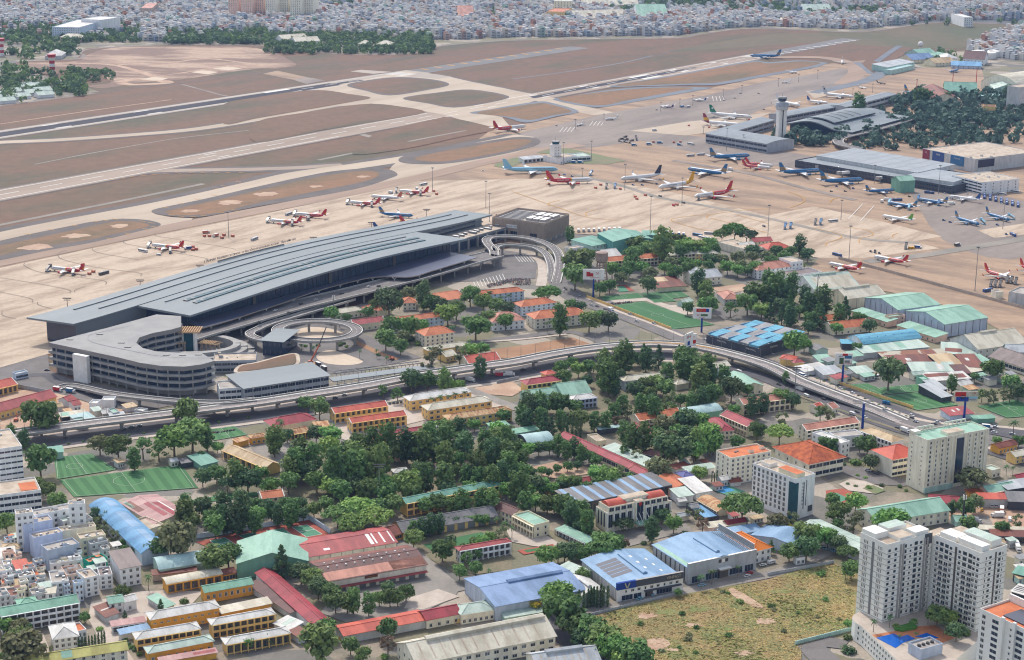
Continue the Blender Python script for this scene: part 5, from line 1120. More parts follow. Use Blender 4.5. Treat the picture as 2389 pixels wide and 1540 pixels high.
road('street',[P(-400,330),P(-100,420),P(200,540),P(500,660),P(800,770),P(1100,880),P(1400,970),P(1700,1020),P(2100,1130),P(2700,1330)],17,'dark_asphalt',3)
road('street',[P(-650,90),P(-250,235),P(0,325),P(300,430),P(600,545),P(900,660),P(1200,775),P(1450,860),P(1700,900),P(2050,920),P(2500,1010)],24,'dark_asphalt',4)
road('street',[P(1000,745),P(1300,860),P(1700,965),P(2100,1040),P(2600,1190)],24,'asphalt',5)
road('pavement',[P(-200,225),P(200,375),P(560,510),P(900,650),P(1250,790),P(1500,855),P(1700,880),P(2050,895),P(2400,930)],5,'pavement',6)
road('street_marking',[P(1000,790),P(1300,895),P(1500,950)],3.2,'deck_pink',7)
road('pavement',[P(2050,1095),P(2389,1215),P(2600,1290)],6,'pavement',6)
road('pavement',[P(300,620),P(700,760),P(1000,860),P(1300,960)],3.5,'green_verge',6)
tile(2,1)
road('street',[P(390,880),P(420,1000),P(480,1130),P(620,1250),P(900,1350),P(1150,1440),P(1400,1540),P(1650,1640),P(1900,1730)],24,'asphalt',4)
road('pavement',[P(690,1240),P(1000,1370),P(1300,1480),P(1600,1600)],4,'pavement',5)
road('street',[P(170,830),P(270,900),P(290,1000),P(270,1130)],10,'pavement',4)
sheet('parking_lot',[P(*a)for a in[(-700,800),(-300,760),(150,830),(235,920),(215,1060),(-100,1080),(-600,1090),(-900,1000)]],'asphalt',2)
b=MB()
for k in range(9):strip(b,[P(20+26*k,840),P(75+26*k,905)],.5,'white_paint',3*LAY,0)
for k in range(10):strip(b,[P(-360+30*k,1090-8*k),P(-330+30*k,1150-8*k)],.5,'white_paint',3*LAY,0)
tag(b.obj('parking_marking'),kind='structure')
sheet('plaza',[P(*a)for a in[(1180,1235),(1260,1240),(1480,1310),(1700,1300),(1720,1390),(1600,1400),(1250,1270),(850,1290),(840,1275)]],'pavement',2)
def pitch(pts,dirn=None,n=0,line=True):
 c=[P(*a)for a in pts];sheet('football_pitch',c,'turf',4)
 if n:
  b=MB()
  for k in range(0,n,2):b.poly([tuple(v)for v in ccw([c[0].lerp(c[1],k/n),c[0].lerp(c[1],(k+1)/n),c[3].lerp(c[2],(k+1)/n),c[3].lerp(c[2],k/n)])],'turf_light')
  o_=b.obj('mowing_stripe');o_.location.z=5*LAY;tag(o_,kind='structure')
 if line:
  b=MB();cc=[c[0].lerp(c[2],.03),c[1].lerp(c[3],.03),c[2].lerp(c[0],.03),c[3].lerp(c[1],.03)]
  for i in range(4):strip(b,[cc[i],cc[(i+1)%4]],.12,'white_paint',6*LAY,0)
  strip(b,[cc[0].lerp(cc[1],.5),cc[3].lerp(cc[2],.5)],.12,'white_paint',6*LAY,0)
  m_=(cc[0]+cc[2])/2;rr=.14*(cc[1]-cc[0]).length
  strip(b,[m_+Vector((math.cos(t),math.sin(t),0))*rr for t in[k*.5236 for k in range(13)]],.12,'white_paint',6*LAY,0);tag(b.obj('pitch_line'),kind='structure')
pitch([(860,1268),(1245,1240),(1180,1195),(815,1228)]);pitch([(1330,1287),(1540,1272),(1378,1184),(1198,1200)]);pitch([(1480,1250),(1655,1228),(1565,1168),(1390,1184)]);pitch([(1500,1535),(1895,1492),(1225,1273),(925,1314)])
sheet('tennis_court',[P(*a)for a in[(985,1125),(1060,1118),(1140,1175),(1000,1185)]],'court_red',3);sheet('tennis_court',[P(*a)for a in[(990,1135),(1040,1130),(1095,1180),(995,1186)]],'court_green',4)
sheet('dirt_yard',[P(*a)for a in[(1850,1150),(2150,1110),(2260,1150),(2000,1210)]],'bare_soil',2)
sheet('school_yard',[P(*a)for a in[(1850,1360),(1960,1300),(2100,1400),(1980,1450)]],'asphalt',2)
tile(0,2)
pitch([(530,1396),(1095,1305),(855,1155),(505,1190)],n=16);pitch([(690,1560),(1850,1475),(1690,1255),(555,1402)],n=20);pitch([(1990,1035),(2315,978),(2190,898),(1925,932)],n=6)
sheet('building_site',[P(*a)for a in[(-200,640),(330,540),(600,610),(880,700),(1250,760),(1350,790),(600,880),(150,925),(-200,960)]],'bare_soil',2)
sheet('yard',[P(*a)for a in[(-300,150),(440,130),(460,380),(700,470),(1000,530),(1500,600),(1900,620),(2389,540),(2389,640),(1700,690),(1300,760),(900,700),(600,600),(470,590),(150,500),(-300,520)]],'asphalt',2)
road('lane',[P(-200,330),P(150,260),P(440,200)],14,'yard',4);road('lane',[P(180,440),P(420,420),P(560,500),P(900,620),P(1250,740)],9,'dark_asphalt',4)
tile(1,2)
sheet('forecourt',[P(*a)for a in[(-600,0),(0,-60),(400,-130),(900,-200),(1000,40),(1200,120),(1550,260),(1250,320),(700,410),(300,400),(-200,300)]],'asphalt',2)
sheet('garden',[P(*a)for a in[(280,60),(450,-20),(700,-10),(860,70),(700,110),(450,120)]],'pale_sand',4,smooth=4)
sheet('garden',[P(*a)for a in[(560,240),(700,190),(900,250),(1000,300),(860,330),(640,310)]],'pale_sand',4,smooth=4)
sheet('planting_bed',[P(*a)for a in[(930,90),(1000,130),(1200,220),(1340,270),(1300,285),(1100,215),(940,140)]],'dry_plot',4)
sheet('dry_plot',[P(*a)for a in[(2180,185),(2520,140),(2950,70),(3180,152),(2389,262),(2280,268)]],'dry_plot',3)
road('lane',[P(1950,130),P(2500,60),P(2950,20),P(3300,150)],10,'asphalt',2);road('lane',[P(2100,115),P(2500,85),P(2900,40)],4,'pavement',4)
sheet('yard',[P(*a)for a in[(600,870),(900,760),(1250,690),(2050,560),(2389,690),(2389,740),(1750,800),(1500,860),(1100,960),(900,1050),(780,1010)]],'pavement',2)
sheet('yard',[P(*a)for a in[(-60,1060),(200,1010),(420,1040),(620,1060),(300,1150),(270,1330),(100,1320),(0,1180)]],'yard',2)
sheet('dirt_yard',[P(*a)for a in[(1980,550),(2389,480),(2500,560),(2389,620),(2150,600)]],'bare_soil',3);road('lane',[P(1960,545),P(2200,640),P(2450,740)],10,'yard',4)
sheet('shaded_floor',[P(*a)for a in[(280,1200),(600,1080),(1280,1100),(2389,1000),(2389,1540),(800,1600),(300,1540)]],'green_verge',1)
tile(2,2)
sheet('exercise_yard',[P(*a)for a in[(140,1290),(480,1215),(800,1310),(690,1350),(250,1400),(300,1330)]],'bare_soil',4)
sheet('green_floor',[P(*a)for a in[(80,700),(500,500),(1000,280),(1500,220),(1900,300),(2000,600),(1900,1100),(1400,1250),(900,980),(500,950),(100,900)]],'green_verge',1)
sheet('tennis_court',[P(*a)for a in[(1830,1480),(1990,1440),(2180,1510),(2010,1545)]],'court_green',3);sheet('tennis_court',[P(*a)for a in[(1870,1483),(1980,1456),(2080,1500),(1965,1525)]],'court_blue',4)
tile(3,2)
pitch([(1000,626),(1130,585),(930,498),(735,512)],n=8);pitch([(1120,603),(1460,570),(1440,503),(1010,542)],n=8);pitch([(1400,752),(1775,702),(1445,575),(1000,628)],n=9);pitch([(2230,822),(2520,800),(2340,645),(1950,712)],n=0)
sheet('drive',[P(*a)for a in[(640,1250),(760,1230),(1000,1320),(1290,1400),(1290,1460),(980,1440),(700,1340),(560,1400),(530,1370)]],'asphalt',2);sheet('lawn',[P(*a)for a in[(720,1240),(800,1205),(900,1230),(890,1275),(780,1280)]],'lawn',4,smooth=4)
sheet('plaza',[P(*a)for a in[(660,1440),(760,1395),(900,1410),(1080,1480),(990,1530),(750,1500)]],'pavement',4);sheet('lawn',[P(*a)for a in[(880,1480),(980,1450),(1100,1500),(1000,1535)]],'lawn',5)
sheet('sports_floor',[P(*a)for a in[(540,1500),(700,1480),(900,1560),(700,1640),(540,1600)]],'court_red',3);sheet('sports_floor',[P(*a)for a in[(560,1540),(640,1520),(760,1580),(640,1620)]],'court_green',4)
tile(0,3)
sheet('yard',[P(*a)for a in[(850,1000),(1300,900),(1580,890),(1900,900),(1800,1010),(1350,1180),(1100,1290),(1150,1400),(1250,1540),(1100,1640),(900,1300),(820,1150)]],'pavement',2)
sheet('lane',[P(*a)for a in[(300,1300),(400,1290),(480,1480),(350,1540)]],'pavement',2)
sheet('garden_floor',[P(*a)for a in[(-100,1150),(700,1050),(860,1060),(800,1200),(400,1250),(300,1540),(-100,1600)]],'green_verge',1)
pitch([(1760,90),(2560,-10),(2250,-30),(1740,60)],n=12,line=False)
tile(1,3)
sheet('sports_floor',[P(*a)for a in[(-560,440),(0,320),(490,235),(690,372),(300,432),(0,440),(-350,540)]],'court_red',3)
for c_ in[[(95,335),(255,315),(375,400),(230,422)],[(335,303),(475,280),(618,368),(470,395)],[(-160,382),(-20,350),(40,390),(-60,440)],[(-430,428),(-290,400),(-180,470),(-330,510)]]:
 c=[P(*a)for a in c_];sheet('tennis_court',c,'court_green',4);b=MB();[strip(b,[c[i],c[(i+1)%4]],.3,'white_paint',5*LAY,0)for i in range(4)];strip(b,[c[0].lerp(c[3],.5),c[1].lerp(c[2],.5)],.4,'white_paint',5*LAY,0);tag(b.obj('court_line'),kind='structure')
sheet('yard',[P(*a)for a in[(790,870),(1610,690),(1900,880),(1850,960),(1560,1090),(840,1190),(600,1100)]],'yard',3);sheet('yard',[P(*a)for a in[(1440,960),(1700,880),(1900,950),(1560,1070),(1380,1060)]],'pavement',4)
road('lane',[P(1330,420),P(1500,560),P(1700,740),P(1900,900)],9,'yard',3)
sheet('garden_floor',[P(*a)for a in[(1380,420),(1700,340),(2250,290),(2389,420),(2389,700),(1900,760),(1560,560)]],'green_verge',2);sheet('lawn',[P(*a)for a in[(1560,470),(1800,410),(2100,350),(2250,400),(1850,480),(1640,520)]],'turf',4)
tile(2,3)
sheet('yard',[P(*a)for a in[(-60,320),(200,300),(420,440),(680,460),(620,500),(200,480),(0,440)]],'pavement',3);sheet('sports_floor',[P(*a)for a in[(50,520),(380,460),(420,500),(110,560)]],'court_red',4);sheet('sports_floor',[P(*a)for a in[(110,520),(370,475),(385,495),(140,540)]],'turf',5)
sheet('forecourt',[P(*a)for a in[(760,360),(1000,340),(1400,300),(1620,260),(1700,350),(1480,380),(1100,480),(1000,420)]],'yard',3)
road('lane',[P(560,1140),P(1000,1020),P(1590,900),P(2389,745),P(2640,660),P(2820,590),P(2960,520)],9,'yard',3)
road('lane',[P(230,1130),P(420,1280),P(640,1420),P(800,1560)],15,'dark_asphalt',2)
sheet('scrub_field',[P(*a)for a in[(720,1140),(1050,1050),(1590,930),(2389,790),(2700,690),(3000,635),(3230,740),(3200,1240),(2700,1400),(2700,1700),(1350,1700),(1000,1380),(800,1250)]],'scrub',3)
for c_ in[[(1180,1420),(1280,1350),(1420,1345),(1475,1400),(1380,1450),(1230,1450)],[(2020,890),(2080,880),(2330,1030),(2300,1060),(2100,970)]]:sheet('bare_patch',[P(*a)for a in c_],'bare_soil',5,smooth=3)
rp=random.Random(12)
for x,y,w_,h_,m_ in[(1250,1130,260,60,'bare_soil'),(1700,1220,200,40,'bare_soil'),(2350,1180,260,70,'bare_soil'),(1500,1450,160,30,'bare_soil'),(1450,1100,300,60,'weed_green'),(1750,1060,260,70,'weed_green'),(2000,1250,200,40,'weed_green'),(1650,1480,300,50,'weed_green'),(2500,900,200,50,'weed_green'),(2150,1480,260,60,'bare_soil'),(2620,1120,200,50,'weed_green')]:
 sheet('bare_patch' if m_=='bare_soil' else 'weed_patch',[P(x+w_/2*math.cos(k*.45)*rp.uniform(.45,1.2),y+h_/2*math.sin(k*.45)*rp.uniform(.45,1.2))for k in range(14)],m_,5,smooth=3)
tile(3,3)
sheet('truck_yard',[P(*a)for a in[(1650,140),(2000,80),(2480,100),(2480,300),(1960,290),(1700,250)]],'bare_soil',3);sheet('truck_yard',[P(*a)for a in[(1960,190),(2060,200),(2100,280),(1980,285)]],'yard',4)
sheet('drive',[P(*a)for a in[(260,1410),(560,1330),(760,1360),(700,1440),(540,1420),(800,1640),(480,1640)]],'asphalt',4)
sheet('garden_paving',[P(*a)for a in[(1640,1640),(1700,1400),(1960,1380),(2000,1640)]],'pavement',4)
pal('tuft_tan','#bba468',fine=.2,fsc=.3,k=1.);pal('tuft_green','#939652',fine=.2,fsc=.3,k=1.);pal('tuft_brown','#ad9563',fine=.2,fsc=.3,k=1.)
rt=random.Random(3);b=MB();nz_=lambda x,y:math.sin(x*.05+2*math.sin(y*.031))+math.sin(y*.07+1.7*math.sin(x*.043))+.6*math.sin(x*.16+y*.11)
tile(2,3);FP=[P(*a)for a in[(740,1150),(1050,1060),(1590,940),(2389,800),(2700,700),(3000,645),(3200,740),(3180,1240),(2700,1400),(2700,1640),(1400,1640),(1020,1380),(820,1250)]]
xs_,ys_=[p.x for p in FP],[p.y for p in FP]
def infield(x,y):
 c=False
 for i in range(len(FP)):
  u,v=FP[i-1],FP[i]
  if(u.y>y)!=(v.y>y)and x<(v.x-u.x)*(y-u.y)/(v.y-u.y)+u.x:c=not c
 return c
for _ in range(24000):
 x,y=rt.uniform(min(xs_),max(xs_)),rt.uniform(min(ys_),max(ys_))
 if not infield(x,y):continue
 n_=nz_(x,y)+rt.uniform(-1,1);m_='tuft_green' if n_>.9 else 'tuft_brown' if n_<-1 else 'tuft_tan';h=rt.uniform(.15,.42)+(.12 if n_>1.4 else 0)
 for k in range(2):a=rt.uniform(0,3.14);w_=rt.uniform(.4,1.0);c_,s_=math.cos(a)*w_,math.sin(a)*w_;ox,oy=rt.uniform(-.8,.8),rt.uniform(-1,-.3);b.poly([(x-c_,y-s_,.1),(x+c_,y+s_,.1),(x+c_*.7+ox,y+s_*.7+oy,h),(x-c_*.7+ox,y-s_*.7+oy,h*.9)],m_)
tag(b.obj('dry_grass'),'rough dry grass and weeds covering the vacant field','grass',kind='stuff')

# -- large single buildings with their own facades
pal('apt_wall','#f6f0e6','#e6e0d5',sc=.2,st=(1,1,.3),amt=.6,fine=.05,k=.98);pal('pool_water','#1f6fd6',fine=.1,fsc=2,rough=.08,spec=.6);pal('terracotta','#d98f63','#c67f58',sc=.3,amt=.8,fine=.08)
pal('lawn_bright','#4f7d2e','#41702a',sc=.5,amt=.8,fine=.25,fsc=2,k=1.0)
def face(root,p0,p1,cols,z0,fh,n,cap=90,left=None):
 """window columns on the wall p0 -> p1 (local plan points, outside on the right hand); cols = [(share, width, height, style)]"""
 p0,p1=Vector((*p0,0)),Vector((*p1,0));d=p1-p0;rz=math.atan2(d.y,d.x);c=0
 for f_ in range(n):
  for sh,w_,h_,st in cols:
   if root.get('_n',0)<cap:inst('window',winmesh(w_,h_,st),root,p0+d*sh+Vector((0,0,z0+fh*f_+(.15 if st=='b' else .9))),rz);root['_n']=root.get('_n',0)+1
   else:PENDW.setdefault(root.name,[root,[]])[1].append((p0+d*sh+Vector((0,0,z0+fh*f_+.9)),rz,w_,h_))
PENDW={}
def rest_windows():
 for nm,(root,L)in PENDW.items():
  b=MB()
  for p,r_,w_,h_ in L:
   c,s=math.cos(r_),math.sin(r_);g_=lambda x,y,z:(p.x+c*x-s*y,p.y+s*x+c*y,p.z+z)
   b.poly([g_(-w_/2-.12,-.05,-.12),g_(w_/2+.12,-.05,-.12),g_(w_/2+.12,-.05,h_+.12),g_(-w_/2-.12,-.05,h_+.12)],'white_trim');b.poly([g_(-w_/2,-.09,0),g_(w_/2,-.09,0),g_(w_/2,-.09,h_),g_(-w_/2,-.09,h_)],'glass')
  tag(b.obj('windows',root),kind='stuff')
tile(3,2)
r_=bld('tall beige tower with dark glass stripe and mint roof',(1488,1038),(2067,930),(1303,966),36.5,'f',wc='wall_beige',rc='roof_mint',fl=10,cat='office tower',name='office_tower',par=.8)
W,Dp=r_['_w'],r_['_d'];b=MB()
for x in(.03,.13,.22,.31,.40,.455,.60,.66,.755,.85,.94):b.box(W*x-.45,-.7,4,W*x+.45,0,36.6,'wall_beige')
b.box(-.2,-1,0,W*.45,0,4,'wall_mint','wall_beige');b.obj('pilaster',r_)
b=MB();b.box(W*.475,-.5,3,W*.585,0,34.5,'navy_glass' if 0 else 't3_glass');b.obj('glass_stripe',r_)
face(r_,(0,0),(W,0),[(x,1.3,1.6,'w')for x in(.06,.095,.15,.19,.245,.28,.68,.72,.78,.82,.88,.915)][::2]+[(.335,1.3,1.6,'w')],3.6,3.25,10)
face(r_,(0,Dp),(0,0),[(.2,.9,.9,'w'),(.75,1,.5,'w')],3.6,3.25,9,98)
b=MB();b.box(0,Dp*.72,36.5,W*.1,Dp,39,'wall_beige','white');b.box(W*.35,Dp*.1,36.5,W*.62,Dp*.5,38.6,'wall_beige','flat_tan')
for x0,x1 in((.1,.38),(.55,.9)):
 b.box(W*x0,Dp-.5,39,W*x1,Dp,40,'wall_beige','white')
 for k in range(6):b.box(W*(x0+(x1-x0)*k/5)-.4,Dp-.5,36.5,W*(x0+(x1-x0)*k/5)+.4,Dp,39,'wall_beige')
b.obj('roof_frame',r_)
r_=bld('white seven storey hotel with blue glass corner and dark lettering',(-139,1255),(262,1405),(545,1388),27,'f',wc='wall_white',rc='flat_tan',fl=7,cat='hotel',name='hotel',clutter=9)
W,Dp=r_['_w'],r_['_d'];face(r_,(0,0),(W,0),[(.05+.1*k,1.7,2.2,'w')for k in range(8)],2.6,3.4,7,70)
b=MB();b.box(W*.86,-.6,0,W+.6,Dp*.12,25,'t3_skylight');b.obj('glass_corner',r_)
b=MB();b.box(W*.55,Dp*.1,27,W*.98,Dp*.5,30.5,'wall_cream','flat_orange');b.box(W*.1,Dp*.2,27,W*.3,Dp*.6,29.5,'white','flat_tan');b.obj('roof_house',r_)
b=MB();b.box(W,Dp*.42,6,W+.15,Dp*.46,24,'dark_steel');b.box(W,Dp*.55,8,W+.15,Dp*.58,25,'glass');b.box(W,Dp*.7,3,W+.2,Dp*.92,7,'glass');b.obj('stair_window',r_)
for k,ch in enumerate('HANHAHA'):text('lettering',ch,2,'dark_steel',r_,facing(Vector((W+.3,Dp*.36,23.5-2.3*k)),(0,1,0)))
tile(2,3)
r_=bld('white framed office with tall blue windows and red arched roof pieces',(890,178),(1478,62),(778,112),12.5,'f',wc='wall_beige',rc='flat_tan',fl=1,cat='office building',name='office_building',par=.5)
W,Dp=r_['_w'],r_['_d'];b=MB();b.box(W*.03,Dp*.06,12.5,W*.97,Dp*.94,16.2,'wall_beige','flat_tan');b.box(W*.44,-1.2,0,W*.56,Dp*.6,17.5,'wall_beige','flat_tan');b.box(W*.3,Dp*.3,16.2,W*.7,Dp*.8,18.6,'wall_beige','flat_tan');b.obj('upper_floor',r_)
for k in range(10):
 if k not in(4,5):inst('window',winmesh(W/15,8.5,'s'),r_,(W*(.05+.1*k),-.02,3));inst('window',winmesh(W/14,2.4,'s'),r_,(W*(.05+.1*k)*.94+W*.03,Dp*.06-.02,13.2))
inst('window',winmesh(W*.1,14,'s'),r_,(W*.5,-1.22,2.5))
for k in range(3):inst('window',winmesh(1.6,9,'s'),r_,(0,Dp*(.25+.25*k),2.8),-math.pi/2)
for k in range(11):b=MB();b.box(W*k/10-.35,-.9,0,W*k/10+.35,0,13.3,'white');b.obj('pilaster',r_)
for x0 in(.05,.67):
 b=MB();extr(b,[(Dp*(.15+.7*k/8),16.3+2.2*(1-(k/4-1)**2))for k in range(9)],W*x0,W*(x0+.28),'roof_hot_red','x');b.obj('arched_roof',r_)
b=MB();b.box(W*.4,-8,4,W*.62,-.9,4.4,'roof_mint');[b.bar((W*x,-7,4.4),(W*x,-1,10),.25,'white')for x in(.42,.48,.54,.6)];b.obj('canopy',r_)
b=MB();b.box(W*.48,-1.5,14.6,W*.52,-1.2,16.6,'red_paint');b.obj('emblem',r_)
r_=bld('blue roofed car showroom with solar panels and dark sign band',(985,872),(1580,762),(538,628),8,'d',wc='wall_grey',rc='roof_sky',fl=2,cat='showroom',name='showroom',rh=3.2,rv=(.12,.82,1.5),ribs=0,nx=0,patch=[(.08+.07*0,.4,.28+.1*k,.365+.1*k,'solar','solar_panel')for k in range(5)]+[(.6,.64,.3+.2*k,.36+.2*k,'white')for k in range(3)]+[(.8,.83,.2+.2*k,.26+.2*k,'white')for k in range(3)])
W,Dp=r_['_w'],r_['_d'];b=MB();b.box(-.8,-1,0,W+.6,.2,7.4,'white');b.box(-.9,-1.3,7.4,W+.7,.2,11.4,'wall_dark','grey_trim');b.box(-.95,-1.4,7.3,W*.27,.2,11.5,'navy');b.obj('front_band',r_)
for s_ in(-1,1):b=MB();b.bar((W*.13+s_*1.5,-1.5,10.9),(W*.13+s_*.15,-1.5,7.9),.7,'tank');b.obj('emblem',r_)
text('lettering','VINFAST',2.5,'tank',r_,facing(Vector((W*.86,-1.42,9.4)),(1,0,0)),.15)
for k in range(9):inst('window',winmesh(1.8 if k%3 else 1,1.3,'w'),r_,(W*(.12+.1*k),-1,5))
for x,w_ in((.14,7),(.3,5),(.72,10)):inst('shop_window',winmesh(w_,3,'s'),r_,(W*x,-1.02,.4))
inst('door',winmesh(5,3.4,'v'),r_,(W*.48,-1.02,0));b=MB();b.box(W*.4,-2.6,3.8,W*.98,-1,4.4,'wall_dark');b.obj('awning',r_)
for k in range(9):b=MB();b.box(-.2,Dp*(.06+.1*k),.5,0,Dp*(.06+.1*k)+.5,8,'white');b.obj('pilaster',r_)
r_=bld('sky blue roofed hall with grey panel front beside the showroom',(1650,680),(2265,548),(1205,490),10,'d',wc='wall_grey',rc='roof_sky',fl=2,cat='showroom',name='showroom',rh=3.4,rv=(.12,.75,1.4),patch=[(0,.06,0,.98,'roof_mint')])
W,Dp=r_['_w'],r_['_d'];b=MB();b.box(-1,-1.2,0,W+.6,.2,13,'wall_steel_grey','white');b.obj('front_wall',r_)
for x,w_ in((.1,6),(.33,8),(.7,9),(.9,6)):inst('shop_window',winmesh(w_,4,'s'),r_,(W*x,-1.22,.5))
inst('door',winmesh(8,5.5,'v'),r_,(W*.5,-1.22,0));b=MB();b.box(W*.42,-4,5.6,W*.6,-1.2,6.4,'grey_trim','white');b.obj('canopy',r_)
for x,m_ in((.45,'dark_steel'),(.5,'white'),(.55,'dark_steel')):b=MB();b.box(W*x-.9,-1.4,9.6,W*x+.9,-1.2,11.6,m_);b.obj('emblem',r_)
for k in range(7):b=MB();b.box(-.15,Dp*(.1+.13*k),.5,0,Dp*(.1+.13*k)+.8,9,'dark_steel');b.obj('wall_seam',r_)
b=MB()
for k in range(26):y=Dp*(.02+.94*k/25);b.box(W-.4,y,10,W-.2,y+.2,16,'grey_trim');b.bar((W-.3,y,15.6),(W-5.5,y,11),.22,'steel')
for z in(11.5,13,14.5,16):b.box(W-.4,0,z,W-.1,Dp*.97,z+.25,'white')
b.box(W-.45,0,12,W-.35,Dp*.97,15.8,'grey_trim');b.obj('side_screen',r_)
q('villa','white villa with flame orange hip roof beside the sky blue hall',2262,527,2420,487,1985,382,8,'h','flame','white',2,3,ns=5)
q('hall','sky blue shed roofs behind the flame orange villa',2240,372,2655,478,2335,262,6,'d','sky','pale_blue',rh=2)
q('hall','sky blue roof joined behind the steel side screen',1985,385,2330,330,1910,340,6,'s','sky','pale_blue')
r_=q('warehouse','long blue roofed warehouse with blue ridge vent',-149,1040,685,880,-484,790,9,'g','blue','blue_grey',1,0,rh=3,rv=(.3,.92,1.5),ribs=9,wmat='wall_blue_grey',awning=None)
q('shed','blue low roof in front of the long blue warehouse',-20,1020,245,972,-60,925,7,'s','blue','mint')
q('shed','pale mint low canopy along the warehouse foot',-60,1146,292,1090,-65,1105,4,'s','pale_mint','mint')
q('shed','white arched shed beside the row of cypresses',600,967,890,907,480,820,6,'d','white','grey',rv=(.1,.6,1.2))
q('shed','white roof left of the arched white shed',250,925,480,880,165,888,5,'s','white','grey')
q('shed','mint small roof left of the car showroom',440,672,640,755,520,637,5,'s','pale_mint','mint')
q('carport','mint roofed car shelter beside the trees',415,318,690,447,482,290,3.2,'s','mint','grey',1,8,'v')
q('carport','tan tin car shelter right of the blue canopy',1740,47,1925,152,1852,12,4,'a','rusty','cream',1,6,'v')
q('carport','deep blue flat canopy over a court',1800,228,1935,206,1600,110,3,'f','bright_blue','dark')
q('house','cream tin roof house by the office side lane',1840,307,2005,287,1828,268,4.5,'s','cream','pinkish')
q('house','crimson roofed little house by the office side lane',2012,272,2188,242,1992,240,5,'g','crimson','cream',1,3)
q('warehouse','silver warehouse roof with vent at the bottom edge',250,1640,830,1560,-20,1500,8,'g','silver','beige',rv=(.2,.8,1.6),patch=[(.1+.12*k,.115+.12*k,.05,.45,'flat_tan')for k in range(7)])
tile(3,3)
q('warehouse','large mint roofed hall behind the apartment towers',1020,253,1692,140,778,145,8.5,'g','mint','beige',2,10,rh=4.5,ns=4)
q('warehouse','long pale cream roof running down beside the towers',300,283,850,537,397,192,6,'g','pale_mint','grey',rh=1.6)
q('gate','small white guard hut at the field corner',265,603,347,592,255,580,3.6,'f','flat_tan','white',1,2)
q('house','crimson roof behind the large mint hall',1510,60,1780,80,1480,0,5,'g','crimson','grey')
q('house','bright red strip roof with wall behind the truck yard',1975,36,2245,40,1970,-5,6,'s','hot_red','grey')
q('shed','dark workshop beside the bright red strip roof',2250,60,2480,70,2240,-10,6,'s','dark','dark')
q('shed','mint hut under the telecom mast',1760,250,1870,245,1745,195,4,'g','mint','mint')
q('shed','cream strip roof along the truck yard',1960,318,2480,345,1955,290,4,'s','cream','grey')
q('shed','rust long roof along the truck yard',2090,378,2480,395,2085,335,4,'s','rust','dark',1,6,'v')
q('shed','white slatted roof beside the right tower',2275,900,2480,960,2270,830,6,'s','white','dark',patch=[(0,1,.1+.2*k,.2+.2*k,'dark_asphalt')for k in range(4)])
q('shed','green dark roof beside the right tower',2290,730,2420,760,2285,670,5,'s','teal','dark')
def tower(label,A,B,C,side,front,crownb):
 r_=bld(label,A,B,C,55,'f',wc='apt_wall',rc='flat_tan',fl=1,cat='apartment tower',name='apartment_tower',par=1.1)
 W,Dp=r_['_w'],r_['_d'];face(r_,(0,0),(W,0),side,12,3.2,13,92);face(r_,(W,0),(W,Dp),front,12,3.2,13,92)
 for x0,y0,x1,y1,h,m_ in crownb:
  b=MB();b.box(W*x0,Dp*y0,55,W*x1,Dp*y1,55+h,'apt_wall',m_);b.obj('roof_block',r_)
 b=MB()
 for f_ in range(13):b.box(-.15,-.15,12+3.2*f_-.12,W+.15,.0,12+3.2*f_+.12,'grey_trim');b.box(W,-.15,12+3.2*f_-.12,W+.15,Dp,12+3.2*f_+.12,'grey_trim')
 b.obj('floor_band',r_);return r_,W,Dp
SL=[(.16,.5,1.5,'w'),(.22,.5,1.5,'w'),(.28,.5,1.5,'w'),(.7,.5,1.5,'w'),(.76,.5,1.5,'w'),(.82,.5,1.5,'w')]
r_,W,Dp=tower('white apartment tower, the one with a curved podium terrace',(865,365),(1112,480),(1530,365),SL,[(.06,1.8,1.5,'w'),(.2,1.8,1.5,'w'),(.42,1.4,1.9,'v'),(.53,1.2,1.2,'w'),(.65,2.4,2,'b'),(.76,1.8,1.5,'w'),(.92,1.8,1.5,'w')],[(0,.02,.5,.3,3.4,'white'),(.05,.35,.45,.75,4,'roof_pale_mint'),(.5,.3,.95,.6,2.2,'flat_tan'),(.6,.65,.95,.95,3,'white')])
b=MB()
for x in(.31,.37,.84,.9):b.box(W-.3,Dp*x-.5,11,W+.5,Dp*x+.5,54,'grey_trim')
b.box(W*.46,-.2,12,W*.54,0,54,'steel');b.box(W-.1,Dp*.84,50,W+.3,Dp,56,'wall_dark');b.obj('wall_slot',r_)
r_,W,Dp=tower('white apartment tower, the one with balcony columns to the right',(1560,388),(1992,562),(2285,500),[(.06,1.6,1.5,'w'),(.16,2.4,2,'b'),(.27,2.4,2,'b'),(.36,1.6,1.5,'w'),(.55,1.6,1.5,'w'),(.66,2.6,2,'b'),(.78,2.6,2,'b'),(.86,1.6,1.5,'w'),(.94,1.6,1.5,'w')],[(.2,.8,1.6,'w'),(.36,2,1.4,'w'),(.72,2,1.8,'w'),(.84,.7,1.4,'w')],[(.05,.1,.4,.5,3,'white'),(.45,.1,.95,.4,3.6,'white'),(.3,.55,.9,.95,4,'roof_pale_mint'),(.02,.6,.25,.95,2,'flat_tan')])
b=MB();b.box(W*.45,-.2,12,W*.49,.0,54,'shade');b.box(W-.1,Dp*.54,11,W+.12,Dp*.6,54,'shade');b.obj('wall_slot',r_)
b=MB();b.box(-9,Dp*.1,11,0,Dp*.7,54,'apt_wall','flat_tan');b.obj('link_wing',r_)
zp=11;pd=[P(*a,zp)for a in[(790,1125),(850,1090),(1000,1050),(1500,1040),(1960,1230),(1990,1330),(1680,1600),(1310,1640),(960,1310),(880,1230),(815,1190),(785,1155)]];o=Vector((pd[0].x,pd[0].y,0))
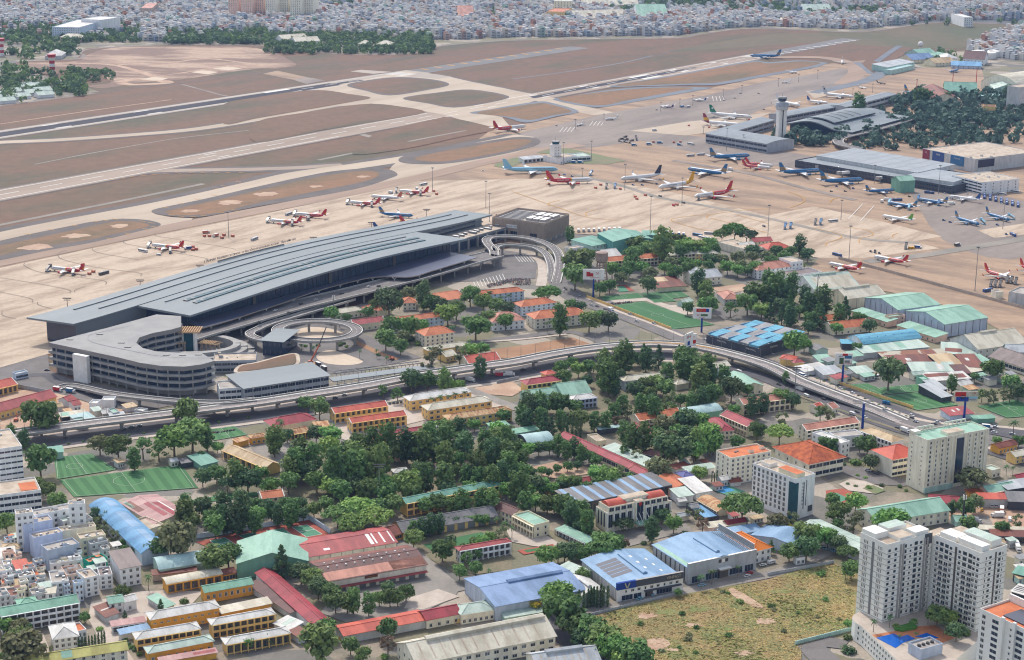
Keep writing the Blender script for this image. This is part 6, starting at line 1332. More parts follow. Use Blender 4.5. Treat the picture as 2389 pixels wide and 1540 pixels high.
pr=empty('podium',o,0,'curved white apartment podium carrying a pool deck','podium');b=MB();b.prism([(v-o)[:2]for v in pd],0,zp,'apt_wall','pavement');b.obj('wall',pr)
loc_=[(v-o)for v in pd]
for i in(7,8,9):
 p0,p1=loc_[i+1],loc_[i];n_=int((p1-p0).length/3.2)
 for f_ in range(3):face(pr,(p0.x,p0.y),(p1.x,p1.y),[((k+.5)/n_,1.1,1.3,'w')for k in range(n_)],1.2+3.2*f_,0,1,60)
def deck(name,pts,m,z=zp+.06,par=pr):b=MB();b.poly([tuple(v-o)for v in ccw([P(*a,z)for a in pts])],m);return b.obj(name,par)
deck('sun_deck',[(970,1305),(1180,1270),(1400,1225),(1560,1215),(1745,1335),(1600,1390),(1480,1330),(1300,1340),(1010,1335)],'terracotta')
tag(deck('pool_water',[(1008,1332),(1175,1292),(1235,1325),(1300,1303),(1375,1340),(1260,1380),(1190,1428)],'pool_water',zp+.12),None)
deck('pool_water',[(1365,1322),(1480,1286),(1597,1332),(1500,1352),(1440,1330)],'pool_water',zp+.12)
b=MB();hp=[P(*a,zp)-o for a in[(1175,1250),(1330,1208),(1392,1235),(1380,1255),(1250,1280),(1180,1265)]];b.prism([v[:2]for v in hp],zp,zp+1.2,'lawn_bright');b.obj('hedge',pr)
pu=P(1310,1392,15);ub=bld('grey plant building with roof fans beside the pool',(1430,1458),(1632,1400),(1310,1390),16,'f',wc='wall_blue_grey',rc='flat_grey',fl=1,cat='plant building',name='plant_building')
for k in range(4):b=MB();b.tube((ub['_w']*(.2+.2*k),ub['_d']*.5,16),(ub['_w']*(.2+.2*k),ub['_d']*.5,17),1,1,'dark_steel',10);b.obj('roof_fan',ub)
r_=bld('white stepped apartment block with orange roof terrace cut by the right edge',(1978,1078),(2520,1330),(2260,985),46,'f',wc='apt_wall',rc='flat_orange',fl=1,cat='apartment building',name='apartment_building',par=1.2)
W,Dp=r_['_w'],r_['_d'];face(r_,(0,0),(W,0),[(.08,2,1.6,'w'),(.28,4,1.8,'s'),(.55,1,.8,'w'),(.7,4,1.8,'s'),(.9,4,1.8,'s')],10,3.2,11,60)
b=MB();[b.box(W*x-.8,-1.4,0,W*x+.8,0,48.5,'apt_wall','white')for x in(.42,.62)];b.box(W*.3,Dp*.2,46,W*.9,Dp*.8,46.7,'solar');b.box(0,Dp-1,46,W,Dp,50,'apt_wall','white');b.obj('fin',r_)
rest_windows()
tile(2,2)
r_=bld('dark sports hall under blue and grey louvred roof strips',(1815,48),(2300,180),(2240,-80),7,'f',wc='wall_dark',rc='roof_silver',fl=1,cat='sports hall',name='sports_hall',par=.3)
W,Dp=r_['_w'],r_['_d']
for k in range(5):
 for j,(y0,y1)in enumerate(((.02,.3),(.34,.63),(.67,.98))):
  b=MB();x0,x1=W*(.02+.195*k),W*(.2+.195*k);m_='roof_blue_slat' if(k+j)%2==0 or k==4 else 'roof_grey'
  extr(b,[(Dp*y0,8+.25*k),(Dp*y1,9.6+.25*k),(Dp*y1,9.2+.25*k),(Dp*y0,7.4)],x0,x1,m_,'x',m_,1);b.box(x0-.3,Dp*y0,8.2+.25*k,x0+.3,Dp*y1,9.3+.25*k,'roof_sky');b.obj('roof_strip',r_)
for x,s_,y in((.86,'SPIKOPOLL',0),(.3,'SPIKOPOLL',0)):text('lettering',s_,2.1,'white_paint',r_,facing(Vector((W*x,-.15,5)),(1,0,0)))
b=MB();b.box(W,0,0,W+.6,Dp,9.5,'wall_dark');b.obj('side_wall',r_)
text('lettering','SPIKOPOLL',2,'white_paint',r_,facing(Vector((W+.75,Dp*.3,6)),(0,1,0)));text('lettering','VPP',3,'white_paint',r_,facing(Vector((W+.75,Dp*.75,6.8)),(0,1,0)))

# -- aircraft
for n,c in dict(white='#f6f4f1',red='#d42f37',yellow='#f3b51f',blue='#2a78ae',gold='#a98d62',navy='#26324f',green='#1f8a66',lime='#6cb544',pale_blue='#9fd8ee',grey='#c9ccd0',purple='#6d5a8c',orange='#d97a58',maroon='#9c2c48',sblue='#2b5aa0',dark='#5a5552').items():pal('paint_'+n,c,fine=.02,rough=.35,spec=.5)
LIV=dict(vj=([(.44,'white'),(.47,'yellow'),(1,'red')],'red','red',('vietjetair.com',.63,'white_paint')),vn=([(1,'blue')],'blue','blue',('Vietnam Airlines',.22,'white_paint')),ahk=([(.72,'white'),(1,'yellow')],'yellow','white',('air Hongkong',.34,'dark_steel')),eva=([(1,'white')],'green','white',('EVA AIR',.25,'dark_steel')),star=([(1,'white')],'grey','white',('STARLUX',.24,'dark_steel')),ko=([(1,'pale_blue')],'pale_blue','white',('KOREAN AIR CARGO',.26,'dark_steel')),cz=([(1,'white')],'sblue','white',None),navy=([(1,'white')],'navy','white',None),bird=([(1,'white')],'orange','white',None),bam=([(.88,'white'),(1,'blue')],'lime','white',None),fly=([(1,'white')],'sblue','white',('FLYONE',.25,'dark_steel')),asi=([(.8,'white'),(1,'maroon')],'maroon','white',None),white=([(1,'white')],'white','white',None),pur=([(.55,'white'),(1,'purple')],'purple','white',None),dk=([(1,'dark')],'dark','dark',None))
DIM=dict(n=(42,35.8,2.0),w=(63,60,2.85),x=(74,64,3.1),j=(20,19,1.0),p=(26,27,1.3))
PM={}
def slab(b,r0,r1,t0,t1,m):
 f=lambda r,t:[(r[0],r[2],r[3]+t),(r[1],r[2],r[3]+t*.3),(r[1],r[2],r[3]-t*.3),(r[0],r[2],r[3]-t)]
 A,B=f(r0,t0),f(r1,t1);b.grid([A,B],m,close=True);b.poly(B[::-1],m);b.poly(A,m)
def plane_meshes(kind,liv):
 if(kind,liv)in PM:return PM[kind,liv]
 L,Sp,r=DIM[kind];zones,fin,eng,tx=LIV[liv];h=r*1.75+(.6 if kind=='j' else 0);out=[]
 X=lambda t:L/2-L*t
 st=sorted(set([0,.008,.025,.05,.09,.2,.35,.5,.62,.72,.8,.88,.95,1]+[z[0]for z in zones]));b=MB()
 def rad(t):return r*(min(1,(t/.09)**.55)if t<.09 else 1 if t<.68 else max(.08,1-((t-.68)/.33)**1.5))
 def ring(t):
  q=rad(t);zc=h+(r-q)*(-.25 if t<.2 else .75);return[(X(t),math.cos(a)*q,zc+math.sin(a)*q)for a in[2*math.pi*(k+.5)/14 for k in range(14)]]
 for i in range(len(st)-1):
  m='paint_'+next(z[1]for z in zones if st[i+1]<=z[0]+1e-6);rr=[ring(st[i]),ring(st[i+1])];b.grid(rr,m,True,True)
 if kind!='j':
  for s in(-1,1):
   zz=h+r*.28;yy=s*(r*.965+.02);b.poly([(X(.12),yy,zz),(X(.12),yy,zz+.35),(X(.68),yy,zz+.35),(X(.68),yy,zz)],'paint_grey' if liv not in('vn','vj')else 'glass')
 b.poly([(X(.03),-r*.62,h+r*.3),(X(.03),r*.62,h+r*.3),(X(.055),r*.55,h+r*.62),(X(.055),-r*.55,h+r*.62)],'dark_glass');out.append(('fuselage',b))
 wm='paint_white' if liv!='dk' else 'paint_dark';hz=h-r*.55 if kind!='p' else h+r
 for s in(-1,1):
  b=MB();tip=Sp/2;sw=.30*Sp/2*1.35 if kind!='p' else .5;rc=L*.15 if kind not in 'jp' else L*.11
  x0=X(.36 if kind!='j' else .45);slab(b,(x0,x0-rc,s*r*.6,hz),(x0-sw,x0-sw-rc*.25,s*tip,hz+(1.4 if kind not in 'p' else 0)),.5,.15,wm)
  if kind!='p':slab(b,(x0-sw,x0-sw-rc*.25,s*tip,hz+1.4),(x0-sw-1.4,x0-sw-rc*.3-.8,s*(tip+.4),hz+1.4+r),.12,.06,'paint_'+(fin if liv in('vj','ahk')else 'white'))
  out.append(('wing',b));b=MB()
  if kind in 'nwx':
   ey=s*Sp*.165;ex=x0-sw*.16+r*.7;er=r*.5;ez=hz-er*.75
   b.tube((ex+r*.9,ey,ez),(ex-r*.9,ey,ez),er,er*.72,'paint_'+eng,10);b.tube((ex+r*.93,ey,ez),(ex+r*.88,ey,ez),er*.86,er*.86,'tyre',10)
  elif kind=='p':b.tube((x0+1.2,s*4,hz-.5),(x0-3,s*4,hz-.3),.55,.3,'paint_'+eng,8)
  else:b.tube((X(.7),s*1.5,h+.5),(X(.84),s*1.5,h+.5),.55,.4,'paint_'+eng,8)
  out.append(('engine',b));b=MB();tz=h+r*.5 if kind in 'nwx' else h+r*3.6;tx0=X(.86)if kind in 'nwx' else X(.93)
  slab(b,(tx0,tx0-L*.085,s*r*.25,tz),(tx0-Sp*.09,tx0-Sp*.09-L*.035,s*Sp*.18,tz+.5),.3,.1,wm);out.append(('tailplane',b))
 b=MB();fh=Sp*.17 if kind in 'nwx' else r*3.2;fx=X(.80);fc=L*.145
 P4=[(fx,h+r*.75),(fx-fc,h+r*.7),(fx-fc*1.25,h+r+fh),(fx-fc*.85,h+r+fh)]
 for s in(-1,1):
  pts=[(p[0],s*.18,p[1])for p in P4];lo,hi=pts[:2],pts[2:]
  mid=[Vector(pts[0]).lerp(Vector(pts[3]),.45),Vector(pts[1]).lerp(Vector(pts[2]),.45)];m2={'vj':'red','vn':'gold','asi':'yellow'}.get(liv,fin)
  b.poly([pts[0],pts[1],tuple(mid[1]),tuple(mid[0])],'paint_'+m2);b.poly([tuple(mid[0]),tuple(mid[1]),pts[2],pts[3]],'paint_'+fin)
  if liv=='vj':b.poly([tuple(Vector(pts[0]).lerp(Vector(pts[1]),.6)+Vector((0,s*.02,0))),tuple(Vector(pts[1])+Vector((0,s*.02,0))),tuple(Vector(mid[1])+Vector((0,s*.02,0)))],'paint_yellow')
  if liv=='eva':c_=Vector(pts[0]).lerp(Vector(pts[2]),.55);b.poly([tuple(c_+Vector((1.6*math.cos(a),s*.04,1.6*math.sin(a))))for a in[k*.7854 for k in range(8)]],'paint_white')
  if liv=='star':c_=Vector(pts[0]).lerp(Vector(pts[2]),.6);b.poly([tuple(c_+Vector((1.8*math.cos(a),s*.04,1.8*math.sin(a))))for a in[k*1.5708 for k in range(4)]],'paint_navy')
 for k in range(4):a_,b2=P4[k],P4[(k+1)%4];b.poly([(a_[0],-.18,a_[1]),(b2[0],-.18,b2[1]),(b2[0],.18,b2[1]),(a_[0],.18,a_[1])],'paint_'+fin)
 out.append(('tail_fin',b))
 for x,y in((X(.12),0),(X(.52),r*.9),(X(.52),-r*.9)):
  b=MB();b.box(x-.12,y-.12,.5,x+.12,y+.12,h-r*.6,'steel');b.tube((x,y-.5,.6),(x,y+.5,.6),.6,.6,'tyre',8);out.append(('landing_gear',b))
 PM[kind,liv]=[(n_,m_.mesh(n_))for n_,m_ in out];return PM[kind,liv]
def plane(kind,liv,nose,tail,label):
 L,Sp,r=DIM[kind];zz=r*1.75;a,b_=P(*nose,zz),P(*tail,zz);c=(a+b_)/2;d=a-b_
 o=empty('airliner' if kind in 'nwx' else 'propeller_plane' if kind=='p' else 'business_jet',(c.x,c.y,0),math.atan2(d.y,d.x),label,'aircraft','aircraft on the airfield')
 for n_,m_ in plane_meshes(kind,liv):inst(n_,m_,o)
 tx=LIV[liv][3]
 if tx and kind in 'nwx':
  for s in(-1,1):text('lettering',tx[0],r*.95,tx[2],o,facing(Vector((L/2-L*tx[1],s*(r*.93+.06),zz+r*.36)),(-s,0,0),Vector((0,-s*.42,1))))
R_='red and white airliner ';B_='blue airliner '
tile(0,1);plane('n','vj',(487,958),(785,992),R_+'with stairs, leftmost on the terminal apron');plane('n','vj',(1418,743),(1722,778),R_+'beside a blue catering truck')
tile(1,1);plane('n','vj',(137,514),(428,540),R_+'nearest the sign letters of the terminal roof');plane('n','vj',(392,455),(632,474),R_+'tucked behind another red airliner near the terminal');plane('n','vj',(868,344),(1166,366),R_+'with black lettering on its nose section');plane('n','bird',(1092,290),(1352,310),'white airliner with a pale orange fin between two red ones')
plane('n','vj',(1338,238),(1612,262),R_+'beside the white bus under a tall mast');plane('n','vn',(1485,472),(1120,450),B_+'parked just behind the terminal roof edge');plane('n','vj',(1640,548),(1362,538),'red airliner showing only its fin above the terminal roof');plane('n','cz',(1400,605),(1120,600),'airliner showing only a dark blue fin tip above the terminal roof')
tile(1,0);plane('w','vj',(2486,1178),(2235,1206),R_+'taxiing alone on the taxiway crossing')
tile(2,0);plane('j','white',(605,1172),(668,1158),'small white business jet by the striped stands');plane('p','white',(880,1112),(985,1102),'white propeller plane right of the business jet');plane('p','pur',(1400,992),(1490,1000),'white and purple propeller plane on the far apron');plane('p','cz',(1700,930),(1800,938),'white propeller plane with blue fin on the far apron')
plane('x','eva',(2238,1092),(1832,1058),'long white airliner with green fin beside the old terminal');plane('w','asi',(2072,1160),(1832,1140),'white airliner with maroon tail beside the green finned one');plane('w','vn',(2200,1448),(1850,1468),B_+'docked at the curved pier below the old terminal');plane('w','vn',(2272,518),(2470,522),B_+'waiting at the far runway threshold');plane('n','vj',(2440,1545),(2170,1520),R_+'beside the blue one at the curved pier')
tile(3,0);plane('n','white',(692,594),(690,558),'white airliner seen nose on at the far apron corner');plane('p','white',(265,672),(190,680),'white propeller plane farthest up the far apron');plane('j','white',(140,770),(200,766),'small white jet on the far apron');plane('j','dk',(1125,783),(985,768),'dark business jet by the dark taxiway');plane('j','white',(940,828),(820,812),'white business jet behind the large white airliner')
plane('w','star',(815,905),(490,872),'white airliner with grey fin behind the old terminal wing');plane('n','cz',(556,960),(362,938),'white airliner with blue fin behind the control tower side');plane('w','vn',(1500,895),(1285,862),'blue airliner half hidden by a tree near the hangars');plane('n','vn',(1700,668),(1785,648),'blue airliner far off before the white hangar wall');plane('w','white',(300,985),(70,940),'white airliner half hidden by the control tower')
tile(2,1);plane('x','ko',(378,38),(-50,42),'light blue cargo jumbo by the short white tower');plane('w','vj',(735,135),(325,148),R_+'wide body in front of the light blue one');plane('w','navy',(1015,128),(1400,92),'white airliner with dark navy fin');plane('w','vn',(1685,38),(1970,80),B_+'above the yellow tailed one');plane('w','ahk',(1330,212),(1745,148),'white freighter with yellow tail');plane('w','vj',(1675,296),(2090,238),R_+'wide body with stairs nearest the mast row');plane('n','vj',(2400,25),(2160,5),R_+'at the old terminal piers, mostly red')
tile(3,1);plane('w','vn',(490,48),(95,70),B_+'at the first jet bridge of the long roofed terminal');plane('w','vn',(868,135),(500,152),B_+'at the second jet bridge of the long roofed terminal');plane('n','vn',(1182,232),(900,248),B_+'at the last jet bridge, smaller');plane('n','vn',(1132,350),(1392,398),B_+'with a light blue covered stair at its nose');plane('n','vn',(1430,320),(1655,358),B_+'behind the one with the light blue stair');plane('n','fly',(1728,295),(1950,325),'white airliner with small blue fin near the office block')
plane('n','bam',(1080,475),(1342,520),'white airliner with bright green fin');plane('n','vn',(1995,558),(1715,482),B_+'pointing right, left of a pair');plane('n','vn',(2280,518),(2000,442),B_+'pointing right, right of a pair');plane('n','vj',(577,918),(866,978),R_+'beside the low apron wall');plane('n','vj',(1008,855),(1295,910),R_+'beyond the apron wall');plane('n','vj',(2308,1068),(1995,978),R_+'near the parked passenger stairs');plane('n','vj',(2620,1025),(2330,935),'red tailed airliner cut by the right edge')

# -- vehicles and apron equipment
VM={}
def vmesh(kind,c):
 if(kind,c)in VM:return VM[kind,c]
 pn='paint_'+c;b=MB();wh=lambda xs,w,r:[b.tube((x,s*w,r),(x,s*(w-.3),r),r,r,'tyre',8)for x in xs for s in(-1,1)]
 if kind=='car':b.box(-2.2,-.9,.35,2.2,.9,.95,pn);b.grid([[(-1.6,-.85,.95),(1.2,-.85,.95),(1.2,.85,.95),(-1.6,.85,.95)],[(-1.2,-.7,1.5),(.5,-.7,1.5),(.5,.7,1.5),(-1.2,.7,1.5)]],'glass',close=True);b.poly([(-1.2,-.7,1.5),(.5,-.7,1.5),(.5,.7,1.5),(-1.2,.7,1.5)],pn);wh((-1.4,1.4),.92,.34)
 elif kind=='van':b.box(-2.5,-.95,.4,2.3,.95,2.1,pn);b.box(-2.2,-.98,1.3,2.0,.98,1.85,'glass');b.box(2.3,-.9,.4,2.8,.9,1.2,pn);wh((-1.6,1.7),.97,.36)
 elif kind=='bus':b.box(-6,-1.3,.4,6,1.3,3.1,pn);b.box(-5.8,-1.34,1.4,6.04,1.34,2.5,'glass');b.box(-3,-.7,3.1,-1,.7,3.35,'white');wh((-3.6,3.8),1.32,.5)
 elif kind=='truck':b.box(-4,-1.25,.9,2,1.25,3.6,pn,'white');b.box(2.3,-1.15,.5,4,1.15,2.6,'paint_white');b.box(3.7,-1,1.5,4.04,1,2.3,'glass');wh((-2.8,3),1.2,.5)
 elif kind=='stairs':
  b.box(-4,-1.2,.5,3,1.2,1.1,pn);wh((-3,2.4),1.2,.45);b.bar((-4,0,1.2),(3,0,4.2),2,'steel',.35);b.box(2.8,-1.4,3.9,5.2,1.4,4.3,pn);b.bar((-3.4,0,3.6),(3.2,0,6.4),2.5,pn,.2)
  for k in range(6):[b.bar((-3.4+1.3*k,s*1.15,1.5+.55*k),(-3.4+1.3*k,s*1.15,3.6+.55*k),.2,'grey_trim')for s in(-1,1)]
  b.box(3.0,-1.4,4.3,5.2,1.4,6.9,pn)
 elif kind=='container':b.box(-1.6,-1.3,.6,1.6,1.3,2.6,pn);b.box(-1.8,-1.2,.3,1.8,1.2,.6,'dark_steel');wh((-1.2,1.2),1.2,.3)
 elif kind=='tractor':b.box(-1.8,-.9,.4,1.8,.9,1.2,pn);b.box(-1.5,-.8,1.2,-.2,.8,2.1,'glass',pn);wh((-1.1,1.1),.95,.45)
 elif kind=='excavator':b.box(-1.8,-1.5,0,1.8,-.9,.9,'tyre');b.box(-1.8,.9,0,1.8,1.5,.9,'tyre');b.box(-1.8,-1.2,1,1.4,1.2,2.4,pn);b.bar((1.2,0,2),(4,0,5),.5,pn);b.bar((4,0,5),(6.2,0,2),.4,pn);b.box(5.6,-.5,1,6.6,.5,2,'steel')
 VM[kind,c]=b.mesh({'stairs':'passenger_stairs','container':'cargo_container'}.get(kind,kind));return VM[kind,c]
CW=dict(red='red',white='white',blue='blue',yellow='yellow',grey='grey',dark='dark grey',sblue='deep blue',orange='orange',pale_blue='light blue',navy='dark navy',green='green')
NAMEV=dict(car='parked_car',van='van',bus='bus',truck='truck',stairs='passenger_stairs',container='cargo_container',tractor='tow_tractor',excavator='excavator');NOUN=dict(stairs='passenger stairs',container='cargo box',tractor='tow tractor')
def veh(kind,c,where,spots,z=0):
 """spots: (x, y, dx, dy) - place and heading, in tile cells"""
 n=len(spots);noun=NOUN.get(kind,kind)
 for i,s in enumerate(sorted(spots)):
  p=P(s[0],s[1],z);d=P(s[0]+s[2],s[1]+s[3],z)-p
  o=inst(NAMEV[kind],vmesh(kind,c),None,p,math.atan2(d.y,d.x));r_=rank(i,n)
  tag(o,(r_+' of the ' if r_ else '')+'%s %s%s %s'%(CW[c],noun,'s' if r_ and kind!='stairs' and kind!='bus' else 'es' if r_ and kind=='bus' else '',where),noun,'%s %s %s'%(CW[c],noun,where)if n>1 else None)
tile(0,1)
veh('stairs','dark','at the leftmost red airliners',[(450,995,60,-25),(685,1030,30,-40),(1390,775,40,-25),(1590,825,10,-40)])
veh('container','orange','near the leftmost red airliners',[(835,1025,9,2),(872,1005,9,2),(1800,772,9,1),(1802,800,9,1),(1832,795,9,1)])
veh('container','orange','at the foot of the lone apron mast',[(1955,672,9,2),(2072,688,9,2),(2090,662,9,2),(2172,672,9,2),(1908,672,9,4)]);veh('truck','orange','parked by the lone apron mast',[(1925,640,30,-3),(2012,672,-30,8)])
veh('truck','sblue','behind the second red airliner',[(1755,790,-30,3)]);veh('bus','white','near the second red airliner',[(1335,812,-30,-6)]);veh('van','white','in front of the second red airliner',[(1482,845,-20,-2)]);veh('bus','dark','right of the leftmost red airliner',[(970,1022,30,-8)]);veh('bus','grey','right of the apron mast',[(2375,702,20,-8)])
tile(1,1)
veh('stairs','dark','at the middle row of red airliners',[(112,540,40,-25),(338,570,8,-40),(362,478,40,-25),(490,520,4,-40),(855,370,40,-25),(1080,395,10,-40),(1310,262,20,-30),(1535,288,8,-40)])
veh('bus','white','under the tall mast beyond the red airliners',[(1562,190,30,-6)]);veh('bus','grey','behind the middle red airliners',[(305,468,30,-10)]);veh('truck','grey','beside the far red airliners',[(1500,232,-10,-10),(1255,268,-20,-5)]);veh('container','orange','near the far red airliner',[(1685,280,9,3),(1658,252,9,3)]);veh('tractor','yellow','at the corner of the terminal',[(2250,475,10,0)]);veh('car','dark','on the terminal elevated road',[(305,1382,20,-5),(30,1468,20,-20),(1145,1135,20,-5)],10);veh('car','white','beyond the brown parking building',[(2118,58,10,0)])
tile(2,1)
veh('stairs','dark','at the parked wide body jets',[(880,225,20,-30),(1740,330,-18,-40)]);veh('stairs','blue','standing on the middle apron',[(960,222,20,-30),(735,100,30,-15)]);veh('container','orange','scattered on the middle apron',[(780,222,9,2),(828,192,9,2),(1010,232,9,4),(1150,305,9,2),(1245,290,9,2),(1540,378,9,3),(345,185,9,0),(1165,325,9,3)]);veh('container','red','by the mast near the red wide body',[(1508,385,9,3)]);veh('tractor','blue','on the middle apron',[(1350,182,10,-2),(1130,192,10,2),(1215,192,10,2),(490,95,10,0),(560,110,10,0)]);veh('van','dark','on the middle apron',[(1382,298,10,3),(1600,360,10,3),(2350,578,10,5)]);veh('truck','white','behind the blue airliner on the middle apron',[(2035,50,-20,-5)]);veh('bus','white','by the trees along the apron edge',[(1845,650,30,2),(1780,690,30,8),(1830,700,30,8)]);veh('truck','blue','parked behind the teal hangar',[(1450,640,4,-20),(1500,655,4,-20),(1560,655,4,-20),(1400,628,4,-20),(1600,660,4,-20)]);veh('bus','blue','right of the teal hangar trucks',[(1730,665,30,6)]);veh('truck','grey','lined up behind the teal hangar',[(620+48*k,625-2*k,3,-20)for k in range(9)])
veh('car','dark','along the avenue beside the pitches',[(742,1312,20,8),(795,1325,20,8),(870,1352,20,6),(490,1150,5,15),(505,1165,5,15)]);veh('truck','grey','on the avenue beside the pitches',[(920,1368,20,10)])
tile(3,1)
veh('stairs','dark','grouped on the brown right apron',[(2080,1135,20,-30),(2120,1140,20,-30),(2165,1140,20,-30),(2230,1100,20,-30),(2270,1105,20,-30),(2310,1115,20,-30),(1285,785,15,-25),(440,560,15,-20)]);veh('stairs','blue','by the blue airliners',[(158,600,15,-25),(210,595,15,-25),(490,560,20,-25),(1590,380,15,-25),(1400,335,20,-25)]);veh('stairs','pale_blue','at the nose of a blue airliner',[(1130,370,30,-20),(1315,420,20,-20),(2005,555,-30,-10),(2275,510,-30,-5)])
veh('bus','white','crossing the pale apron',[(608,532,-30,3)]);veh('bus','sblue','on the right apron',[(645,850,-30,-8),(2050,1182,30,-6),(2285,662,-20,-10),(1505,268,-30,-3),(1205,335,30,0)]);veh('truck','white','near the small white airliner',[(1715,372,30,-2),(1060,350,4,-20),(1110,335,30,0)]);veh('truck','dark','on the pale lane of the right apron',[(1768,758,20,-3)]);veh('truck','sblue','beside the yellow loaders',[(1400,780,20,2)]);veh('container','yellow','beside the lone stairs on the right apron',[(1325,785,9,2),(1352,785,9,2)]);veh('tractor','dark','at the end of the painted line',[(960,815,10,4),(1000,825,10,4),(1040,832,10,4),(1000,805,10,-8),(720,250,10,0),(590,252,10,0),(1320,300,10,0)]);veh('tractor','sblue','near the paired blue airliners',[(1640,522,10,2),(2140,565,10,2),(1700,540,10,2),(2225,655,10,3),(640,205,10,3),(795,225,10,3)]);veh('car','white','before the white office by the apron',[(1650,270,10,-1),(2180,365,10,3),(1255,222,10,0),(1700,315,10,1),(1860,275,10,-3)])
veh('bus','sblue','packed in rows beside the white office',[(2020+52*k,290+13*k+22*j,6,-20)for k in range(7)for j in(0,1)]);veh('bus','white','at the shelters by the office',[(2180,280,20,3),(2310,260,20,3)])
tile(2,0)
veh('bus','white','on the apron by the old terminal',[(1665,1460,30,-2),(1760,1450,30,-2),(1668,1352,30,6),(1640,1005,20,-4)]);veh('truck','blue','on the apron near the old terminal',[(1280,1355,20,0),(1565,1360,20,3),(1140,1362,20,0),(1380,1340,20,0),(1590,1002,20,-3),(580,1525,20,2),(640,1525,20,2)]);veh('stairs','dark','grouped by the grey taxi lane',[(1010,1325,20,5),(1060,1330,20,5),(1110,1340,20,5),(1160,1310,-10,-10),(1050,1305,20,5)]);veh('truck','grey','fuelling on the pale far apron',[(1330,1225,20,-2)]);veh('container','orange','on the far apron',[(1650,1178,8,0),(1510,1335,8,0),(1570,1332,8,0),(1320,1332,8,0),(1840,1195,8,0),(2210,1125,8,0)]);veh('car','dark','spread over the far apron',[(1980,942,8,0),(2130,875,8,0),(2080,920,8,0),(1350,1030,8,0),(415,1178,8,0),(2300,875,8,0),(2350,1025,8,0)])
tile(2,3);veh('car','pale_blue','in front of the showroom',[(1192,975,30,-10),(1305,930,-16,-20),(1770,850,30,-9)]);veh('car','white','at the end of the showroom lane',[(2195,762,30,-10),(2340,660,30,-5)]);veh('car','red','at the end of the showroom lane',[(2215,735,30,-8)])
veh('car','grey','under the mint car shelter',[(530,390,10,-16),(575,415,10,-16),(490,370,10,-16),(455,350,10,-16)])
tile(3,3);veh('truck','white','parked in the truck yard',[(2090,105,0,20),(2130,105,0,20),(2140,208,-30,0),(1930,255,20,5),(2320,490,10,20),(2330,520,10,20),(2235,385,0,20)]);veh('truck','orange','parked in the truck yard',[(2180,165,0,20)]);veh('van','white','in the truck yard',[(2255,240,0,20),(30,640,30,-8)]);veh('car','pale_blue','under the trees by the guard hut',[(600,525,20,6),(520,505,20,6)]);veh('car','yellow','small in the truck yard',[(1995,145,0,20)])
tile(3,2);veh('truck','white','on the boulevard',[(1280,955,20,8),(300,565,-20,-8)]);veh('car','white','on the boulevard and drives',[(935,1315,20,4),(635,1220,10,10),(905,820,20,8),(2110,960,20,4),(925,680,-20,-8)]);veh('car','dark','on the boulevard and drives',[(1010,1345,20,5),(1340,825,-20,-8),(1550,882,-20,-4),(2110,895,20,0),(2270,1228,20,8),(1210,922,20,8),(100,515,20,8)]);veh('container','blue','at the wall of the striped pitches',[(1090,690,20,4),(1115,695,20,4)]);veh('bus','white','roofed in by the grey yard wall',[(960,450,30,0)])
tile(0,2);veh('car','grey','under the flyover',[(1225,910,30,-5),(1300,898,30,-5),(1150,925,30,-5)]);veh('truck','red','long crane carriers beside the fence',[(540,572,30,5)]);veh('truck','blue','beside the red crane carrier',[(660,585,30,4)]);veh('excavator','orange','digging beside the yellow barrack',[(150,850,10,-16)]);veh('car','dark','near the striped pitches',[(1900,1280,20,-3),(440,380,20,0)])
tile(1,2);veh('excavator','orange','working in front of the ring ramp',[(1270,280,-10,5)]);veh('truck','white','under the flyover',[(2000,480,20,4),(2370,430,20,0)]);veh('truck','red','under the flyover',[(2280,432,20,0)]);veh('truck','dark','below the crane near the ring ramp',[(575,335,-20,-10),(630,372,-20,-10)]);veh('car','dark','in the carport behind the red halls',[(1250+35*k,690-4*k,4,-16)for k in range(4)])

# -- old terminal, towers, far town
def px_h(zy0,zy1,p):return(zy0-zy1)/4*(p.y*_cp+CAMH*_sp)/F/_cp
tile(2,0);p=P(405,1502);o=empty('control_tower',p,.6,'short white control tower with green glass cab beside the lawn','control tower')
b=MB();b.box(-6,-5,0,6,5,22,'white');b.obj('shaft',o);b=MB();b.tube((0,0,22),(0,0,23.2),5.6,6,'white',8);b.tube((0,0,23.2),(0,0,26.4),4.6,5.4,'t3_skylight',8);b.tube((0,0,26.4),(0,0,27),5.8,5.6,'grey_trim',8);b.obj('cab',o);b=MB();b.tube((0,0,27),(0,0,34),.25,.1,'steel',5);b.obj('aerial',o)
for k in range(5):inst('window',winmesh(1,1.1),o,(1.5,-5,3+3.8*k));inst('window',winmesh(1,1.1),o,(-3,-5,3+3.8*k))
q('block','low white building behind the short control tower',450,1485,605,1455,440,1430,7,'f','flat_tan','white',1,6);q('block','white building with mint roof right of the short control tower',490,1475,735,1460,495,1440,6,'f','pale_mint','white',1,6,'s');q('block','grey roofed sheds left of the short control tower',110,1490,300,1470,130,1470,5,'s','silver','white',1,5,'v')
tile(3,0);p=P(115,1325);o=empty('control_tower',p,.35,'tall white control tower with two round galleries','control tower')
b=MB();b.box(-6.3,-4.4,0,-1,4.4,50,'white');b.box(1,-4.4,0,6.3,4.4,50,'white');b.box(-1.2,-4,0,1.2,4,50,'dark_steel');b.box(-2.8,-5.6,0,-1.8,-5,52,'white');b.obj('shaft',o)
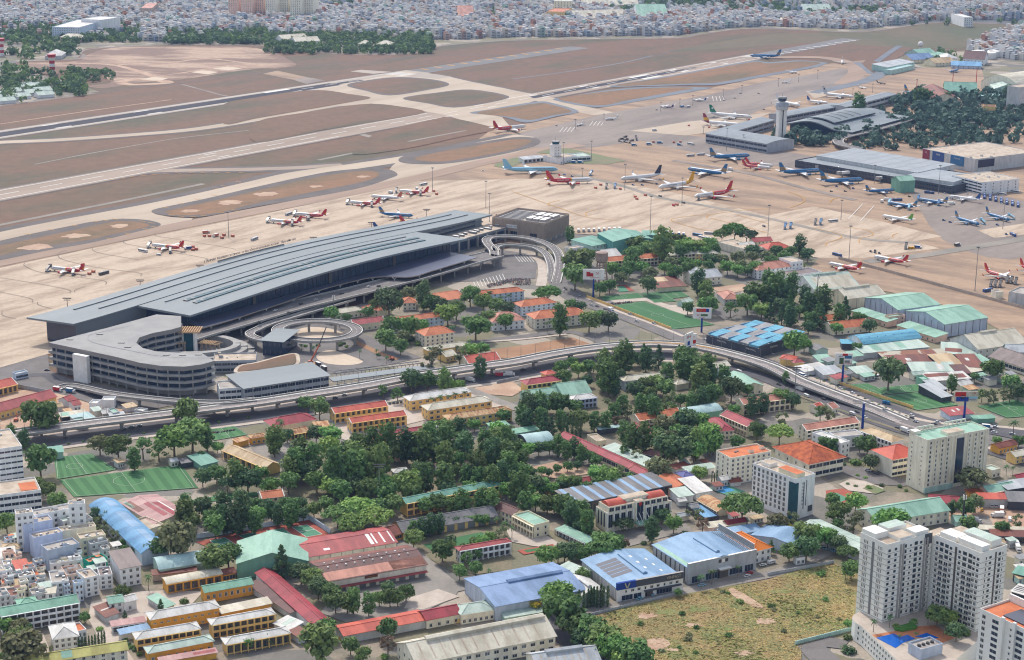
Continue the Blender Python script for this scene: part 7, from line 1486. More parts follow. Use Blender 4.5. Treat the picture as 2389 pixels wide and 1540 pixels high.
for z0,z1,r0,r1,m in((47,52,8.4,9.8,'wall_grey'),(52,57,10,9,'wall_steel_grey'),(59,63.5,5.4,6.6,'dark_glass'),(63.5,65.5,6.8,6,'grey_trim')):b=MB();b.tube((0,0,z0),(0,0,z1),r0,r1,m,20);b.obj('gallery' if r0>6 else 'cab',o)
b=MB();b.tube((0,0,57),(0,0,59),4,4,'white',10);b.tube((0,0,65),(0,0,70),.4,.15,'steel',5);b.obj('aerial',o)
A,B,E=P(165,1150,14),P(790,1222,12),P(1340,1075,12);E=E-B;o=empty('old_terminal',A,0,'old terminal with wavy grey roof beside the tall control tower','terminal')
wv=lambda t,k:14+8*math.sin(math.pi*min(1,t/.75))**1.4*k-2*t
for nm,t0,t1,s0,s1,dz in(('roof',0,1,0,1,0),('upper_roof',.2,.62,.12,.8,3.2)):
 b=MB();rows=[[tuple((B-A)*t+E*s+Vector((0,0,wv(t,1-.35*s)+dz-(1.6 if u else 0)-A.z)))for t in[t0+(t1-t0)*k/24 for k in range(25)]]for s,u in((s0,0),((s0+s1)/2,0),(s1,0),(s1,1),(s0,1),(s0,0))];b.grid(rows[:3],'t3_roof',True);b.grid(rows[2:],'t3_fascia');r_=b.obj(nm,o)
 if dz:
  b=MB()
  for s in(.25,.36,.47,.58):b.grid([[tuple((B-A)*t+E*(s+q_)+Vector((0,0,wv(t,1-.35*s)+dz+.25-A.z)))for t in[.32+.26*k/9 for k in range(10)]]for q_ in(0,.018)],'dark_steel')
  b.obj('roof_slot',r_)
b=MB();ts=[k/24 for k in range(25)];b.grid([[tuple((B-A)*(.03+.9*t)+E*.04+Vector((0,0,-A.z)))for t in ts],[tuple((B-A)*(.03+.9*t)+E*.04+Vector((0,0,wv(.03+.9*t,1)-1.6-A.z)))for t in ts]],'t3_glass');b.grid([[tuple((B-A)*.93+E*s+Vector((0,0,-A.z)))for s in(.04,.95)],[tuple((B-A)*.93+E*s+Vector((0,0,10-A.z)))for s in(.04,.95)]],'t3_glass');b.obj('glass_front',o)
kw=dict(win='s');pal('roof_pale_slate','#b4babf','#a6adb3',sc=.06,amt=.8,fine=.07);pal('roof_slate','#a2a9ae','#949ba1',sc=.1,amt=.7,fine=.05)
q('hall','curved grey pier roof in front of the old terminal',-580,1248,-10,1345,-390,1200,13,'a','slate','steel_grey',2,14,rh=3,**kw);q('hall','grey pier roof joining the old terminal to the curved pier',-350,1235,60,1120,-390,1200,13,'s','slate','steel_grey',2,8,**kw)
q('hall','long grey wing of the old terminal reaching towards the hangars',730,1000,1200,878,690,960,15,'g','slate','grey',2,12,rh=2,**kw);q('hall','grey roof band behind the wavy terminal roof',160,1085,720,985,150,1040,13,'a','slate','steel_grey',2,10,rh=2,**kw)
tile(0,0)
q('hall','long low terminal with pale grey stepped roof, lower front hall',7420,1500,8880,1745,7640,1400,9,'f','slate','dark',2,22,clutter=20,**kw);q('hall','pale grey upper roof of the long low terminal',7620,1452,8560,1612,7900,1380,14,'s','pale_slate','grey',1,0,rh=1.5,patch=[(.04+.12*k,.05+.12*k,0,1,'steel','roof_seam')for k in range(8)]);q('hall','pale roof at the far end of the long low terminal',8460,1640,8900,1700,8580,1570,13,'s','pale_slate','grey',rh=1);q('hall','small mint hall on the long low terminal',8400,1690,8540,1680,8385,1660,15,'g','mint','green')
for k,(x0,y0,x1,y1)in enumerate(((7840,1620,8080,1600),(8200,1670,8320,1645),(7640,1560,7800,1535))):
 a_,b_=P(x0,y0,5),P(x1,y1,5);jb=empty('jet_bridge',(a_.x,a_.y,0),math.atan2((b_-a_).y,(b_-a_).x),rank(k if k<2 else 2,3).replace('leftmost','middle').replace('second from left','rightmost')+' of the white jet bridges at the long low terminal' if k<2 else 'leftmost of the white jet bridges at the long low terminal','jet bridge','jet bridges');L_=(b_-a_).length;b=MB();b.box(0,-1.6,4.4,L_,1.6,7.6,'white');b.box(-4,-2.6,4.2,1,2.6,8,'grey_trim');b.obj('tunnel',jb);b=MB();b.box(3,-1,0,4.4,1,4.4,'steel');b.box(L_-4,-1,0,L_-2.5,1,4.4,'steel');b.obj('leg',jb)
r_=q('block','grey mall with lattice walls and large advertising panels',8612,1392,9100,1492,9600,1405,17,'f','flat_tan','grey',1,0,clutter=5);W,Dp=r_['_w'],r_['_d']
for x0,x1,m_,s_ in((.01,.14,'paint_maroon','LG'),(.2,.42,'paint_sblue','SALE'),(.55,.8,'paint_blue','Panasonic')):
 b=MB();b.box(W*x0,-.8,5,W*x1,-.2,17.5,m_);s2=b.obj('sign',r_);text('lettering',s_,3.4 if len(s_)<5 else 2.6,'white_paint',s2,facing(Vector((W*(x0+x1)/2,-.9,14)),(1,0,0)))
b=MB();b.box(W+.2,Dp*.05,6,W+.8,Dp*.3,16,'paint_navy');b.obj('sign',r_);text('lettering','ELASTEN',4,'white',r_,facing(Vector((W*.9,Dp,19.5)),(-1,0,0)))
q('block','white four storey office with dark ribbon windows beside the apron',8882,1637,9166,1708,9460,1660,15,'f','flat_tan','white',4,7,'s',clutter=6,ns=5)
tile(3,0);V_='wall_grey'
for a in[('huge white arched hangar at the right',1990,760,2330,800,2060,620,14,'b','cream','beige'),('grey green hangar roof below the arched hangar',1650,850,1950,860,1660,810,9,'g','teal','green'),('rust roofed hall beside the half hidden blue airliner',1500,930,1800,935,1470,838,8,'d','rust','cream'),('cream low roof below the rust roofed hall',1480,950,1810,955,1470,925,5,'s','cream','grey'),('aqua roofed block above the yellow house',2060,920,2320,900,2070,880,9,'f','aqua','mint'),('yellow five storey house in the trees',2008,995,2125,1000,2015,978,17,'f','rust','yellow'),('pale aqua stepped hall at the apron corner, back part',1110,630,1370,580,1110,590,9,'s','silver','mint'),('pale aqua stepped hall at the apron corner, front part',1150,660,1370,610,1140,640,8,'f','aqua','aqua' if 0 else 'mint'),('mint roofs by the white radar ball',1430,515,1580,500,1430,480,7,'g','mint','mint'),('small mint roof right of the radar ball',1570,525,1670,500,1600,490,6,'s','mint','mint'),('blue roofed villa by the far apron',1350,560,1560,545,1350,530,7,'g','blue','cream'),('white hip roof right of the blue villa',1670,545,1770,540,1665,520,9,'h','white','white'),('white three storey barrack with dark red roof',1820,545,2020,555,1830,515,12,'g','brown','white'),('bright blue roof behind the apron wall',1710,610,1990,620,1720,590,6,'s','bright_blue','blue_grey'),('tan roofed row beside the bright blue roof',1560,590,1750,580,1565,565,7,'g','tan','cream'),('pale grey gabled hall below the arched hangar',2115,830,2330,835,2130,780,11,'d','pale_mint','mint'),('grey low block by the car park',1590,1065,1780,1050,1590,1035,6,'f','dark','white'),('tall grey block cut by the right edge',2350,820,2480,800,2340,790,38,'f','flat_tan','grey')]:
 q('hall',*a,2,0 if 'hangar' in a[0]else 6)
for k,(x,y)in enumerate(((1960,530),(2060,545),(2110,530))):p=P(x,y);o=MB();o.tube((0,0,0),(0,0,12),14,14,'white',24);o.tube((0,0,12),(0,0,14),14,2,'white',24);tag(o.obj('storage_tank',None,p),'%s white round storage tank beyond the dark red roof'%('left','middle','right')[k],'tank','white storage tanks')
b=MB();b.tube((0,0,0),(0,0,8),2,1.5,'white');b.grid([[(6*math.cos(a)*math.sin(e),6*math.sin(a)*math.sin(e),13-6*math.cos(e))for a in[k*.5236 for k in range(12)]]for e in[.01+k*.392 for k in range(9)]],'white',True,True);tag(b.obj('radar_ball',None,P(1420,472)),'white radar ball beside the mint roofs','radar')
viaduct('old_terminal_road','raised road curling in front of the old wavy terminal',[P(1900,1150,6),P(1620,1092,7),P(1400,1092,7),P(1200,1150,7),P(950,1222,7),P(720,1275,7),P(655,1310,7),P(690,1350,7),P(850,1390,7)],15,gap=30,pier='one')
tile(0,0)
for a in[('pale blue six storey college in the far town',485,255,742,260,500,180,24,'f','white','pale_blue',6,12),('big white blank cube building in the far town',755,180,945,190,770,145,30,'f','white','white',1,0),('cream roofed barrack among the far left trees',560,345,760,350,565,332,10,'h','cream','pinkish',2,8),('white hip roofed pavilion at the far left',420,520,570,520,330,490,7,'h','white','grey',1,0),('white long roof pair behind the far trees',2640,370,2875,355,2640,350,9,'g','cream','white',2,8),('white two storey house below the long far roofs',2760,390,2985,380,2755,372,10,'g','cream','white',2,8),('cream villa by the far field edge, left of two',3340,410,3450,412,3340,395,7,'h','cream','cream',2,5),('cream villa by the far field edge, right of two',3510,415,3670,418,3510,400,8,'h','cream','cream',2,7),('long cream factory roof in the far right town',5390,175,5870,160,5400,145,9,'g','cream','white',1,0),('mint factory roof in the far right town',5960,165,6240,165,5960,120,9,'g','mint','white',1,0),('white flat factory in the far right town',6470,180,6780,165,6480,140,9,'f','white','white',1,0),('cream factory roofs at the far top',5450,45,5960,45,5450,10,10,'g','cream','cream',1,0),('pale yellow roofed hotel in the far right town',5100,110,5260,115,5110,75,22,'f','orange','yellow',5,8),('pale tower at the top right of the far town',5170,10,5340,12,5175,-20,34,'f','white','cream',8,6),('white tower block at the far right',9000,165,9080,165,9000,130,22,'f','white','white',5,4),('mint warehouse roofs at the far right',7500,95,7760,95,7480,75,8,'g','pale_mint','white',1,0),('cream warehouse at the far right town edge',7315,200,7400,200,7310,165,12,'f','cream','yellow',2,4),('orange roofed school in the far town',4280,150,4420,150,4280,115,14,'g','salmon','pinkish',3,6),('red brown roofed block in the far town',1310,80,1420,80,1310,30,24,'f','salmon','brown',4,4)]:q('block',*a)
for k in range(7):q('block','%s of the cream apartment slabs at the top of the far town'%rank(k,7),2130+115*k,-8+(k%2)*10,2230+115*k,-6+(k%2)*10,2140+115*k,-30,48,'f','flat_tan','pinkish' if k<3 else 'beige',12,5,group='cream apartment slabs')
for k,(x,y)in enumerate([(20,880),(70,905),(120,850),(200,895),(330,800),(400,840),(310,860),(420,880),(60,935),(230,800)]):q('shed','%s of the pale green barrack roofs at the left edge'%rank(sorted([20,70,120,200,330,400,310,420,60,230]).index(x),10),x-60,y+10,x+90,y-2,x-62,y-8,5,'g','pale_mint','white',1,0,group='pale green barrack roofs')
for x,y,h,l in((490,680,34,'red and white banded water tower with flared top in the left field'),(15,520,34,'red and white banded water tower at the left edge'),(862,0,0,'')):
 if h:
  o=empty('water_tower',P(x,y),0,l,'water tower')
  for k in range(6):b=MB();b.tube((0,0,k*h/6),(0,0,(k+1)*h/6),5+(k==5)*2,5+(k>=4)*(2.5 if k==4 else 3),'white' if k%2==0 else 'paint_red',14);b.obj('band',o)
far_pal=['#ecebe8','#d9dbdc','#bfc3c8','#efe8dc','#dfd3c4','#dfbca9','#b6c3cf','#f7f5f1','#c8957c','#bdd6c9']
for i,c in enumerate(far_pal):pal('far_%d'%i,c,fine=0,k=1.36)
pal('far_dark','#6f767f',fine=0)
def yb(x):
 T_=[(-90,92),(200,92),(375,96),(640,84),(830,88),(950,90),(1010,93),(1100,91),(1194,87),(1580,82),(1700,65),(1800,61),(1990,68),(2070,61),(2160,48),(2250,46),(2480,50)]
 for(x0,y0),(x1,y1)in zip(T_,T_[1:]):
  if x0<=x<=x1:return y0+(y1-y0)*(x-x0)/(x1-x0)
 return-99
GREEN=[(0,330,62,99),(385,630,74,104),(620,1010,80,127),(1420,1560,20,34),(1790,2389,30,40),(1500,1900,5,26),(1700,2100,20,32),(760,830,5,24),(1130,1160,22,45),(300,345,34,42),(150,200,66,78)]
rf=random.Random(9);hs=[];ang=.45;ca,sa=math.cos(ang),math.sin(ang)
for i in range(-330,330):
 for j in range(0,210):
  x_,y_=i*9.5+rf.uniform(-1.2,1.2)+(i//9)*4,2900+j*15+rf.uniform(-2,2)+(j//4)*5
  X,Y=ca*x_-sa*(y_-4200),sa*x_+ca*(y_-4200)+4200
  if Y<2900:continue
  a_,b_=proj(Vector((X,Y,0)))
  if not(-60<a_<2450):continue
  right=a_>2225 and 60<b_<150 and b_>62+(2389-a_)*.38 and b_<128+(a_-2254)*.1 and a_>2262
  if not right and(b_>yb(a_)or b_<-16):continue
  gr=any(x0<a_<x1 and y0<b_<y1 for x0,x1,y0,y1 in GREEN)
  if rf.random()<(.9 if gr else .12):continue
  hs.append((b_,X,Y,rf.uniform(7,10),rf.uniform(11,15),rf.choice([7,7,10,10,13,13,16,20])*rf.uniform(.9,1.1),rf.choices(range(10),[22,14,9,14,9,5,7,14,4,3])[0]))
hs.sort(reverse=True)
def farhouse(b,w,d,h,m,r,full):
 b.box(-w/2,-d/2,0,w/2,d/2,h,m,bottom=False);b.box(-w/2+.5,0,h,w/2-1,d/2-1,h+2.8,m,'far_%d'%r.choice([0,3,5,8,7,1]),bottom=False)
 for f_ in range(int(h/3.3)):b.poly([(-w*.36,-d/2-.05,3.3*f_+.7),(w*.36,-d/2-.05,3.3*f_+.7),(w*.36,-d/2-.05,3.3*f_+2.4),(-w*.36,-d/2-.05,3.3*f_+2.4)],'far_dark')
 if full:b.box(-w/2,-d/2-.9,h-3.4,w/2,-d/2,h-3.1,m)
CN='light grey,blue grey,slate grey,cream,sand,pink,steel blue,white,terracotta,mint'.split(',');near=hs[:290];cnt={};HM={}
for t in near:cnt.setdefault(t[6],[]).append(t)
for c,L in cnt.items():
 L.sort(key=lambda t:proj(Vector((t[1],t[2],0)))[0])
 for i,t in enumerate(L):
  k=(c,round(t[5]/3.3),rf.randrange(2))
  if k not in HM:b=MB();farhouse(b,8.5,13,k[1]*3.3+.6,'far_%d'%c,random.Random(str(k)),True);HM[k]=b.mesh('town_house')
  tag(inst('town_house',HM[k],None,(t[1],t[2],0),ang+rf.uniform(-.1,.1)),'%s of the %s houses along the far airfield edge'%(rank(i,len(L)),CN[c]),'town house','narrow houses along the far airfield edge')
b=MB()
for t in hs[290:]:
 n0=len(b.v);farhouse(b,t[3],t[4],t[5],'far_%d'%t[6],rf,False);c2,s2=math.cos(ang),math.sin(ang)
 for i in range(n0,len(b.v)):x,y,z=b.v[i];b.v[i]=(t[1]+c2*x-s2*y,t[2]+s2*x+c2*y,z)
tag(b.obj('distant_houses'),'dense pale town of narrow houses beyond the airfield','houses',kind='stuff')
print('far houses',len(hs))
leafmat('leaf_far','#4b6350','#3d5245')  # darker, bluer leaf copy with the distant haze painted into its colour
def treemass(name,label,zones,seed,cols=('leaf_dark','leaf_dark','leaf')):
 r=random.Random(seed);b=MB()
 for x0,x1,y0,y1,n,sz in zones:
  for _ in range(n):
   p=D(r.uniform(x0,x1),r.uniform(y0,y1));R_=sz*r.uniform(.6,1.3);pts=[]
   for _k in range(26):d=Vector((r.gauss(0,1),r.gauss(0,1),r.gauss(0,.8))).normalized();pts.append((p+Vector((d.x*R_,d.y*R_,R_*1.05+d.z*R_*.85)),d))
   leaves(b,pts,R_*.42,r.choice(cols),r)
 tag(b.obj(name),label,'trees',kind='stuff')
treemass('distant_trees','dark tree belts around the airfield and in the far town',[(a,b_,c,d,int((b_-a)*(d-c)/30),5.5)for a,b_,c,d in GREEN]+[(390,600,94,103,60,7),(640,1000,98,124,60,6),(0,60,150,240,60,6),(60,200,170,225,70,5.5),(150,265,165,192,45,5.5),(130,200,196,215,25,6),(0,110,100,140,30,7),(110,185,95,128,40,7),(0,2389,-5,60,260,6),(2150,2260,128,150,14,7)],4)
treemass('garden_trees','blue green trees filling the car park beside the old terminal',[(1800,1980,305,345,60,6),(2010,2380,280,345,210,6),(2130,2389,215,290,170,7),(2000,2140,255,290,30,6),(2190,2330,265,300,60,7),(2080,2140,230,250,16,7),(1980,2160,345,352,12,5)],5,('leaf_far',))
def mast(x,y0,y1,label,head='ring',m='steel',w=.45):
 p=P(x,y0);h=px_h(y0,y1,p);o=empty('light_mast' if head!='ant' else 'radio_mast',p,0,label,'mast','tall masts');b=MB();b.tube((0,0,0),(0,0,h),w,w*.5,m,6);b.obj('pole',o);b=MB()
 if head=='ring':b.tube((0,0,h-.6),(0,0,h),1.8,1.8,'dark_steel',8)
 elif head=='bar':b.box(-4,-.3,h-.8,4,.3,h,'dark_steel');b.box(-3,-.3,h-2.4,3,.3,h-1.8,'dark_steel')
 else:[b.box(.5*math.cos(a)*2-.3,math.sin(a)-.3,h-4,.5*math.cos(a)*2+.3,math.sin(a)+.3,h-1,'white')for a in(0,2.1,4.2)]
 b.obj('head',o)
for c_,r_,L in((0,1,[(2135,680,440)]),(1,1,[(1648,232,30),(2145,400,155),(2178,530,270)]),(2,1,[(1052,240,0),(1585,380,125),(1282,860,300),(655,130,30),(2386,700,380)]),(3,1,[(680,515,330),(755,880,572),(1930,1180,770),(990,180,5),(1590,270,10),(2190,600,360)]),(2,0,[(590,1210,1115),(857,1155,1065),(1565,1005,925),(1388,1045,955),(1686,985,895),(1970,920,840),(2145,880,800),(480,1540,1335),(740,1495,1320),(1785,1250,1185),(2000,1410,1200),(2157,1380,1260)]),(3,0,[(97,810,735),(285,770,695),(463,735,660),(790,900,830),(975,865,785),(1385,850,745),(1720,810,685),(1938,820,640)])):
 tile(c_,r_)
 for i,(x,y0,y1)in enumerate(sorted(L)):mast(x,y0,y1,'%s of the tall apron light masts %s'%(rank(i,len(L))or 'lone one',{(0,1):'left of the red airliner row',(1,1):'beyond the terminal end',(2,1):'on the middle apron',(3,1):'on the right apron',(2,0):'on the far grey apron',(3,0):'behind the old terminal'}[(c_,r_)]),m='paint_red' if(c_,r_)==(3,0)and x>1000 else 'steel',w=.9 if(c_,r_)==(3,0)and x>1000 else .4)
tile(0,1)
for i,(x,y0,y1)in enumerate([(630,1330,1240),(1310,1140,1070),(1868,1000,932),(2925,720,672),(3467,620,535),(3980,520,412)]):mast(x,y0,y1,'%s of the twin bar lights peeping over the terminal roof'%rank(i,6),'bar')
tile(3,1);mast(455,1280,1025,'dark phone mast before the white warehouse','ant','dark_steel',.6);tile(1,1);mast(727,1440,1210,'pale phone mast before the terminal canopy','ant');tile(1,2);mast(1690,1110,880,'phone mast beside the red corner house','ant');mast(1153,1600,1245,'thin tall pole rising from the central grove','bar','grey_trim',.3);tile(3,3);mast(1815,280,-20,'dark lattice phone mast above the towers','ant','dark_steel',.9);tile(3,2);mast(250,610,345,'grey road mast beside the boulevard','bar')
def billboard(x,y0,zt,zb_,wz,label,lines,bgc='white',pic=None,yaw=0.):
 p=P(x,y0);s=4*F/(p.y*_cp+CAMH*_sp);h1=px_h(y0,zt,p);h0=px_h(y0,zb_,p);W=wz/s;o=empty('billboard',p,yaw,label,'billboard');b=MB();b.tube((0,0,0),(0,0,h0+.5),.9,.8,'navy',10);b.obj('pole',o);b=MB();b.box(-W/2,-.5,h0,W/2,.5,h1,bgc);pn=b.obj('panel',o)
 for x0,x1,z0,z1,m in pic or():b=MB();b.box(W*(x0-.5),-.62,h0+(h1-h0)*z0,W*(x1-.5),-.5,h0+(h1-h0)*z1,m);b.obj('picture',pn)
 for s_,sz,fx,fz,m in lines:text('lettering',s_,(h1-h0)*sz,m,pn,facing(Vector((W*(fx-.5),-.68,h0+(h1-h0)*fz)),(1,0,0)))
Q_='red_paint'
tile(2,1);billboard(758,1230,975,1070,200,'white billboard with red emblem and 50 before the old water tower',[('50',.3,.68,.6,Q_),('KỶ NIỆM 50 NĂM',.11,.55,.2,Q_)],pic=[(.16,.34,.3,.75,Q_),(.3,.48,.3,.62,Q_)]);billboard(1768,1560,1335,1432,172,'white billboard with red and blue banner and a tank',[('30-4',.2,.38,.78,'yellow_paint'),('50',.26,.28,.3,Q_),('ĐẤT NƯỚC',.1,.5,.08,Q_)],pic=[(.18,.7,.62,.95,Q_),(.7,.86,.62,.95,'navy'),(.42,.8,.22,.42,'leaf')])
tile(2,2);billboard(1648,300,25,150,100,'double billboard at the flyover bend with blue edged poster',[('30-4',.3,.3,.72,Q_)],pic=[(.1,.5,.1,.4,'navy')],yaw=.9);billboard(1660,250,38,150,118,'right face of the double billboard at the flyover bend',[('30-4',.15,.7,.75,Q_)],bgc='white',pic=[(.12,.62,.2,.85,Q_),(.3,.5,.3,.6,'navy'),(.7,.95,.2,.5,Q_)],yaw=.35)
tile(3,2);billboard(692,505,215,325,162,'tall billboard with green figure under red and blue flag',[('30.4',.2,.3,.72,'navy'),('ĐẠI THẮNG',.16,.68,.12,Q_)],pic=[(.42,.72,.78,.98,Q_),(.55,.95,.55,.8,'paint_blue'),(.25,.5,.1,.6,'leaf_dark'),(.55,.85,.2,.4,'steel')]);billboard(1828,840,568,665,222,'billboard with waving red flag and crowd beside the pitches',[('50',.2,.86,.82,Q_),('MỪNG LỄ LỚN',.1,.78,.2,'navy')],bgc='roof_cream',pic=[(.05,.5,.5,.92,Q_),(.1,.62,.02,.45,'navy'),(.3,.45,.3,.6,'white'),(.6,.98,.3,.5,'paint_pale_blue')]);o=empty('advertising_mast',P(880,918),0,'blue advertising mast with empty top frame beside the boulevard','mast');b=MB();b.tube((0,0,0),(0,0,19),1,.9,'navy',10);b.obj('pole',o);b=MB();[b.box(-8,y,z,8,y+.3,z+.3,'steel')for y in(-1,1)for z in(19,21)];b.obj('frame',o)
tile(2,1);o=empty('water_tower',P(832,1115),.3,'old pinkish concrete water tower on lattice legs','water tower');b=MB();pal('old_concrete','#bfa79c','#a58d82',sc=.3,amt=.9,fine=.12);b.tube((0,0,24),(0,0,32),6,6,'old_concrete',16);b.tube((0,0,32),(0,0,33),6.2,3,'old_concrete',16);b.tube((0,0,22),(0,0,24),4,6,'old_concrete',16);b.obj('tank',o)
for k in range(8):a=k*.785;b=MB();b.bar((6.4*math.cos(a),6.4*math.sin(a),0),(4.4*math.cos(a),4.4*math.sin(a),24),.9,'old_concrete');b.obj('leg',o)
b=MB();[b.bar((r_*math.cos(k*.785),r_*math.sin(k*.785),z),(r_*math.cos(k*.785+.785),r_*math.sin(k*.785+.785),z),.7,'old_concrete')for z,r_ in((6,5.9),(12,5.4),(18,4.9))for k in range(8)];b.obj('brace',o)
tile(1,2);o=empty('crane',P(512,330),0,'orange mobile crane with long dark boom before the ring ramp','crane');b=MB();b.box(-5,-1.5,.6,5,1.5,2,'paint_yellow');[b.tube((x,-1.6,.6),(x,1.6,.6),.6,.6,'tyre',8)for x in(-3.5,-1.5,1.5,3.5)];b.box(-2,-1.3,2,2,1.3,4,'paint_orange');b.obj('carrier',o);b=MB();b.bar((0,0,3.4),(7,2,17),1.1,'paint_orange');b.bar((7,2,17),(13,3,32),.7,'dark_steel');b.obj('boom',o)
for c_,r_,x0,y0,x1,y1,h,m,l in((3,1,660,880,1480,1100,3,'pavement','low concrete wall between two aprons, upper half'),(3,1,1480,1100,2480,1370,3,'pavement','low concrete wall between two aprons, lower half'),(2,1,700,1240,1480,1535,2.4,'wall_yellow','yellow wall along the avenue and pitches'),(3,2,570,475,1350,735,2.4,'wall_yellow','yellow wall along the striped pitches'),(1,3,-560,408,490,232,3,'wall_pale_blue','pale blue panel fence behind the tennis courts'),(1,3,500,232,690,360,3,'wall_pale_blue','pale blue side fence of the tennis courts'),(2,3,690,1140,1590,915,1.6,'wall_steel_grey','grey fence along the dry field'),(3,3,0,755,610,640,2,'wall_steel_grey','grey fence along the upper dry field'),(3,3,255,1400,790,1265,2.2,'wall_mint','mint hoarding beside the apartment drive'),(2,2,-140,500,60,460,2.4,'wall_steel_grey','grey hoarding beside the yellow house'),(0,3,1330,105,1470,400,4,'wall_beige','white wall between blue hall and pink factory'),(1,3,700,1370,2250,1140,2.2,'wall_yellow','pale yellow wall below the orange sheds'),(0,2,145,535,470,600,3,'wall_steel_grey','dark grey site fence')):
 tile(c_,r_);a,b_=P(x0,y0),P(x1,y1);b=MB();L_=(b_-a).length;b.box(0,-.15,0,L_,.15,h,m);[b.box(k*L_/30-.25,-.3,0,k*L_/30+.25,.3,h+.2,m)for k in range(31)];o=b.obj('boundary_wall',None,a);o.rotation_euler.z=math.atan2((b_-a).y,(b_-a).x);tag(o,l,'wall')

# -- street life
tile(0,0)
rs=random.Random(21);sp=[]
while len(sp)<55:
 x,y=rs.uniform(8080,9300),rs.uniform(1120,1370)
 if y>1230 or x>8500:sp.append((x,y,rs.choice([12,-8]),rs.choice([4,8])))
veh('car','white','among the trees by the old terminal',sp[:34]);veh('car','dark','among the trees by the old terminal',sp[34:46]);veh('car','red','among the trees by the old terminal',sp[46:])
tile(3,2)
def along(pts,n,off,seed):
 r=random.Random(seed);p=offs(spline([P(*q_)for q_ in pts],6),off);out=[]
 for k in range(n):i=int((k+r.random())*(len(p)-1)/n);out.append((p[i].lerp(p[min(i+1,len(p)-1)],r.random()),p[min(i+1,len(p)-1)]-p[i]))
 return out
def veh_at(kind,c,where,spots):
 spots.sort(key=lambda t:proj(t[0])[0]);n=len(spots);noun=NOUN.get(kind,kind)
 for i,(p,d)in enumerate(spots):
  if d.length>0:tag(inst(NAMEV[kind],vmesh(kind,c),None,(p.x,p.y,p.z if p.z>2 else .3),math.atan2(d.y,d.x)),'%s of the %s %ss %s'%(rank(i,n),CW[c],noun,where),noun,'%s %ss %s'%(CW[c],noun,where))
BV=[(-650,90),(-250,235),(0,325),(300,430),(600,545),(900,660),(1200,775),(1450,860),(1700,900),(2050,920),(2389,980)];B2=[(-300,370),(200,540),(500,660),(1100,880),(1700,1020),(2300,1190)]
veh_at('car','white','driving along the boulevard',along(BV,9,4,1));veh_at('car','grey','driving along the boulevard',along(BV,8,-5,2));veh_at('car','dark','on the lower side of the boulevard',along(B2,8,3,3));veh_at('van','white','on the lower side of the boulevard',along(B2,4,-4,4));veh_at('truck','blue','driving along the boulevard',along(BV,2,-2,5))
AV=[p for p in[(390,880),(480,1130),(620,1250),(900,1350),(1150,1440),(1400,1540)]];tile(2,1)
veh_at('car','grey','driving down the avenue by the pitches',along(AV,6,5,6));veh_at('car','white','driving down the avenue by the pitches',along(AV,6,-4,7));tile(1,2)
FL=[(-2389,1010),(-1500,850),(-600,740),(300,640),(1000,560),(2000,400),(3000,260)]
veh_at('car','dark','on the street beside the flyover',along(FL,9,-12,8));veh_at('car','white','on the street beside the flyover',along(FL,8,-8,9))
tile(1,1)
DP=[(2000,895),(1500,1040),(900,1188),(300,1333),(-250,1490)]
sp=[(P(x,y,10),P(x+30,y-8,10)-P(x,y,10))for x,y in[(1950,900),(1800,940),(1650,985),(1500,1030),(1350,1065),(1050,1140),(800,1205),(560,1262),(420,1300),(180,1362),(-100,1440)]]
veh_at('car','dark','dropping off under the terminal canopy',sp[::2]);veh_at('car','white','dropping off under the terminal canopy',sp[1::2])
rm=random.Random(8)
def bikes(name,label,quads,n):
 b=MB()
 for _ in range(n):
  A_,B_,C_=rm.choice(quads);p=P(*A_)+(P(*B_)-P(*A_))*rm.random()+(P(*C_)-P(*A_))*rm.random();x,y=p.x,p.y;b.box(x-.25,y-.9,.35,x+.25,y+.9,.8,rm.choice(['tyre','tyre','paint_navy','paint_red','paint_grey']));b.box(x-.2,y-.3,.8,x+.2,y+.5,1.05,'dark_steel')
 tag(b.obj(name),label,'motorbikes',kind='stuff')
bikes('motorbikes','dense rows of parked motorbikes beside the striped parking lot',[((2150,1120),(2389,1060),(2170,1150)),((2389,1062),(2560,1062),(2389,1120))],420)
tile(2,1);bikes('motorbikes','parked motorbikes along the pitch plaza',[((870,1298),(1110,1275),(890,1310))],90)
tile(0,2);bikes('motorbikes','rows of motorbikes on the small pitch',[((1950,965),(2190,935),(1950,972))],50)
for i in range(6,pn-14,2):
 t=(pf[i+1]-pf[i]).normalized();s_=Vector((-t.y,t.x,0))
 if i==6:
  L0=empty('street_lamp',(0,0,0),0,'','street lamp','street lamps along the flyover');b=MB();b.tube((0,0,0),(0,0,9),.16,.1,'steel',6);b.obj('pole',L0);b=MB();b.bar((0,0,9),(0,-2.4,9.5),.16,'steel');b.box(-.25,-3.1,9.35,.25,-2.2,9.6,'grey_trim');b.obj('lamp_head',L0);o=L0;LL=[]
 else:o=copy_tree(L0)
 c=pf[i]+s_*7.2;o.location=c;o.rotation_euler.z=math.atan2(t.y,t.x);LL.append(o)
LL.sort(key=lambda o:proj(o.location)[0])
for i,o in enumerate(LL):o['label']='%s of the slim street lamps along the flyover'%rank(i,len(LL))

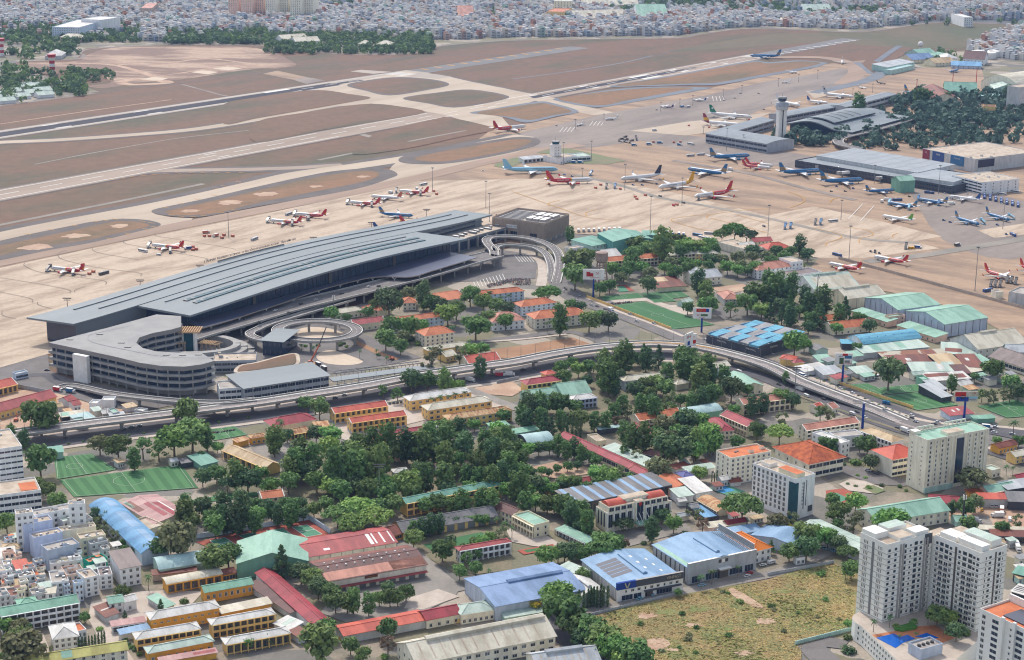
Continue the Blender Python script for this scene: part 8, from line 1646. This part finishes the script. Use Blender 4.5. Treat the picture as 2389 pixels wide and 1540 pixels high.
# -- trees: crown centre and width, tile by tile
def TR(c,r,where,s,bz=0):
 tile(c,r)
 for part in s.split(';'):
  k,*L=part.split()
  for t in L:x,y,w=map(float,t.split(','));tree(k,x,y,w,where,bz=bz)
def GR(c,r,where,kinds,poly,n,w0,w1):tile(c,r);grove(kinds.split(),[tuple(map(float,q.split(',')))for q in poly.split()],n,(w0,w1),where)
TR(0,2,'by the left pitches under the flyover','round 1740,760,270 1790,960,310 1620,1010,290 1100,1080,230 370,1200,310; olive 930,1060,190; airy 1330,1070,170 1480,1110,150; tall 1930,1000,130 1250,1190,130 220,1010,110 100,960,100; round 2030,1090,110 1880,1170,90')
TR(0,2,'beside the digger on the building site','round 375,790,340')
TR(0,2,'along the lower edge of the striped pitches','round 330,1440,160 440,1490,170 1890,1370,170 2020,1340,180 2310,1390,230; tall 2200,1340,170; spread 2120,1430,200')
TR(0,3,'around the arched blue hall','round 60,250,190 530,55,180; olive 1660,410,380; spread 1500,490,300; round 2130,560,240 1990,600,280; palm 1380,760,100 1080,290,90')
GR(0,3,'between town houses and blue hall','round tall airy','860,160 930,180 1260,540 1130,520 900,280',10,90,130)
GR(0,3,'behind the tennis courts','round tall','1700,90 2389,70 2389,280 1720,300',15,140,200)
TR(0,3,'around the white school and villa','round 1140,905,150 470,1100,120 550,1090,120 700,1100,90 790,1140,110 40,1200,180 150,1210,160 220,1240,140; spread 170,1320,280; olive 200,1450,380; bush 690,1410,90 610,1150,60 930,1240,70 1720,980,90; cypress 735,1395,28 768,1390,28 798,1387,28 830,1380,28 860,1378,28 888,1370,28 920,1350,28 950,1340,30 975,1340,30; cone 1500,1030,80 1165,1120,60; bush 1170,1340,60 1200,1385,60 1230,1410,60 1260,1430,60 1300,1475,60; round 2310,1370,130')
TR(1,3,'making the great dark mound above the red warehouse','spread 760,180,300 950,120,340 1100,210,320 900,270,300 1150,100,240; round 650,90,170 540,130,160 1280,90,210')
GR(1,3,'left of the great dark mound','round tall','20,70 480,60 470,180 30,210',10,110,160)
TR(1,3,'curving round the grey yard','cone 240,610,190; round 320,610,180 420,720,200 520,770,200 580,860,210 690,900,190 740,990,210 850,1000,200; tall 910,970,150 1050,1010,130; round 1150,960,150 1250,950,170 1320,960,150 1400,900,170 1230,870,150')
TR(1,3,'at the bottom near the orange sheds','round 1230,1245,210 660,1240,200 590,1370,380 880,1400,170 1000,1490,170; bare 1230,1380,140; airy 60,1330,90 130,1350,90; yellow 195,1330,90; bush 1200,1500,80')
TR(1,3,'in the garden by the white villa school','round 1470,400,180 1740,510,210 1900,710,150 2050,680,140 2060,540,120; airy 1960,590,130 2300,370,140; tall 1470,310,100 1550,300,110 1640,270,120 1710,260,110; round 1790,240,110 1860,240,110 1930,220,110 2010,220,110 2080,230,110 2140,230,110; palm 2250,220,80 2325,260,90 2389,300,80 2175,700,70')
GR(1,3,'among the garden lawns','airy round bush','1620,420 2250,340 2250,420 1700,520',8,80,130)
TR(1,3,'hiding the teal roofed school','round 1590,90,160 1700,70,190 1820,90,170; tall 1930,60,150 2100,40,140 2200,50,150')
TR(2,3,'left of the glass fronted office','round 220,60,170 330,80,180 480,80,230 560,130,210 650,200,190; yellow 690,280,120; tall 120,70,140')
TR(2,3,'round the glass fronted office','spread 1040,265,200; tall 1310,310,140; round 1510,260,180 1400,190,150; spread 2150,110,430; round 860,470,280 960,440,210 320,560,200 490,520,180 600,510,150; bare 1030,450,130 1780,260,110; bush 420,490,90 1620,350,80 1230,440,60; airy 1650,170,80 1740,190,110; cone 2190,330,60')
TR(2,3,'left of the car showroom','round 660,750,160 430,920,290 480,1060,370; yellow 210,1030,140; cypress 670,990,40 712,960,36 740,950,38 765,945,38 795,950,40 830,940,44 855,940,38 895,940,40 628,960,32; palm 1770,760,90 1870,710,100 2110,670,80; round 1550,910,80')
TR(2,3,'along the dark lane by the dry field','round 560,1190,280 740,1260,300 860,1350,310 960,1430,310 1160,1500,320 650,1330,200 1050,1540,260; palm 1080,1420,130')
GR(2,3,'dotted over the dry field','weed','800,1180 1600,950 2389,820 2389,1500 1500,1540 1000,1350',12,40,90)
GR(3,3,'on the upper dry field','weed','0,780 500,670 780,800 780,1200 0,1400',7,40,80)
TR(3,3,'by the mint hall and guard hut','round 1155,245,300 660,160,220; airy 800,250,170; round 650,270,120 820,60,190 600,40,140 370,360,260 480,380,230 360,490,240 200,530,180; cone 30,480,80; olive 90,250,180; yellow 180,310,100; round 560,390,190 660,450,170; spread 740,530,210; airy 220,220,120')
TR(3,3,'round the truck yard','round 1850,110,200 1870,280,190 2190,300,140; olive 1940,70,170; airy 2330,240,110; tall 1720,110,80; round 780,690,180; palm 730,680,90; bush 500,720,90 750,1430,130 740,1320,90; round 750,1200,90')
TR(3,3,'on the pool deck','round 1580,1120,200 1690,1140,170 1760,1270,180; palm 1500,1090,90 1140,1135,80 990,1175,80 1645,1195,90 1230,1310,50 1385,1290,60; bush 1200,1215,70 1360,1170,80 1820,1270,120',11)
TR(3,3,'in the tiled garden below the towers','round 1800,1390,200 1780,1510,170; bush 1850,1450,110 1500,1500,100')
TR(2,2,'at the inside of the flyover bend','round 460,350,150 560,300,110 620,360,150; tall 860,340,200 900,430,190; round 710,330,120 700,470,110; tall 1060,240,170 1000,270,150; cone 1230,220,120 1370,240,130; tall 1580,270,150 1680,250,110; cone 1560,190,70; tall 1790,370,200 1750,470,190 1850,430,150')
TR(2,2,'before the cream school','round 1150,560,180 1250,520,190 1350,500,190 1440,540,190 1290,600,160; tall 1020,440,90 960,520,110; round 480,440,160 850,510,130')
GR(2,2,'in the shaded rows behind the orange school','tall round airy','850,720 1000,660 1900,600 1800,680 1350,740 900,780',15,110,150)
TR(2,2,'left of the diagonal crimson roof','tall 150,700,150 270,690,130; round 420,670,210 590,710,140; cone 300,870,140 370,890,110; tall 460,840,120; round 620,830,200; tall 770,840,110 870,850,110; bare 980,850,100; cypress 480,900,40 520,910,40 560,915,40 600,920,40 640,920,40; tall 140,830,120')
TR(2,2,'in the dense grove before the six storey block','olive 1440,890,210; round 1620,840,240 1750,850,200; tall 1050,950,130 1230,990,170 1130,990,150; round 1450,1090,280 1580,1110,250 1700,1100,240 1830,970,260 1880,1040,210 1380,1000,160 1560,960,180; cone 1050,1100,110; airy 1160,1170,100; olive 1370,1290,220; round 1750,1330,150; cypress 1865,1385,18 1890,1375,18 1912,1355,20')
TR(2,2,'round the exercise yard','tall 580,1090,110 650,1150,110; round 720,1180,120 780,1220,120; tall 510,1120,110; round 190,1330,90 280,1310,95 340,1330,90 420,1290,90 520,1270,100 610,1260,90 60,1200,210 80,1320,200; tall 60,1450,180; round 200,1440,200 490,1420,150 800,1340,190 900,1370,210; airy 1000,1340,140; tall 430,1070,120; round 350,1090,130 250,1100,130 150,1110,150 60,1090,150')
TR(2,2,'beside the road hall and salmon school','round 2100,1040,140 2290,930,180; tall 2250,700,120 2350,680,110; round 2080,740,110 1870,590,200 2050,540,230; tall 1980,430,130; round 2200,560,120')
TR(1,2,'along the flyover before the yellow halls','round 460,680,140 590,720,200 1450,460,210 1600,470,180; tall 1760,470,150; round 1890,520,150; airy 1190,560,100 1320,590,120; tall 2095,345,120; round 560,960,170 690,970,190; tall 170,1020,170; round 180,1030,210 290,980,130; palm 230,850,110 1640,640,80 1720,620,80 1800,615,80 1860,595,80 1950,580,80')
GR(1,2,'in the big central grove, left part','round round tall','290,1140 720,1050 1280,1010 1290,1180 1100,1330 700,1480 270,1420',22,160,230)
GR(1,2,'in the big central grove, right part','round tall tall','1400,1030 1650,920 1900,920 2389,960 2389,1400 1400,1390',27,130,200)
GR(1,2,'at the foot of the big central grove','round','700,1380 1400,1380 1500,1520 640,1540',9,190,250)
TR(1,2,'round the corner house and phone mast','round 1740,920,220 1590,1010,160; tall 1480,1090,160; round 2040,880,120 2250,930,180 2310,800,140')
TR(1,2,'between ring ramp and yellow bungalow','round 1210,80,200 1350,150,150; olive 1380,60,130; bush 1520,110,80 1440,70,90; airy 1640,260,190 1900,220,130; round 2000,190,160 2110,170,130; palm 1720,190,90 1620,170,90 1990,100,70; round 40,1330,150 130,1450,180')
GR(1,2,'in the ring ramp garden','palm bush','330,150 700,60 900,120 1250,220 1300,280 1000,200 600,180',14,40,60)
TR(1,1,'among the orange roofed villas','round 1240,1270,280 1120,1310,150; olive 1430,1200,160; tall 1560,1200,150; round 1630,1290,190 1710,1310,170 1790,1380,210 1870,1340,180 700,1380,140 845,1420,90; palm 975,1365,80 780,1410,80 1700,1510,90 1830,1515,90 2180,1185,80 2290,1230,70 2360,1215,70; round 1050,1370,120 1260,1500,200 1430,1500,220 1540,1500,140 2000,1210,190 2120,1270,170 2250,1310,160 2350,1340,150 2050,1500,240 2180,1420,150 2330,1450,160')
TR(2,1,'left of the old water tower','round 620,900,280 590,1030,250; spread 330,1200,260; tall 540,640,90; round 700,850,170')
TR(2,1,'round the teal hangar and cream school','round 1160,730,170; tall 1410,730,190; round 1130,850,200 1620,760,180 1560,700,150 1740,760,170 1830,750,140 1280,770,150; spread 1960,650,190 2080,610,260 2190,650,200')
GR(2,1,'on the school lawn behind the pitches','round round olive','900,970 1500,910 1900,880 2250,800 2389,850 2300,1000 1900,960 1550,1010 1000,1060',24,110,160)
TR(2,1,'beside the pitches','round 1270,1110,170; tall 1740,1080,140 1810,1190,150; round 1830,1300,190 1640,1330,120; airy 2040,1330,120; round 2200,1280,210 2280,1200,230 2330,1350,160 820,1150,130 910,1120,130; tall 450,1430,170; round 550,1310,130 640,1320,110 720,1450,190 830,1400,110 900,1450,180 150,1300,120; palm 330,1470,70')
GR(3,1,'in the grove below the white warehouses','round cone tall','0,1080 150,1070 330,1190 560,1280 730,1330 740,1390 350,1440 0,1400',24,110,165)
TR(3,1,'by the salmon roofed office','tall 300,740,110; round 80,800,120 220,810,120 370,830,130 150,860,130 30,900,130; palm 345,930,60; round 850,1430,140 950,1500,140 640,1520,120 380,1510,130')
TR(3,2,'beside the sports hall and market','round 250,110,240 340,130,130 835,160,110 1130,390,300 2100,360,210 1930,440,90; tall 1720,490,100; round 2270,500,180 2340,570,170 2180,150,100')
TR(3,2,'at the right pitch with bare stems','airy 2000,600,100 2060,620,100 2110,610,100 2200,600,100 2260,600,100')
TR(3,2,'near the boulevard schools','round 120,620,180 230,650,160 50,640,130; tall 165,440,70; airy 560,770,140 130,830,120 490,760,110; spread 110,960,270; round 570,1070,190 930,1070,200 860,1060,150 960,1230,150; bush 800,920,120 820,1220,110 700,1240,60; olive 1900,1390,250; palm 2300,860,100 2230,1270,70 2290,1280,70; round 2140,1030,90 2340,1030,120')
TR(3,2,'as saplings in the tower forecourt','bush 835,1350,40 910,1370,40 745,1430,40 820,1450,40 1060,1440,50 1290,1490,40 940,1460,60 1230,1450,50')
TR(3,0,'beside the old terminal and hangars','round 1440,890,170 1660,900,110; tall 2240,870,90 850,970,120')
tile(3,2)
for k in range(16):tree('bush',330+64*k,395+27*k,26,'along the boulevard pavement')
tile(0,2)
for k in range(14):tree('bush',500+140*k,1075-20*k,34,'along the street below the flyover')
GR(1,2,'filling the ground behind the teal school','round tall','1350,1380 2389,1330 2389,1520 1400,1540',9,120,180)
GR(2,2,'between the aqua sheds and the yellow house','round tall','60,640 480,640 480,760 100,900',8,110,160)
GR(2,2,'filling the grove left of the six storey block','round tall olive','1250,940 1900,760 1920,1080 1500,1240 1330,1160',9,130,200)
GR(2,2,'in front of the long flyover bend','round tall','420,340 1000,250 1700,200 1900,420 1500,440 1000,400 500,430',8,110,170)
GR(2,2,'below the exercise yard','round','60,1380 260,1400 740,1420 1080,1330 1100,1420 500,1530 60,1530',12,110,170)
GR(2,3,'beside the flat mint roofed school','round tall','380,60 560,40 740,240 640,300 420,160',8,120,170)
GR(2,1,'behind the cream barracks','round','980,760 1500,700 1900,740 1900,800 1000,820',9,110,150)
GR(0,3,'at the left bottom corner','round olive','0,1200 250,1230 330,1500 0,1540',6,130,190)
GR(2,3,'behind the blue warehouses','round','250,520 700,480 1050,420 1080,480 640,570 300,620',7,120,170)

# -- the haze of a hot day
b=MB();b.box(-9000,-600,-3,9000,9000,425,'white',bottom=True);hz=b.obj('haze');hz.data.materials.clear();m=bpy.data.materials.new('haze_air');m.use_nodes=True;n=m.node_tree.nodes;n.remove(n['Principled BSDF']);v=n.new('ShaderNodeVolumePrincipled');v.inputs['Color'].default_value=(.36,.52,.92,1);v.inputs['Density'].default_value=0.000032;v.inputs['Anisotropy'].default_value=.2
m.node_tree.links.new(v.outputs[0],n['Material Output'].inputs['Volume']);hz.data.materials.append(m);tag(hz,kind='stuff')
plant_all()
